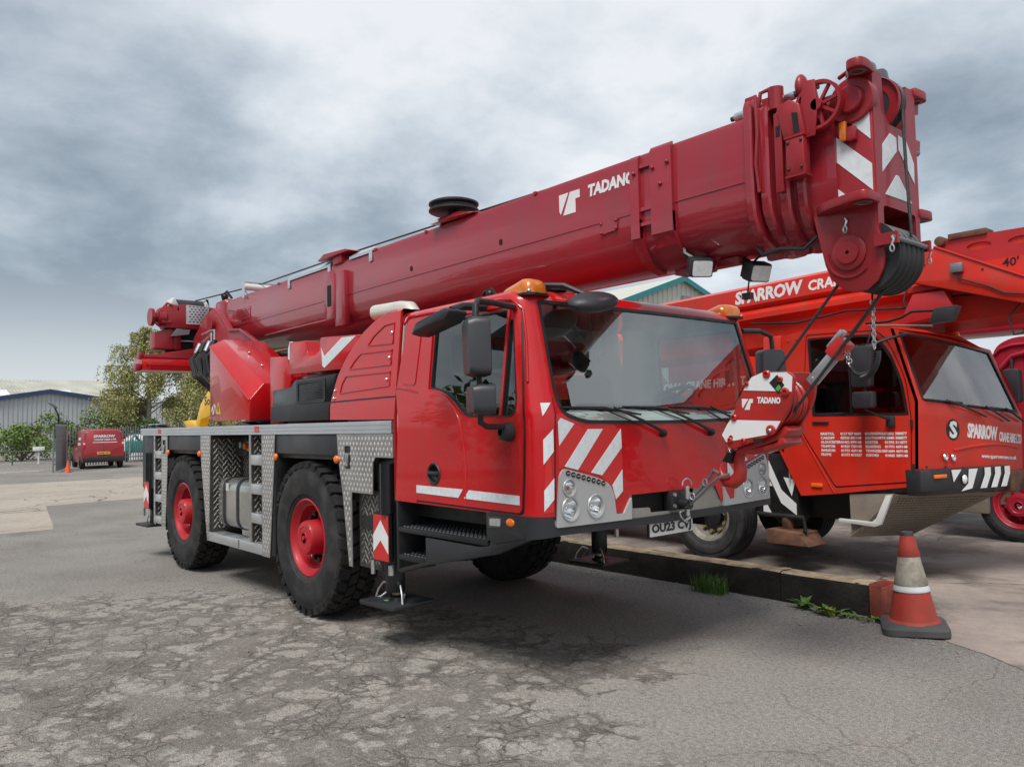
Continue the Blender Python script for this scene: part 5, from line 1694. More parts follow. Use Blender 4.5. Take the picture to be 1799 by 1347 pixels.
# ---- counterweight across the tail
cw = [(-5.55, 2.50), (-5.0, 2.50), (-5.0, 2.655), (-5.12, 2.675), (-5.55, 2.675)]
cwt = MB().loft([[(p[0] + abs(y) * .0 + (.12 if abs(y) > 1.15 else 0) * (1 if p[0] < -5.3 else -.6), y, p[1] + (.006 if abs(y) > 1.15 else 0)) for p in cw] for y in (-1.225, -1.15, -.4, .4, 1.15, 1.225)]).build('counterweight', 'red', crane, bevel=.012)
MB().prism([(-1.2, 2.665), (-1.2, 2.72), (-1.05, 2.73), (-.56, 2.82), (-.3, 2.84), (.3, 2.84), (.56, 2.82), (1.05, 2.73), (1.2, 2.72), (1.2, 2.665)], 'x', -5.5, -5.03).build('weight_crest', 'head_red', cwt, bevel=.012)
MB().box(-5.05, -4.995, -1.19, 1.19, 2.565, 2.58).build('weight_groove', 'red', cwt)
for y_ in (-1.27, 1.27):
    MB().box(-5.2, -5.06, y_ - .035, y_ + .035, 2.49, 2.59).build('end_lug', 'head_red', cwt, bevel=.01)
    MB().box(-5.2, -5.08, y_ * .965 - .03, y_ * .965 + .03, 2.66, 2.75).build('end_lug', 'head_red', cwt, bevel=.01)
MB().box(-5.4, -4.6, -.5, .5, 2.55, 2.78).build('tail_frame', 'head_red', crane)
MB().prism(rpoly([(-1.06, 2.80), (-.80, 2.80), (-.80, 3.08), (-.86, 3.10), (-1.06, 3.04)], .03), 'x', -5.3, -5.05).build('tail_post', 'head_red', crane, bevel=.02)
MB().box(-5.35, -5.12, -.84, -.15, 2.78, 3.10).build('tail_dark_fill', 'recess_shade', crane)  # solid dark box put in for the shaded inside of the tail
MB().box(-5.14, -5.06, -.80, -.70, 2.80, 3.10).build('tail_post', 'head_red', crane, bevel=.01)
MB().prism([(-.42, 2.80), (-.15, 2.80), (-.15, 3.10), (-.30, 3.10), (-.36, 3.0)], 'x', -5.16, -5.06).build('tail_post', 'head_red', crane, bevel=.01)
MB().tube([(-5.08, -.72, 2.93), (-5.06, -.5, 2.93), (-5.06, -.46, 2.90), (-5.05, -.42, 2.82)], .012).build('tail_pipe', 'zinc', crane)

# ---- winch in its cage
wc = MB().prism([(-.92, 3.10), (-.20, 3.10), (-.20, 3.43), (-.62, 3.45), (-.95, 3.41)], 'x', -5.32, -5.0).build('winch_cage', 'head_red', crane, bevel=.02)
hl = []
for j in range(7):
    for i in range(6 if j % 2 == 0 else 5):
        y_ = -.615 + i * .052 + (.026 if j % 2 else 0)
        z_ = 3.195 + j * .036
        hl.append(rpoly([(y_, z_), (y_ + .030, z_), (y_ + .030, z_ + .017), (y_, z_ + .017)], .006, 1))
panel(rpoly([(-.655, 3.165), (-.335, 3.17), (-.335, 3.435), (-.655, 3.44)], .015), hl, front_map(-5.0), .014, .006).build('perforated_guard', 'aluminium', wc, smooth=0)
MB().box(-4.999, -4.995, -.64, -.35, 3.18, 3.425).build('guard_backing', 'recess_shade', wc)
MB().box(-5.01, -4.99, -.27, -.24, 3.22, 3.38).build('cage_label', 'plate_white', wc)
MB().box(-5.03, -5.0, -.77, -.75, 3.35, 3.40).build('cage_label', 'plate_white', wc)
for y0, y1 in ((-.86, -.74), (-.38, -.30)):
    MB().prism([(y0, 3.43), (y1, 3.43), (y1 - .06, 3.54), (y0 + .04, 3.54)], 'x', -5.3, -5.02).build('drum_flange', 'plate_white', wc, bevel=.01)
MB().cyl((-5.16, -.74, 3.40), (-5.16, -.38, 3.40), .135, n=28).build('rope_drum', 'steel_rope', wc)
MB().lathe([(.001, -1.115), (.125, -1.115), (.125, -1.07), (.07, -1.06), (.07, -1.02), (.12, -1.01), (.13, -.92), (.10, -.9)], (-5.1, 0, 3.25), 'y', 20).build('winch_motor', 'head_red', wc)
MB().cyl((-5.05, -1.0, 3.33), (-5.05, -.88, 3.33), .05).cyl((-5.02, -.98, 3.18), (-5.02, -.86, 3.18), .035).tube([(-5.05, -1.08, 3.18), (-5.03, -1.0, 3.11), (-5.02, -.9, 3.14)], .012).tube([(-5.05, -.95, 3.38), (-5.02, -.9, 3.45), (-5.0, -.85, 3.42)], .02).build('winch_fittings', 'head_red', wc)
MB().prism([(-.86, 2.98), (-.62, 3.02), (-.60, 3.085), (-.78, 3.095)], 'x', -5.04, -4.98).build('cage_bracket', 'galv', wc)

# ================================================================== boom
BY = .335
def boom_ring(x, hw, zt, zb, bul=.26):
    """U-shaped section: flat top and sides, rounded belly"""
    pts = [(-hw + .055, zt), (-hw + .016, zt - .016), (-hw, zt - .055), (-hw, zb + bul + .06)]
    for i in range(1, 12):
        t = math.pi * i / 12
        cz = math.sin(t)
        pts.append((-hw * math.cos(t) * (1 - .0 * cz), zb + bul + .06 - (bul + .06) * cz ** .72))
    pts += [(hw, zb + bul + .06), (hw, zt - .055), (hw - .016, zt - .016), (hw - .055, zt)]
    return [(x, p[0], p[1]) for p in pts]


ZB, ZTt = 2.665, 3.445
bs = MB().loft([boom_ring(x, BY, ZTt, ZB) for x in (-4.35, -3.0, -1.5, 0, 1.5, 3.0, 4.02)]).build('boom_base_section', 'boom_red', crane, smooth=35)
MB().loft([boom_ring(x, BY + e_, ZTt + e_, ZB + .05) for x, e_ in ((-4.66, .0), (-4.64, .025), (-4.32, .025), (-4.28, .0))]).build('boom_tail_collar', 'boom_red', crane, smooth=35)
# side seam
MB().tube([(x, -BY - .001, 3.045) for x in (-4.3, -2, 0, 2, 4.0)], .006, 6).build('boom_seam', 'boom_red', bs)
MB().tube([(-3.0, -BY + .004, 2.83), (-1.2, -BY + .004, 2.83)], .010, 6).build('boom_seam', 'boom_red', bs)
gp_ = panel(rpoly([(-3.92, 3.10), (-3.45, 3.10), (-3.45, 3.26), (-3.92, 3.26)], .02), [rpoly([(-3.87 + i * .065 + (.03 if j % 2 else 0), 3.125 + j * .028), (-3.835 + i * .065 + (.03 if j % 2 else 0), 3.125 + j * .028), (-3.835 + i * .065 + (.03 if j % 2 else 0), 3.137 + j * .028), (-3.87 + i * .065 + (.03 if j % 2 else 0), 3.137 + j * .028)], .004, 1) for i in range(6) for j in range(4)], side_map(-BY), .006, .004)
gp_.build('side_guard', 'boom_red', bs, smooth=0)
for x in (.37, 1.69):
    MB().prism(circ(x, 3.118, .020, 16, .026), 'y', -BY - .004, -BY + .01).build('boom_port', 'recess_shade', bs)
# bracket frame behind the cab
bk = MB().prism([(-1.27, 2.84), (-1.22, 2.80), (-1.03, 2.81), (-1.03, 3.30), (-1.06, 3.335), (-1.27, 3.33)], 'y', -BY - .06, -BY - .048).box(-1.04, -.83, -BY - .055, -BY + .02, 2.72, 3.30).build('boom_bracket', 'boom_red', bs, bevel=.006)
panel(rpoly([(-1.20, 2.95), (-1.11, 2.95), (-1.11, 3.18), (-1.20, 3.18)], .01), [], side_map(-BY - .06), .002, .004).build('bracket_slot', 'recess_shade', bs)
MB().prism([(-1.45, 3.49), (-.72, 3.49), (-.82, 3.52), (-1.30, 3.545)], 'y', -BY - .05, -.1).box(-1.15, -.95, -BY - .02, -.15, 3.40, 3.49).build('bracket_cap', 'head_red', bs, bevel=.006)
# aluminium covers along the top edge
for x0, x1 in ((-2.3, -1.22), (-.80, -.33)):
    o_ = MB().prism([(-BY - .012, 3.40), (-BY - .006, 3.435), (-BY + .05, 3.475), (-BY + .20, 3.485), (-BY + .20, 3.45), (-BY + .05, 3.45), (-BY, 3.42)], 'x', x0, x1).build('top_cover', 'aluminium', bs, smooth=0)
    for x in ((x0 + .03, x1 - .03) if x0 < -2 else (x1 - .03,)):
        MB().box(x - .03, x + .03, -BY - .014, -BY - .004, 3.31, 3.405).build('cover_foot', 'aluminium', bs, bevel=.004)
# rope roller guard at the tail
rg_ = MB().cyl((-3.62, -.36, 3.53), (-3.62, .1, 3.53), .045, n=16).build('rope_roller', 'plate_white', bs)
for y_ in (-.36, .1):
    MB().box(-3.65, -3.59, y_ - .008, y_ + .008, 3.38, 3.60).build('roller_bracket', 'zinc', bs)
MB().cyl((-3.62, -.36, 3.595), (-3.62, .1, 3.595), .010, n=8).tube([(-3.62, -.36, 3.50), (-3.60, -.30, 3.42), (-3.5, -.2, 3.44)], .010).build('roller_rail', 'zinc', bs)
MB().tube([(-4.55, -.28, 3.46), (-4.55, -.3, 3.55), (-4.5, -.25, 3.60), (-4.45, -.2, 3.5)], .02).sphere((-4.55, -.26, 3.53), .05, 6).build('tail_fitting', 'black', bs)
# horizontal rope wheel on top
rw_ = MB().lathe([(.05, 3.47), (.05, 3.55), (.205, 3.545), (.225, 3.555), (.225, 3.57), (.19, 3.585), (.19, 3.60), (.225, 3.615), (.225, 3.63), (.19, 3.645), (.02, 3.648)], (.90, -.22, 0), 'z', 40).build('top_rope_wheel', 'black_plastic', bs)
MB().loft([[(x, -.40 + k_, 3.44), (x, -.05, 3.44), (x, -.08, 3.44 + h_), (x, -.33 + k_, 3.44 + h_)] for x, h_, k_ in ((.78, .06, 0), (1.1, .06, 0), (1.36, .012, .05))]).build('wheel_mount', 'boom_red', bs, bevel=.01)
# front strap frames over the lettering
for x0, x1, zt_ in ((3.10, 3.175, 3.42), (3.275, 3.45, 3.44)):
    pts = [(-BY - .03, 2.86), (-BY - .03, zt_ - .03), (-BY - .012, zt_), (-BY, zt_), (-BY, 2.86)]
    f_ = MB().prism(pts, 'x', x0, x1)
    ring0 = [p for p in boom_ring(0, BY, ZTt, ZB)][3:9]
    for a_, b_ in zip(ring0[:-1], ring0[1:]):
        na = lambda p: Vector((0, p[1], p[2] - 2.95)).normalized() * .03
        va, vb = na(a_), na(b_)
        f_.add([(x0, a_[1], a_[2]), (x1, a_[1], a_[2]), (x1, b_[1], b_[2]), (x0, b_[1], b_[2]), (x0, a_[1] + va.y, a_[2] + va.z), (x1, a_[1] + va.y, a_[2] + va.z), (x1, b_[1] + vb.y, b_[2] + vb.z), (x0, b_[1] + vb.y, b_[2] + vb.z)],
               [(0, 1, 2, 3), (4, 5, 6, 7), (0, 1, 5, 4), (2, 3, 7, 6), (0, 3, 7, 4), (1, 2, 6, 5)])
    f_.build('strap_frame', 'boom_red', bs)
for z_ in (3.34, 3.05, 2.95):
    MB().box(3.175, 3.275, -BY - .02, -BY, z_ - .012, z_ + .012).build('strap_rung', 'boom_red', bs)
for x, z in ((3.14, 3.30), (3.30, 3.30), (3.42, 3.31), (3.36, 3.18)):
    MB().sphere((x, -BY - .034, z), .015, 6).build('strap_bolt', 'head_red', bs)
panel(rpoly([(2.80, 2.955), (2.955, 2.965), (2.965, 3.045), (2.80, 3.04)], .008), [], side_map(-BY), .010, .012).build('cover_plate', 'boom_red', bs)
for x, z in ((2.81, 3.03), (2.81, 2.965), (2.95, 3.03), (2.95, 2.975)):
    MB().sphere((x, -BY - .012, z), .011, 6).build('plate_bolt', 'head_red', bs)
# maker's emblem and name
for pl in ([(2.385, 3.335), (2.485, 3.335), (2.400, 3.185), (2.385, 3.215)], [(2.500, 3.335), (2.600, 3.335), (2.600, 3.275), (2.555, 3.275), (2.555, 3.175), (2.425, 3.175)]):
    panel(pl, [], side_map(-BY), .003, .002).build('emblem', 'white', bs, smooth=0)
lettering('TADANO', (2.685, 3.125, 3.252, 3.342), side_map(-BY), 'white', bs)

# ---- nested section collars
X = 4.02
for k_, (x0, x1, e_, zt_, zb_) in enumerate(((3.99, 4.05, .045, 3.52, 2.62), (4.07, 4.135, .015, 3.47, 2.645), (4.175, 4.245, -.005, 3.45, 2.62), (4.275, 4.335, -.02, 3.42, 2.63))):
    hw_ = BY + e_
    MB().loft([boom_ring(x, hw_ - d_, zt_ - d_, zb_ + d_) for x, d_ in ((x0, .012), (x0 + .012, 0), (x1 - .012, 0), (x1, .012))]).build('section_collar', 'boom_red', crane, smooth=35)
MB().loft([boom_ring(x, BY - .06, 3.40, 2.64) for x in (4.0, 4.5)]).build('inner_section', 'boom_red', crane, smooth=35)
cb = MB().box(4.06, 4.09, -.36, -.345, 2.95, 3.45).box(4.185, 4.235, -.365, -.34, 2.92, 3.38).box(4.275, 4.385, -.40, -.33, 2.985, 3.20).prism([(4.26, 3.20), (4.39, 3.20), (4.36, 3.38), (4.30, 3.42), (4.22, 3.40)], 'y', -.39, -.34).build('collar_brackets', 'head_red', crane, bevel=.008)
MB().box(4.20, 4.225, -.368, -.36, 3.24, 3.30).build('bracket_hole', 'recess_shade', cb)
MB().prism([(4.325, 3.22), (4.36, 3.22), (4.35, 3.33), (4.315, 3.34)], 'y', -.393, -.385).build('bracket_hole', 'recess_shade', cb)
MB().tube([(4.08, -.37, 3.52), (4.095, -.385, 3.30), (4.075, -.38, 3.12), (4.085, -.37, 2.95)], .010).build('bracket_cable', 'head_red', cb)
for z_ in (3.02, 3.17):
    for x in (4.29, 4.37):
        MB().sphere((x, -.402, z_), .009, 5).build('bracket_bolt', 'black', cb)
for z_ in (2.975, 3.195):
    MB().box(4.27, 4.39, -.405, -.33, z_, z_ + .01).build('bracket_lip', 'head_red', cb)
MB().cyl((4.17, -.3, 3.42), (4.17, -.3, 3.55), .045).sphere((4.30, -.24, 3.53), .055, 8, 0, (.6, 1, 1.3)).box(4.10, 4.2, -.33, -.1, 3.44, 3.50).tube([(4.07, -.33, 3.45), (4.09, -.33, 3.54), (4.15, -.3, 3.56)], .012).build('collar_fittings', 'head_red', cb, smooth=50)
rod = MB().tube([(3.83, -.24, 3.485), (4.40, -.24, 3.50)], .016, 10).build('extension_rod', 'steel_rope', cb)
MB().cyl((3.86, -.24, 3.486), (4.0, -.24, 3.49), .028, n=10).cyl((4.18, -.24, 3.495), (4.26, -.24, 3.497), .024, n=10).build('rod_ferrule', 'zinc', cb)
MB().box(3.96, 4.03, -.30, -.15, 3.44, 3.56).build('rod_mount', 'head_red', cb, bevel=.01)
# underside lugs
for x, w_ in ((3.25, .4), (3.93, .18), (4.12, .14), (4.25, .12)):
    MB().prism([(x, 2.72), (x + w_, 2.72), (x + w_ * .8, 2.60), (x + w_ * .2, 2.60)], 'y', -.12, -.08).build('underside_lug', 'head_red', crane)
# spoked rope wheel beside the head
sw = MB().lathe([(.118, -.02), (.135, -.02), (.135, .02), (.118, .02)], (4.452, -.345, 3.348), 'y', 36, 0, True)
for i in range(8):
    an = math.pi * i / 4 + .2
    sw.obox((4.452 + .075 * math.cos(an), -.345, 3.348 + .075 * math.sin(an)), (.10, .016, .016), (math.cos(an), 0, math.sin(an)), (0, 1, 0))
sw.cyl((4.452, -.375, 3.348), (4.452, -.315, 3.348), .032, n=20)
sw.build('spoked_rope_wheel', 'head_red', crane)
MB().prism([(4.37, 3.18), (4.44, 3.18), (4.46, 3.34), (4.45, 3.49), (4.38, 3.50), (4.36, 3.36)], 'y', -.375, -.363).build('wheel_fork', 'head_red', crane, bevel=.005)

# ================================================================== boom head
HY = .258
side = [(4.42, 3.26), (4.50, 3.36), (4.60, 3.47), (4.66, 3.505), (4.70, 3.50), (4.70, 2.66), (4.72, 2.58), (4.735, 2.48), (4.725, 2.42), (4.69, 2.355), (4.63, 2.315), (4.56, 2.31), (4.49, 2.345), (4.435, 2.40), (4.405, 2.48), (4.345, 2.77), (4.36, 2.80), (4.44, 2.86)]
hd = None
for s_ in (-1, 1):
    sd_ = side if s_ < 0 else side[:6] + [(4.70, 2.46), (4.63, 2.39), (4.52, 2.40), (4.43, 2.48)] + side[-3:]
    p_ = MB().prism(sd_, 'y', s_ * HY, s_ * (HY - .022)).build('head_side_plate', 'head_red', crane, bevel=.004)
    if s_ < 0:
        hd = p_
    # flanges with ears, upper and lower
    for z_, x0 in ((3.49, 4.56), (2.79, 4.36)):
        ear = rpoly([(x0, HY - .01), (4.62, HY - .01), (4.72, HY - .01), (4.73, HY + .09), (4.72, HY + .15), (4.64, HY + .155), (x0 + .06, HY + .07)], [.0, .0, .01, .06, .06, .06, .05], 4)
        MB().add([], []).prism([(a_, s_ * b_) for a_, b_ in ear], 'z', z_ - .028 - (.0 if z_ > 3 else .0), z_ + .022).build('pin_ear', 'head_red', crane, bevel=.006)
        MB().lathe([(.045, z_ - .032), (.030, z_ - .034), (.029, z_ - .03)], (4.672, s_ * (HY + .085), 0), 'z', 20).build('ear_bush', 'galv', crane)
MB().box(4.42, 4.66, -HY + .02, HY - .02, 2.78, 3.05).build('head_core', 'head_red', crane)
MB().box(4.35, 4.5, -HY + .02, HY - .02, 2.8, 3.25).build('head_back', 'head_red', crane)
MB().lathe([(.125, .03), (.125, -.018), (.118, -.024), (.075, -.024), (.072, -.05), (.066, -.055), (.001, -.055)], (4.60, -HY, 3.345), 'y', 28).build('sheave_boss', 'head_red', crane)
# front plate of the head: slot for the upper sheave, opening above the lower pack
ff = [(-HY, 3.47), (-HY, 2.60), (HY - .03, 2.60), (HY, 2.70), (HY, 3.47), (.17, 3.46), (.12, 3.25), (.06, 3.225), (-.09, 3.245), (-.15, 3.30), (-.17, 3.46)]
ff = [(-HY + .003, 3.49), (-HY + .003, 2.58), (HY - .003, 2.58), (HY - .003, 3.49), (.14, 3.49), (.125, 3.25), (.10, 3.225), (-.08, 3.225), (-.125, 3.27), (-.15, 3.49)]
panel(ff, [rpoly([(-.19, 2.62), (.20, 2.62), (.20, 2.765), (-.19, 2.765)], .03)], front_map(4.70), .008, .02).build('head_front_plate', 'head_red', crane, smooth=0)
HF = front_map(4.708)
for pl in ([(-.08, 3.175), (-.175, 3.095), (-.185, 2.945), (-.005, 3.09), (-.005, 3.165)], [(.02, 3.185), (.118, 3.175), (.205, 3.06), (.20, 2.945), (.02, 3.10)], [(-.025, 2.955), (-.165, 2.826), (.155, 2.826), (.005, 2.955)]):
    panel(pl, [], HF, .003, .002).build('head_marking', 'white_reflective', crane, smooth=0)
HS = side_map(-HY)
for pl in ([(4.555, 3.258), (4.688, 3.272), (4.688, 3.112)], [(4.478, 3.195), (4.69, 2.98), (4.69, 2.836), (4.478, 3.055)], [(4.473, 2.912), (4.558, 2.828), (4.473, 2.812)]):
    panel(pl, [], HS, .003, .002).build('head_marking', 'white_reflective', crane, smooth=0)
MB().box(4.535, 4.575, -HY - .045, -HY - .02, 3.13, 3.235).build('side_reflector', 'amber', crane, bevel=.008)
MB().box(4.575, 4.62, -HY - .04, -HY, 3.125, 3.20).build('reflector_mount', 'head_red', crane, bevel=.006)
# disc on the lower cheek
MB().lathe([(.095, -.0), (.095, -.012), (.088, -.016), (.062, -.016), (.060, -.026), (.01, -.027)], (4.545, -HY, 2.528), 'y', 36).build('axle_cover', 'head_red', crane)
MB().tube([(4.545 + .125 * math.cos(t), -HY - .003, 2.52 + .125 * math.sin(t)) for t in [math.pi * (.95 + i * .09) for i in range(10)]], .008, 6).build('cheek_rim', 'head_red', crane)
# upper sheave and lower sheave pack
def sheave(c_, rad, w_, name, m1='black_plastic'):
    return MB().lathe([(.03, -w_ / 2), (rad * .9, -w_ / 2), (rad, -w_ / 2), (rad, -w_ * .38), (rad - .022, -w_ * .1), (rad - .022, w_ * .1), (rad, w_ * .38), (rad, w_ / 2), (rad * .9, w_ / 2), (.03, w_ / 2)], c_, 'y', 44).build(name, m1, crane)


us = sheave((4.60, -.01, 3.36), .165, .055, 'upper_sheave', 'black_plastic')
MB().lathe([(.158, -.055), (.163, -.045), (.163, -.035), (.10, -.033)], (4.60, -.01, 3.36), 'y', 40).build('sheave_cheek', 'head_red', us)
for i in range(5):
    sheave((4.615, -.205 + i * .060, 2.50), .188, .056, 'lower_sheave')
MB().cyl((4.615, -.25, 2.50), (4.615, .25, 2.50), .05).build('sheave_axle', 'head_red', crane)
MB().cyl((4.80, -.30, 2.56), (4.80, .12, 2.555), .013, n=10).build('rope_guard_pin', 'galv', crane)
for y_ in (-.285, .10):
    MB().box(4.70, 4.82, y_ - .012, y_ + .012, 2.53, 2.59).build('pin_bracket', 'head_red', crane)
for px_, y_, z_ in ((4.80, -.315, 2.545), (4.80, .13, 2.53), (4.535, -HY - .012, 2.70)):
    MB().tube([(px_ + .010 * math.sin(t), y_ - .004, z_ - .045 - .018 * math.cos(t)) for t in [2 * math.pi * i / 12 for i in range(13)]], .004, 5).tube([(px_, y_, z_ + .02), (px_ + .008, y_, z_), (px_ - .004, y_, z_ - .03)], .005, 5).build('linch_pin', 'zinc', crane)
# lugs on the far side of the head, sensor bracket on top
for z_ in (3.42, 3.20):
    MB().prism([(HY, z_ - .04), (HY + .16, z_ - .01), (HY + .17, z_ + .05), (HY + .02, z_ + .05)], 'x', 4.63, 4.66).build('side_lug', 'head_red', crane)
MB().cyl((4.64, HY, 3.155), (4.64, HY + .16, 3.185), .022, n=12).build('side_pin', 'galv', crane)
MB().box(4.62, 4.68, HY, HY + .02, 2.95, 3.10).build('side_lug', 'head_red', crane)
for y_ in (-.07, .07):
    MB().prism(rpoly([(4.55, 3.47), (4.66, 3.47), (4.64, 3.60), (4.58, 3.61)], .02), 'y', y_ - .012, y_ + .012).build('anchor_lug', 'galv', crane)
MB().cyl((4.60, -.09, 3.54), (4.60, .09, 3.54), .02).build('anchor_pin', 'galv', crane)
MB().cyl((4.50, -.2, 3.52), (4.62, -.23, 3.545), .012).box(4.58, 4.63, -.25, -.2, 3.5, 3.55).build('head_fitting', 'head_red', crane)

# ---- work lamps under the boom
for x, y_, z_, az, nm in ((3.56, -.24, 2.615, -35, 'fixed'), (3.83, -.02, 2.565, -25, 'hanging')):
    mt_ = Matrix.Translation((x, y_, z_)) @ Matrix.Rotation(R(az), 4, 'Z') @ Matrix.Rotation(R(24), 4, 'Y')
    wl2 = MB().box(-.06, .04, -.075, .075, -.06, .06).xf(mt_).build('work_lamp', 'black_plastic', crane, bevel=.015)
    fn = MB()
    for i in range(6):
        fn.box(-.085, -.06, -.065 + i * .024, -.055 + i * .024, -.05, .05)
    fn.xf(mt_).build('cooling_fins', 'black_plastic', wl2)
    MB().prism(rpoly([(-.062, -.048), (.062, -.048), (.062, .048), (-.062, .048)], .015), 'x', .036, .046).xf(mt_).build('lamp_face', 'lamp_glass', wl2)
    MB().tube([(x - .05, y_, z_ + .06), (x - .10, y_ - .02, z_ + .1), (x - .12, y_, z_ + .16)], .02).build('lamp_bracket', 'black', wl2)
MB().tube([(3.80, -.02, 2.63), (3.88, -.05, 2.66), (3.86, -.03, 2.72)], .007).build('lamp_cable', 'black', crane)
MB().tube([(3.78, -.03, 2.55), (3.77, -.03, 2.50), (3.76, -.03, 2.44)], .005).box(3.73, 3.79, -.05, -.01, 2.40, 2.44).build('lamp_cable', 'black', crane)
MB().box(3.25, 3.75, -.10, -.02, 2.625, 2.67).build('lamp_rail', 'head_red', crane)

# ================================================================== ropes
hp = MB().tube([(-5.05, -.5, 3.52), (-3.62, -.12, 3.585), (-1.0, -.10, 3.575), (.9, -.05, 3.56), (3.9, -.03, 3.50), (4.55, -.015, 3.515)] + [(4.60 + .152 * math.cos(t), -.01, 3.36 + .152 * math.sin(t)) for t in [math.pi * (.5 - i * .0625) for i in range(9)]] + [(4.757, -.01, 3.0), (4.770, -.012, 2.62)], .0095, 8).build('hoist_rope', 'steel_rope', crane)
# ================================================================== hook block hanging from the head, tied back to the tow jaw
HBM = Vector((3.86, -.02, 1.70))
hk = thing('hook_block', 'red and white hook block hanging slantwise from the boom head ropes', 'hook block', (3.6, 0, 1.28))
HN = -.135
hb = rpoly([(3.832, 1.905), (3.905, 1.928), (4.075, 1.922), (4.118, 1.89), (4.106, 1.773), (4.075, 1.70), (3.99, 1.572), (3.945, 1.54), (3.66, 1.452), (3.60, 1.55), (3.675, 1.646), (3.716, 1.733), (3.775, 1.841)], [.015, .02, .03, .02, .03, .02, .02, .03, .02, .01, .0, .0, .0], 3)
for y0, y1, nm in ((HN, HN + .03, 'near'), (.105, .135, 'far')):
    dx = 0 if nm == 'near' else .0
    MB().prism([(p[0] + dx, p[1]) for p in hb], 'y', y0, y1).build('cheek_plate', 'hook_red', hk, bevel=.006)
HMp = side_map(HN)
panel([(3.835, 1.90), (3.905, 1.922), (4.07, 1.916), (4.108, 1.888), (4.100, 1.80), (3.775, 1.822), (3.79, 1.845)], [circ(3.935, 1.91, .012, 10), circ(4.03, 1.875, .018, 14)], HMp, .003, .002).build('white_band', 'white', hk, smooth=0)
panel([(3.672, 1.642), (3.648, 1.615), (3.605, 1.548), (3.635, 1.503), (3.93, 1.548), (3.985, 1.575), (4.020, 1.628)], [circ(3.955, 1.575, .028, 14), circ(3.67, 1.53, .016, 12)], HMp, .003, .002).build('white_band', 'white', hk, smooth=0)
for pl in ([(3.760, 1.770), (3.806, 1.768), (3.765, 1.712), (3.760, 1.722)], [(3.814, 1.768), (3.838, 1.767), (3.836, 1.742), (3.822, 1.742), (3.812, 1.700), (3.776, 1.702)]):
    panel(pl, [], HMp, .003, .002).build('emblem', 'white', hk, smooth=0)
lettering('TADANO', (3.868, 4.025, 1.738, 1.778), HMp, 'white', hk, skew=-.008)
st_ = panel([(3.955, 1.86), (4.01, 1.905), (4.055, 1.84), (4.012, 1.792)], [], HMp, .0045, .002).build('sticker', 'black', hk, smooth=0)
panel([(3.995, 1.822), (4.02, 1.845), (4.035, 1.825), (4.012, 1.805)], [], HMp, .006, .002).build('sticker_print', 'green_print', hk, smooth=0)
for x, z, r_ in ((3.94, 1.912, .025), (4.03, 1.875, .017), (4.06, 1.80, .026), (3.80, 1.86, .014), (3.70, 1.655, .022), (3.665, 1.515, .018), (3.76, 1.51, .018), (3.955, 1.575, .032)):
    b_ = MB().lathe([(r_, .004), (r_, -.010), (r_ * .7, -.016), (r_ * .45, -.016), (r_ * .4, -.008), (.001, -.008)], (x, HN, z), 'y', 18).build('cheek_bolt', 'hook_red', hk)
MB().sphere((3.955, HN - .014, 1.575), .013, 6).build('bright_nut', 'chrome', hk)
MB().box(3.83, 3.89, HN - .004, HN + .01, 1.50, 1.525).build('drain_slot', 'recess_shade', hk)
for y_ in (-.06, .0, .06):
    MB().lathe([(.02, -.024), (.145, -.024), (.15, -.016), (.128, 0), (.15, .016), (.145, .024), (.02, .024)], (3.93, y_, 1.74), 'y', 36).build('block_sheave', 'hook_red', hk)
MB().prism([(3.66, 1.452), (3.945, 1.54), (4.02, 1.60), (4.05, 1.57), (3.97, 1.495), (3.70, 1.425)], 'y', -.10, .10).build('lower_guard', 'hook_red', hk, bevel=.006)
MB().box(3.78, 4.02, -.10, .10, 1.455, 1.50).xf(Matrix.Translation((3.9, 0, 1.48)) @ Matrix.Rotation(R(-17), 4, 'Y') @ Matrix.Translation((-3.9, 0, -1.48))).build('trunnion', 'hook_red', hk, bevel=.01)
# hook: shank curving to a point
hx = [(3.70, -.02, 1.475), (3.66, -.02, 1.43), (3.645, -.02, 1.385), (3.655, -.02, 1.33), (3.645, -.02, 1.275), (3.60, -.02, 1.243), (3.548, -.02, 1.247), (3.512, -.02, 1.282), (3.500, -.02, 1.325), (3.512, -.02, 1.355)]
hkm = MB().tube(hx, [.038, .034, .036, .042, .046, .044, .038, .029, .018, .008], 16).build('hook', 'hook_red', hk, smooth=60)
MB().prism([(3.53, 1.375), (3.585, 1.455), (3.625, 1.445), (3.60, 1.36)], 'y', -.045, .005).build('safety_latch', 'black', hk, bevel=.005)
MB().sphere((3.60, -.05, 1.44), .012, 6).cyl((3.60, -.055, 1.455), (3.60, .015, 1.455), .010, n=8).build('latch_pin', 'chrome', hk)
MB().cyl((3.690, -.02, 1.46), (3.74, -.02, 1.52), .06, n=20).build('hook_nut', 'hook_red', hk)
# rope wedge socket on the dead end
ws = thing('rope_socket', 'bright steel rope wedge socket with a red sleeve above the hook block', 'rope socket', (4.2, 0, 1.9))
d_ = Vector((.70, 0, .71)).normalized()
c0 = Vector((4.22, -.07, 1.90))
MB().obox(c0 + d_ * .06, (.26, .05, .018), d_, (-.71, 0, .70)).build('socket_cheek', 'zinc', ws, bevel=.012)
MB().obox(c0 + d_ * .06 + Vector((0, .07, 0)), (.26, .05, .018), d_, (-.71, 0, .70)).build('socket_cheek', 'zinc', ws, bevel=.012)
MB().obox(c0 + d_ * .19 + Vector((0.0, .035, 0.0)), (.12, .085, .11), d_, (-.71, 0, .70)).build('socket_sleeve', 'stripe_red', ws, bevel=.012)
MB().obox(c0 + d_ * .215 + Vector((-.035, .035, .036)), (.13, .03, .06), d_, (-.71, 0, .70)).build('wedge', 'zinc', ws, bevel=.008)
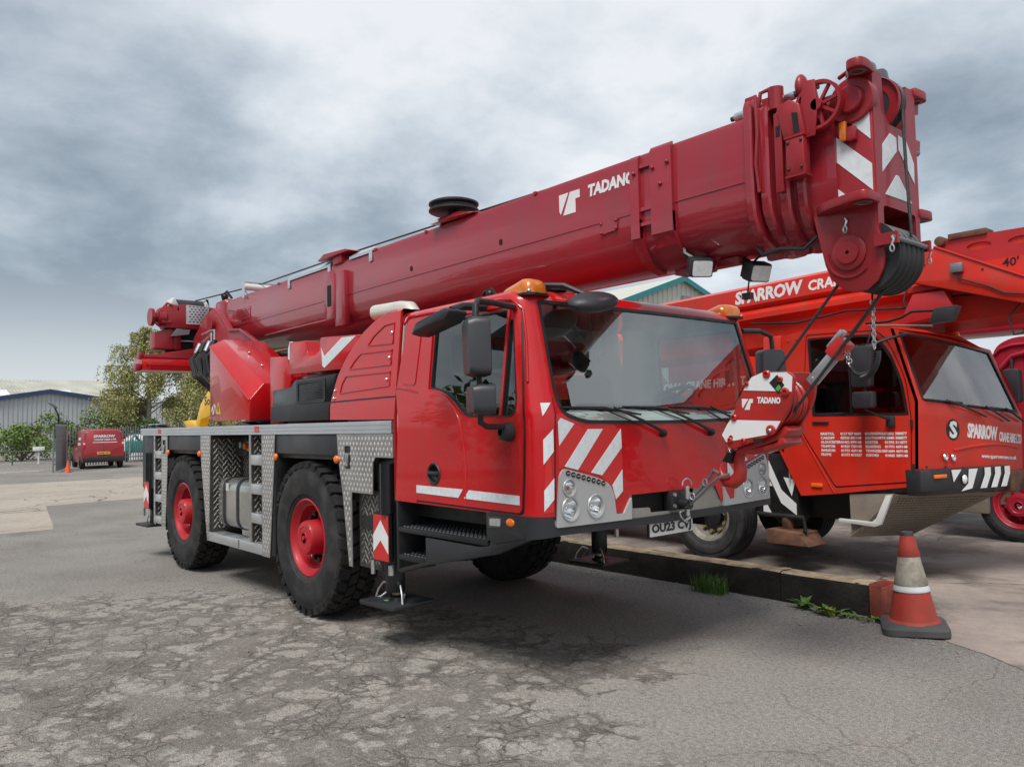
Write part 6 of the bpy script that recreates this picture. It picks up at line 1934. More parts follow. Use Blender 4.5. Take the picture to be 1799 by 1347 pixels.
MB().cyl(c0 - d_ * .045 + Vector((0, -.02, 0)), c0 - d_ * .045 + Vector((0, .09, 0)), .016).build('socket_pin', 'zinc', ws)
# falls of rope between head and block
for a_, b_ in (((4.40, -.10, 2.40), (3.955, -.09, 1.90)), ((4.66, -.14, 2.31), (4.055, -.05, 1.68)), ((4.60, -.05, 2.30), (4.35, -.03, 2.02))):
    MB().tube([a_, b_], .0095, 8).build('rope_fall', 'steel_rope', crane)


# chain and coiled cable of the anti-two-block weight
def chain(p0, p1, n, name, parent, r_=.011, sag=0.0):
    p0, p1 = Vector(p0), Vector(p1)
    mb = MB()
    for i in range(n):
        t = (i + .5) / n
        c_ = p0.lerp(p1, t) - Vector((0, 0, sag * 4 * t * (1 - t)))
        d = (p1 - p0).normalized()
        s_ = Vector((0, 1, 0)) if i % 2 else Vector((1, 0, 0))
        s_ = (s_ - d * s_.dot(d)).normalized()
        L_ = (p1 - p0).length / n * .72
        mb.tube([c_ + d * (L_ * math.cos(q)) + s_ * (r_ * math.sin(q)) for q in [2 * math.pi * k_ / 10 for k_ in range(11)]], .0038, 5)
    return mb.build(name, 'zinc', parent)


sw_ = thing('hoist_limit_switch', 'chain and coiled black cable hanging below the boom head', 'limit switch', (4.55, 0, 2.3))
chain((4.545, -.02, 2.29), (4.545, -.02, 2.02), 12, 'chain', sw_)
chain((4.375, -.04, 2.085), (4.415, -.04, 1.93), 8, 'chain', sw_, .016)
cc = []
for i in range(0, 21):
    t = i / 20
    an = math.pi * (1.02 + .98 * t)
    cc.append((4.487 + .078 * math.cos(an), -.03, 1.955 + .10 * math.sin(an) + .05 * t))
MB().tube(cc, .013, 8).build('coiled_cable', 'black', sw_)
cw2 = MB()
pts = []
for i in range(0, 200):
    t = i / 199
    an = math.pi * (1.40 + .60 * t)
    q = Vector((4.487 + .078 * math.cos(an), -.03, 1.955 + .10 * math.sin(an) + .05 * t))
    ph = i * .9
    pts.append(q + Vector((math.cos(an), 0, math.sin(an))) * (.018 * math.cos(ph)) + Vector((0, .018 * math.sin(ph), 0)))
cw2.tube(pts, .004, 5).build('cable_coil', 'black', sw_, recalc=False)
MB().tube([(4.545, -.02, 2.29), (4.548, -.02, 2.34)], .006).build('hanger', 'black', sw_)
# sling from hook to tow jaw
sl = thing('tie_back_sling', 'grey wire sling tying the hook back to the front tow jaw', 'sling', (3.22, 0, 1.1))
MB().tube([(3.53, -.075, 1.30), (3.48, -.06, 1.315), (3.44, -.05, 1.275), (3.34, -.035, 1.18), (3.24, -.02, 1.10)], .011, 8).build('sling_leg', 'galv', sl)
MB().tube([(3.60, -.07, 1.295), (3.52, -.075, 1.27), (3.44, -.055, 1.22), (3.35, -.035, 1.15), (3.24, -.015, 1.075)], .011, 8).build('sling_leg', 'galv', sl)
for p in ((3.40, -.045, 1.235), (3.285, -.03, 1.135)):
    MB().tube([(p[0] + .018 * math.cos(t), p[1] - .012, p[2] + .022 * math.sin(t)) for t in [2 * math.pi * i / 12 for i in range(13)]], .006, 6).build('wire_clip', 'zinc', sl)
# ================================================================== SECOND CRANE (orange red) beyond the timber
c2 = thing('mobile_crane', 'weathered orange red mobile crane parked beyond the timber, white lettering on door and boom', 'crane', (1.5, 4.4, 0))
Y2 = 3.4
S2 = side_map(Y2)
MB().box(-5.5, 2.6, 3.75, 5.05, .55, 1.15).build('chassis_frame', 'black', c2, bevel=.02)
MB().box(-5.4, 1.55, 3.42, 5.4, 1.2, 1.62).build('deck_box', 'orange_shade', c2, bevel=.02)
side2 = [(1.90, 1.25), (1.829, 1.319), (2.08, .815), (2.43, .851), (3.25, .964), (3.30, 1.13), (3.326, 1.774), (3.24, 2.157), (3.127, 2.486), (3.05, 2.532), (2.214, 2.565), (1.922, 2.524)]
win2 = rpoly([(2.225, 2.475), (2.248, 1.652), (3.235, 1.645), (3.19, 1.98), (3.08, 2.28), (2.93, 2.455)], [.03, .02, .02, .1, .15, .12], 4)
sp2 = panel(side2, [win2], S2, 0, .03).build('cab_side', 'orange', c2)
panel(win2, [rpoly([(2.25, 2.452), (2.27, 1.675), (3.205, 1.668), (3.165, 1.97), (3.06, 2.25), (2.92, 2.43)], [.03, .02, .02, .1, .15, .12], 4)], S2, .004, .02).build('window_frame', 'black', sp2)
panel(win2, [], S2, -.012, .005).build('door_window', 'dark_glass', sp2)
MB().box(2.66, 2.675, Y2 - .004, Y2 + .01, 1.66, 2.46).build('sliding_pane_edge', 'black', sp2)
dq = rpoly([(2.12, 1.47), (2.468, .918), (3.235, 1.0), (3.262, 1.60), (3.225, 1.99), (3.10, 2.32), (2.98, 2.49), (2.21, 2.515)], [.05, .03, .03, .1, .1, .15, .1, .04], 4)
dq_in = [(2.66 + (p[0] - 2.66) * .985, 1.65 + (p[1] - 1.65) * .988) for p in dq]
panel(dq, [dq_in], S2, .002, .003).build('door_joint', 'black', sp2)
dp = panel(rpoly([(2.14, 1.47), (2.475, .932), (3.222, 1.012), (3.245, 1.625), (2.215, 1.632)], .03), [], S2, .008, .008).build('door', 'orange', c2, smooth=0)
MB().box(2.25, 2.43, Y2 - .03, Y2 - .005, 1.575, 1.60).build('door_handle', 'black_plastic', dp, bevel=.008)
MB().box(3.03, 3.11, Y2 - .05, Y2 - .005, 1.53, 1.64).build('mirror_plate', 'black_plastic', dp, bevel=.012)
SD = side_map(Y2 - .008)
for i in range(12):
    rr_, cc_ = i % 6, i // 6
    z1 = 1.482 - rr_ * .0425
    wname = .012 * len(BRANCHES[i][0]) + .03
    x0 = 2.335 if cc_ == 0 else 2.805
    lettering('b%d' % i, (x0, x0 + min(.235, .0215 * len(BRANCHES[i][0])), z1 - .028, z1), SD, 'white', dp, 'lettering', .003, .002)
    x1 = 2.765 if cc_ == 0 else 3.212
    lettering('n%d' % i, (x1 - .215, x1, z1 - .028, z1), SD, 'white', dp, 'lettering', .003, .002)
MB().tube([(1.86, Y2 - .002, 1.30), (2.12, Y2 - .002, 1.46), (2.45, Y2 - .002, .87)], .008, 6).build('lower_crease', 'orange', sp2)
MB().box(2.21, 2.33, Y2 - .02, Y2, .915, .955).build('side_lamp', 'orange_lens', sp2, bevel=.006)
# rest of the cab hull
def far2(x, z):
    return (x + .38 * max(0, min(1, (x - 2.2) / 1.1)), 4.9, z - .20 * max(0, (z - .9) / 1.6))
def frm(u, v, off=0):
    P = [[(3.30, 3.4, 1.13), (3.70, 4.9, 1.05)], [(3.326, 3.4, 1.774), (3.72, 4.9, 1.61)], [(3.127, 3.4, 2.486), (3.46, 4.9, 2.31)]]
    k_ = 0 if v <= 1 else 1
    t = v - k_
    a_ = Vector(P[k_][0]).lerp(Vector(P[k_][1]), u)
    b_ = Vector(P[k_ + 1][0]).lerp(Vector(P[k_ + 1][1]), u)
    p = a_.lerp(b_, t)
    p.x += .05 * math.sin(math.pi * u) + off
    return tuple(p)
ws2 = rpoly([(.035, 1.02), (.5, 1.0), (.97, 1.02), (.955, 1.95), (.03, 1.97)], .02, 3)
gu, gv = frange(0, 1, .08), [.25, .5, .75, .999, 1.25, 1.5, 1.75]
fr2 = panel([(0, 0), (1, 0), (1, 2), (0, 2)], [ws2], frm, 0, .03, gu, gv).build('cab_front', 'orange', c2)
panel(ws2, [], frm, -.01, .005, gu, gv).build('windscreen', 'windscreen', fr2)
panel(ws2, [[(.05, 1.045), (.5, 1.03), (.95, 1.045), (.937, 1.925), (.045, 1.945)]], frm, .004, .012, gu, gv).build('windscreen_seal', 'black', fr2)
nr_ = [(1.90, Y2 + .0, 1.25), (2.08, Y2, .83)]
rt_ = [(3.127, Y2, 2.486), (3.05, Y2, 2.530), (2.6, Y2, 2.552), (2.214, Y2, 2.562), (1.922, Y2, 2.522)]
MB().loft([[(x, y, z) for x, y, z in rt_], [(lambda q: (q[0], 4.15, (z + q[2]) / 2 + .03))(far2(x, z)) for x, y, z in rt_], [far2(x, z) for x, y, z in rt_]], False).build('cab_roof', 'orange', c2, smooth=50, recalc=False)
MB().add([(1.922, Y2, 2.522), far2(1.922, 2.522), (1.95, 4.9, .95), (1.95, Y2, .95)], [(0, 1, 2, 3)]).build('cab_rear', 'lining', c2)
fs_ = [far2(x, z) for x, z in side2]
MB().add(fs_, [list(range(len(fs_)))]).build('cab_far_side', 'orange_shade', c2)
MB().prism([(2.0, .95), (3.4, 1.0), (3.4, 1.06), (2.0, 1.02)], 'y', Y2 + .03, 4.88).build('cab_floor', 'lining', c2)
st2 = MB().box(2.2, 2.6, 3.9, 4.4, 1.35, 1.5).build('seat', 'seat_grey', c2, bevel=.04)
MB().prism([(2.15, 1.45), (2.3, 1.45), (2.2, 2.15), (2.05, 2.15)], 'y', 3.9, 4.4).build('seat_back', 'seat_grey', st2, bevel=.04)
sw = MB().tube([(.2 * math.cos(t), .2 * math.sin(t), 0) for t in [2 * math.pi * i / 24 for i in range(25)]], .014, 8).cyl((0, 0, 0), (0, 0, -.35), .03).box(-.19, .19, -.015, .015, -.01, 0)
sw.xf(Matrix.Translation((2.95, 4.15, 1.72)) @ Matrix.Rotation(R(-30), 4, 'Y')).build('steering_wheel', 'black', c2)
MB().prism([(3.0, 1.05), (3.28, 1.05), (3.28, 1.66), (3.05, 1.60)], 'y', Y2 + .05, 4.85).build('dashboard', 'lining', c2, bevel=.03)
# writing on the hood
bz = MB()
panel(circ(.275, .62, .055, 28, .165), [], frm, .004, .002).build('emblem_disc', 'black', fr2, smooth=0)
lettering('S', (.243, .307, .485, .755), frm, 'white', fr2, 'lettering', .007, .002)
lettering('SPARROW', (.40, .70, .51, .75), frm, 'white', fr2, 'lettering', .004, .002, -.01)
lettering('CRANEHIRE', (.72, .985, .49, .66), frm, 'white', fr2, 'lettering', .004, .002, -.01)
lettering('www', (.53, .92, .175, .265), frm, 'white', fr2, 'lettering', .004, .002, -.005)
MB().tube([frm(u, .30 + .14 * math.sin(math.pi * (u - .28) / .9), .0) for u in [.28 + i * .06 for i in range(12)]], .012, 6).build('hood_crease', 'orange', fr2)
for u in (.205, .27):
    p = frm(u, .19, 0)
    MB().lathe([(.04, .01), (.036, .02), (.03, .015), (.005, .005)], p, 'x', 18).build('round_lamp', 'lamp_bowl', fr2)
for u0, v0, u1, v1 in ((.55, .88, .05, 1.03), (.80, .86, .40, 1.02), (.98, .90, .62, 1.04)):
    wp2 = MB().tube([frm(u0, v0, .03), frm((u0 + u1) / 2, (v0 + v1) / 2 + .05, .05), frm(u1 + .16, v1 + .02, .03)], .012, 6).build('wiper', 'black', c2)
    MB().tube([frm(u1, v1, .02), frm(u1 + .3, v1 + .015, .02)], .010, 6).build('wiper_blade', 'black', wp2)
MB().box(3.46, 3.50, 4.22, 4.38, 1.63, 1.67).build('hood_catch', 'black', fr2, bevel=.008)
# striped bumper
bpd = []
for u in (0, .02, .36, .72):
    a_ = frm(u, 0)
    k_ = .02 if u == 0 else .10
    bpd.append([(a_[0] - .12, a_[1] - (.02 if u == 0 else 0), 1.125), (a_[0] + k_, a_[1] - (.02 if u == 0 else 0), 1.125), (a_[0] + k_, a_[1] - (.02 if u == 0 else 0), .92), (a_[0] + k_ - .08, a_[1], .875), (a_[0] - .12, a_[1], .875)])
bm2 = MB().loft(bpd).build('bumper', 'black_plastic', c2, bevel=.01)
bmp = lambda u, v, off=0: (frm(u, 0)[0] + .103 + off, frm(u, 0)[1], v)
for u0 in (.44, .54, .64):
    panel([(u0 - .035, .925), (u0 + .02, .925), (u0 + .065, 1.05), (u0 + .065, 1.12), (u0 + .01, 1.12), (u0 + .01, 1.05)], [], bmp, .004, .003).build('white_stripe', 'white', bm2, smooth=0)
panel([(.165, 1.115), (.245, 1.115), (.18, 1.00)], [], bmp, .004, .003).build('white_stripe', 'white', bm2, smooth=0)
panel([(.31, 1.115), (.385, 1.115), (.33, .93), (.24, .91), (.30, .98)], [], bmp, .004, .003).build('white_stripe', 'white', bm2, smooth=0)
MB().lathe([(.045, 0), (.04, .012), (.02, .02), (.001, .022)], bmp(.27, 1.02), 'x', 18).build('fog_lamp', 'lamp_glass', bm2)
MB().obox((frm(.08, 0)[0] + .10, frm(.08, 0)[1], 1.06), (.17, .035, .02), (.26, 1, 0), (0, 0, 1)).build('indicator', 'orange_lens', bm2, bevel=.005)
MB().box(3.45, 3.75, 4.5, 5.2, .86, 1.06).build('front_beam', 'rust', c2, bevel=.02)
MB().cyl((3.7, 4.85, .95), (3.95, 4.85, .95), .06).build('tow_eye', 'black', c2)
# sloping mesh plate below the cab
hp_ = []
ms = [(3.08, 3.4, .876), (3.50, 4.9, .822), (2.55, 4.9, .285), (2.604, 3.4, .431)]
def mmap(u, v, off=0):
    a_ = Vector(ms[3]).lerp(Vector(ms[2]), u)
    b_ = Vector(ms[0]).lerp(Vector(ms[1]), u)
    p = a_.lerp(b_, v)
    return (p.x + off * .7, p.y, p.z - off * .7)
hs = []
for j in range(15):
    for i in range(26):
        u, v = .06 + i * .0345 + (.017 if j % 2 else 0), .09 + j * .058
        u, v = u, v
        if u < .93:
            hs.append([(u, v), (u + .012, v - .012), (u + .024, v), (u + .024, v + .012), (u + .012, v + .024), (u, v + .012)])
panel([(0, 0), (1, 0), (1, 1), (0, 1)], hs, mmap, 0, .006).build('mesh_plate', 'dirty_beige', c2, smooth=0)
panel([(.02, .02), (.98, .02), (.98, .98), (.02, .98)], [], mmap, -.03, .004).build('mesh_backing', 'recess_shade', c2, smooth=0)  # dark sheet added so the mesh holes look shaded
MB().prism([(2.605, .44), (2.60, .86), (3.06, .885), (2.80, .62)], 'y', Y2 + .02, Y2 + .06).build('step_cheek', 'dirty_beige', c2, bevel=.005)
MB().prism([(2.50, .575), (2.50, .61), (2.84, .60), (2.885, .64), (2.99, .87), (3.05, .875), (2.93, .58), (2.87, .555)], 'y', Y2 - .03, Y2 + .015).build('step_bracket', 'plate_white', c2, bevel=.005)
# outrigger with black and white chevrons, float
og = MB().box(1.55, 2.02, Y2 + .04, Y2 + .3, .56, 1.25).build('outrigger', 'black', c2, bevel=.01)
SO = side_map(Y2 + .04)
for pl in ([(1.60, 1.17), (1.67, 1.21), (1.83, .86), (2.0, .72), (2.0, .60), (1.82, .72)], [(1.60, .78), (1.60, .60), (1.70, .60)], [(1.86, 1.0), (2.0, .98), (1.95, .80)], [(1.57, 1.0), (1.6, 1.1), (1.72, .9), (1.62, .9)]):
    panel(pl, [], SO, .004, .003).build('white_chevron', 'white', og, smooth=0)
MB().tube([(1.55, Y2, .60), (1.75, Y2 - .03, .595), (2.12, Y2 - .03, .59), (2.13, Y2 - .03, .45), (2.10, Y2, .42)], .022).build('handle_bar', 'black', og)
MB().prism([(1.72, .30), (1.72, .45), (2.12, .43), (2.12, .40), (2.22, .30)], 'y', Y2 - .12, Y2 + .25).build('float_pad', 'rust', og, bevel=.008)
MB().cyl((1.85, Y2 + .1, .4), (1.85, Y2 + .1, .62), .06).build('jack_leg', 'rust', og)
MB().prism([(1.68, 2.20), (1.68, 2.545), (1.90, 2.54), (1.90, 2.0), (1.75, 2.0)], 'y', Y2 + .02, Y2 + .5).build('rear_fairing', 'orange', c2, bevel=.02)
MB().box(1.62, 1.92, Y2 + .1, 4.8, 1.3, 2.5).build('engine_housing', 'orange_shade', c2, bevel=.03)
# wheels
w2 = make_wheel(.50, .34, .29, 'old_rim', 'black', 'brass', False, 10, .07, True)
w2.parent = c2
w2.location = (.83 - 1.5, 3.42 + .17 - 4.4, .50)
copy_part(w2, c2, (-2.6 - 1.5, 3.59 - 4.4, .50))
for x in (.95, -2.6):
    c_ = copy_part(w2, c2, (x - 1.5, 5.2 - 4.4, .50))
    c_.rotation_euler = (0, 0, math.pi)
# superstructure seen through the glass of the front crane
MB().prism([(-3.5, 1.6), (1.3, 1.6), (1.3, 2.12), (1.12, 2.40), (.35, 2.10), (-.6, 1.92), (-1.2, 2.6), (-3.5, 2.7)], 'y', 3.9, 4.9).build('superstructure', 'orange', c2, bevel=.015)
SM = side_map(3.9)
lettering('SPARROW', (-.52, .16, 1.985, 2.125), SM, 'white', c2)
lettering('CRANEHIRE', (.24, 1.16, 2.02, 2.13), SM, 'white', c2, skew=.03)
# boom: bevelled box with ledges, rising slightly
def zr(x):
    return .030 * x
def ring2(x):
    pr = [(4.0, 3.185), (4.0, 2.975), (4.06, 2.93), (3.97, 2.86), (3.97, 2.80), (4.08, 2.74), (4.10, 2.46), (4.5, 2.40), (4.75, 2.46), (4.75, 3.185), (4.6, 3.23), (4.1, 3.23)]
    return [(x, y, z + zr(x) - (.10 * max(0, x - 1.5) if z < 2.6 else 0) * 0) for y, z in pr]
b2 = MB().loft([ring2(x) for x in (-5.5, -3, 0, 2, 4, 6.4)]).build('boom', ['orange'], c2, bevel=0, smooth=20)
BM = lambda u, v, off=0: (u, 4.0 - off, v + zr(u))
lettering('SPARROW', (.955, 1.862, 3.005, 3.165), BM, 'white', c2, 'lettering', .003, .002, .0)
lettering('CRANEHIRE', (1.925, 3.10, 3.015, 3.135), BM, 'white', c2, 'lettering', .003, .002, .0)
# stowed fly jib alongside the boom
J = MB().prism([(3.40, 3.285), (3.085, 2.975), (3.20, 2.95), (4.144, 2.63), (5.6, 2.15), (5.6, 2.42), (4.156, 2.88)], 'y', 3.75, 3.95).build('fly_jib_arm', 'orange', c2, bevel=.008)
MB().tube([(3.40, 3.745, 3.28), (4.15, 3.745, 2.875), (5.6, 3.745, 2.415)], .010, 6).build('arm_edge', 'orange', J)
MB().box(3.55, 3.66, 3.70, 3.75, 2.99, 3.08).build('junction_box', 'galv', J, bevel=.01)
MB().tube([(3.60, 3.72, 2.99), (3.62, 3.73, 2.93), (3.85, 3.735, 2.83), (4.0, 3.735, 2.74), (4.2, 3.735, 2.70)], .008).build('jib_cable', 'black', J)
uj = panel([(3.30, 3.13), (3.34, 3.375), (6.2, 3.33), (6.2, 2.95), (3.9, 3.0)], [circ(3.72 + i * .36, 3.262 - i * .006, .11, 20, .035) for i in range(7)], side_map(3.98), 0, .05).build('fly_jib_rail', 'orange_shade', c2)
panel([(3.55, 3.10), (6.2, 3.10), (6.2, 2.6), (4.2, 2.72), (3.6, 2.95)], [], side_map(3.96), 0, .04).build('fly_jib_side', 'orange', c2)
lettering('40', (3.92, 4.06, 3.015, 3.10), side_map(3.96), 'black', c2)
MB().cyl((3.38, 3.92, 3.36), (3.38, 4.2, 3.36), .05).box(3.45, 3.8, 3.95, 4.15, 3.36, 3.42).build('jib_pivot', 'rust', c2, bevel=.01)
MB().prism([(3.0, 2.55), (3.15, 2.85), (3.45, 2.85), (3.55, 2.62)], 'y', 3.8, 4.0).build('jib_hanger', 'orange_shade', c2, bevel=.01)
# beacons, mirrors
for (x, y, z, r_, nm) in ((2.69, 4.2, 2.58, .055, 'stripe_red'), (3.20, 4.62, 2.37, .075, 'orange_lens')):
    bq = MB().lathe([(r_, .03), (r_, r_ * 1.2), (r_ * .8, r_ * 1.75), (r_ * .3, r_ * 2.0), (.001, r_ * 2.02)], (x, y, z), 'z', 20).build('beacon', nm, c2)
    MB().cyl((x, y, z - .04), (x, y, z + .03), r_ * .9).build('beacon_base', 'black', bq)
ma = MB().tube([(2.90, 3.32, 2.555), (3.15, 3.25, 2.54), (3.30, 3.2, 2.56), (3.40, 3.18, 2.60), (3.66, 3.15, 2.58)], .012).build('mirror_arm', 'black', c2)
MB().prism(rpoly([(3.58, 2.46), (3.78, 2.47), (3.84, 2.60), (3.64, 2.60)], .025), 'y', 3.08, 3.18).build('mirror_head', 'grey_plastic', ma, bevel=.02)
MB().tube([(3.55, 3.25, 2.455), (3.2, 3.3, 2.50), (2.9, 3.35, 2.53)], .010).build('mirror_stay', 'dirty_beige', ma)
mk = MB().tube([(3.25, Y2 - .01, 2.42), (3.15, 3.25, 2.38), (3.05, 3.18, 2.34)], .015).build('side_mirror', 'black', c2)
MB().prism(rpoly([(2.82, 1.92), (3.0, 1.92), (3.02, 2.32), (2.82, 2.32)], .03), 'y', 3.12, 3.22).build('mirror_head', 'grey_plastic', mk, bevel=.02)
MB().prism(rpoly([(2.82, 1.72), (3.02, 1.72), (3.02, 1.88), (2.82, 1.88)], .03), 'y', 3.12, 3.22).build('mirror_head', 'grey_plastic', mk, bevel=.02)
MB().tube([(2.93, 3.17, 2.34), (2.93, 3.17, 1.70), (3.05, 3.30, 1.62), (3.07, Y2 - .03, 1.60)], .014).build('mirror_stay', 'black', mk)
MB().tube([(2.94, Y2 - .05, 2.50), (2.92, Y2 - .08, 2.40), (2.9, 3.3, 2.3)], .008).build('aerial', 'black', c2)

# ================================================================== THIRD CRANE, half out of frame on the right
c3 = thing('mobile_crane', 'pinkish red crane at the right edge, its cab and wheel partly hidden', 'crane', (3.3, 8, 0))
o3 = [(2.72, .95), (4.4, .95), (4.5, 1.6), (4.25, 2.50), (3.95, 2.60), (3.0, 2.60), (2.80, 2.50), (2.68, 2.0)]
sd3 = rpoly(o3, [.05, .1, .1, .15, .1, .15, .15, .1], 4)
w3 = rpoly([(3.12, 1.70), (4.25, 1.68), (4.12, 2.38), (3.12, 2.42)], .08, 4)
cb3 = panel(sd3, [w3], side_map(7.0), 0, .04).build('cab_side', 'pink_red', c3)
panel(w3, [], side_map(7.0), -.01, .005).build('door_window', 'dark_glass', cb3)
MB().loft([[(p[0], y, p[1]) for p in sd3] for y in (7.05, 9.2)]).build('cab_body', 'pink_red', c3, smooth=40)
MB().tube([(2.78, 6.99, 2.38), (2.86, 6.985, 2.46), (3.0, 6.985, 2.50), (3.6, 6.985, 2.52)], .02).build('wheel_arch_trim', 'pink_red', cb3)
MB().tube([(2.76, 6.98, 1.9), (2.85, 6.97, 2.2), (3.0, 6.97, 2.36), (3.3, 6.97, 2.43)], .03).build('roof_trim', 'pink_red', cb3)
m3_ = MB().tube([(3.0, 7.0, 2.28), (3.05, 6.8, 2.30), (3.08, 6.7, 2.26), (3.08, 6.68, 2.15)], .018).build('mirror_arm', 'black', c3)
MB().prism(rpoly([(3.0, 1.76), (3.18, 1.76), (3.18, 2.18), (3.0, 2.18)], .04), 'y', 6.60, 6.74).build('mirror_head', 'grey_plastic', m3_, bevel=.02)
MB().box(2.2, 4.4, 7.1, 9.1, .45, .95).build('chassis_frame', 'dirty_beige', c3, bevel=.02)
MB().box(2.0, 2.65, 6.95, 7.4, .34, .95).build('step_box', 'dirty_beige', c3, bevel=.02)
w3_ = make_wheel(.47, .32, .30, 'pink_red', 'pink_red', 'pink_red', True, 10, .05, True)
w3_.parent = c3
w3_.location = (2.98 - 3.3, 7.14 - 8, .47)
MB().box(-2, 2.6, 7.3, 9.0, 1.0, 1.35).build('deck', 'pink_red', c3, bevel=.02)
MB().box(-5, 3.4, 7.7, 8.6, 2.75, 3.25).build('boom', 'pink_red', c3, bevel=.05)
MB().prism([(-3, 1.3), (-.5, 1.3), (-1.2, 2.8), (-3, 2.8)], 'y', 7.6, 8.7).build('superstructure', 'pink_red', c3, bevel=.02)
bq = MB().cyl((3.05, 7.6, 2.60), (3.05, 7.6, 2.72), .03).box(2.98, 3.12, 7.52, 7.68, 2.70, 2.76).build('roof_fitting', 'black', c3)
for x in (-1.5, -2.8):
    c_ = copy_part(w3_, c3, (x - 3.3, 7.14 - 8, .47))

# ================================================================== VAN
vn = thing('van', 'small dark red van parked by the palisade fence, rear doors facing the yard', 'van', (-34.5, 5.4, 0))
vf = Vector((-.997, .089, 0)).normalized()
vr = Vector((vf.y, -vf.x, 0))          # van's right
v0_ = Vector((-33.55, 4.9, 0))
VMX = Matrix((Vector((*vf[:2], 0)), Vector((-vr.x, -vr.y, 0)), Vector((0, 0, 1)))).transposed().to_4x4()
VMX.translation = v0_
def van_ring(x, hw, z0, z1, z2, tum):
    return [(x, -hw + .04, z0), (x, -hw, z0 + .15), (x, -hw, z1), (x, -hw + tum * .5, (z1 + z2) / 2), (x, -hw + tum, z2 - .08), (x, -hw + tum + .12, z2), (x, hw - tum - .12, z2), (x, hw - tum, z2 - .08), (x, hw - tum * .5, (z1 + z2) / 2), (x, hw, z1), (x, hw, z0 + .15), (x, hw - .04, z0)]
vb = MB().loft([van_ring(.03, .84, .36, .95, 1.74, .10), van_ring(.0, .86, .34, .95, 1.70, .10)][::-1] + [van_ring(.12, .875, .30, .95, 1.78, .11), van_ring(1.6, .885, .28, .95, 1.82, .11), van_ring(2.6, .88, .28, .95, 1.78, .12), van_ring(3.15, .87, .28, .95, 1.35, .14), van_ring(3.3, .86, .28, .92, 1.12, .1), van_ring(4.0, .80, .30, .80, .95, .06), van_ring(4.15, .70, .36, .70, .80, .05)]).xf(VMX).build('body', 'van_red', vn, smooth=40)
MB().box(-.07, .06, -.86, .86, .34, .56).xf(VMX).build('rear_bumper', 'black_plastic', vn, bevel=.03)
MB().box(-.005, .0, -.004, .004, .58, 1.66).xf(VMX).build('door_joint', 'black', vn)
for s_ in (-1, 1):
    MB().box(-.02, .10, s_ * .80 - .05, s_ * .80 + .05, .95, 1.30).xf(VMX).build('tail_lamp', 'stripe_red', vn, bevel=.02)
    MB().box(-.022, .10, s_ * .80 - .045, s_ * .80 + .045, 1.12, 1.2).xf(VMX).build('indicator', 'plate_white', vn)
    for x in (.75, 3.35):
        t_ = MB().lathe([(.2, -.1), (.29, -.1), (.31, -.07), (.31, .07), (.29, .1), (.2, .1)], (x, s_ * .79, .31), 'y', 24).lathe([(.2, -.08), (.02, -.09), (.02, .09), (.2, .08)], (x, s_ * .79, .31), 'y', 16).xf(VMX).build('wheel', 'rubber', vn)
    MB().prism([(2.0, 1.0), (3.05, 1.0), (2.75, 1.55), (2.0, 1.62)], 'y', s_ * .865, s_ * .835).xf(VMX).build('cab_window', 'dark_glass', vn)
    MB().box(2.85, 3.0, s_ * .90, s_ * 1.03, .98, 1.15).xf(VMX).build('door_mirror', 'black_plastic', vn, bevel=.03)
npv = MB().box(-.03, -.015, -.27, .27, .66, .78).xf(VMX).build('number_plate', 'plate_yellow', vn)
VB = lambda u, v, off=0: tuple(VMX @ Vector((-.0 - off, -u, v)))
lettering('vplate', (-.24, .24, .685, .755), lambda u, v, off=0: tuple(VMX @ Vector((-.03 - off, -u, v))), 'black', npv, 'plate_number', .004, .002)
lettering('SPARROW', (-.42, .48, 1.42, 1.55), lambda u, v, off=0: VB(u, v, off + .0), 'white', vn, 'lettering', .012, .004)
lettering('CRANEHIRE', (-.40, .52, 1.29, 1.37), VB, 'white', vn, 'lettering', .012, .004)
panel([(-.45, 1.19), (.56, 1.19), (.56, 1.225), (-.45, 1.225)], [], VB, .008, .004).build('white_line', 'white', vn)
VS = lambda u, v, off=0: tuple(VMX @ Vector((1.5 - u, .888 + off, v)))
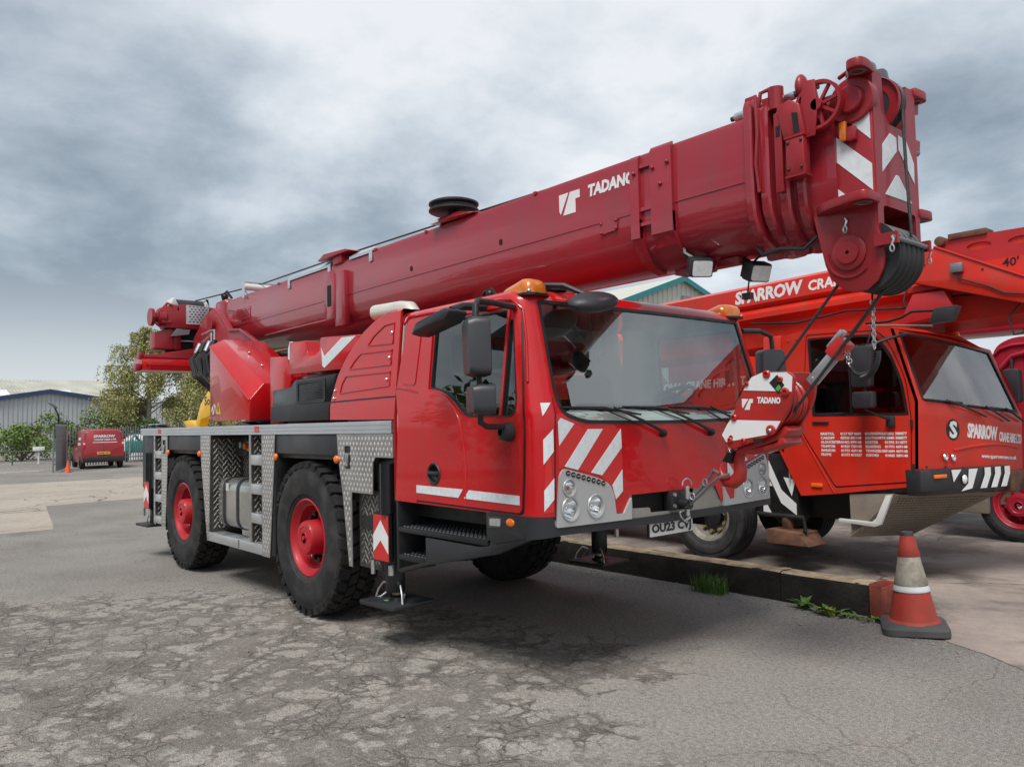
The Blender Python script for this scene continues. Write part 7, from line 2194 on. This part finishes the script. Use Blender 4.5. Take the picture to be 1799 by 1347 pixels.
lettering('SPARROW', (.15, 1.1, 1.30, 1.45), VS, 'white', vn, 'lettering', -.02, .004)
lettering('CRANEHIRE', (.15, 1.1, 1.08, 1.2), VS, 'white', vn, 'lettering', .006, .004)

# small fittings on the second crane
for i in range(9):
    x = 3.3 + i * .26
    z = 3.20 - .345 * max(0, x - 3.4) + (.0 if x > 3.4 else -.02)
    MB().sphere((x, 3.747, z - .06), .012, 5).build('jib_bolt', 'rust', J)
MB().tube([(1.2, 3.96, 2.78), (1.8, 3.93, 2.72), (2.4, 3.95, 2.79), (3.0, 3.93, 2.74), (3.5, 3.95, 2.80), (4.6, 3.93, 2.74)], .012).build('boom_hose', 'black', c2)
MB().tube([(3.05, 3.94, 2.98), (3.02, 3.90, 2.80), (3.10, 3.88, 2.62), (3.2, 3.9, 2.58)], .010).build('hose_loop', 'black', c2)
MB().tube([(4.08, 3.9, 2.66), (3.98, 3.85, 2.52), (4.02, 3.85, 2.36), (4.14, 3.85, 2.38)], .009).build('hose_loop', 'black', c2)
for z in (1.10, 1.52):
    MB().cyl((3.262, Y2 - .012, z), (3.262, Y2 - .012, z + .08), .012, n=8).build('door_hinge', 'black', sp2)
MB().tube([(3.02, Y2 - .01, 1.56), (2.97, Y2 - .05, 1.50), (2.97, Y2 - .05, 1.20), (3.02, Y2 - .01, 1.14)], .011).build('grab_handle', 'black', sp2) if False else None
for x, z in ((2.0, 2.47), (2.1, 2.48), (1.98, 1.5), (2.02, 2.0)):
    MB().sphere((x, Y2 - .002, z), .010, 5).build('rivet', 'orange', sp2)
for i in range(5):
    p = frm(.06 + i * .15, .04, .004)
    MB().sphere(p, .010, 5).build('hood_screw', 'black', fr2)
# cable clips and hoses on the main crane
for x in (-2.6, -.3, .6, 2.1):
    MB().box(x, x + .03, -BY - .006, -BY + .01, 3.405, 3.43).build('cable_clip', 'head_red', bs)
MB().tube([(3.98, -.25, 2.66), (4.05, -.3, 2.60), (4.15, -.28, 2.62), (4.28, -.25, 2.60), (4.34, -.22, 2.66)], .012).build('collar_hose', 'black', crane)
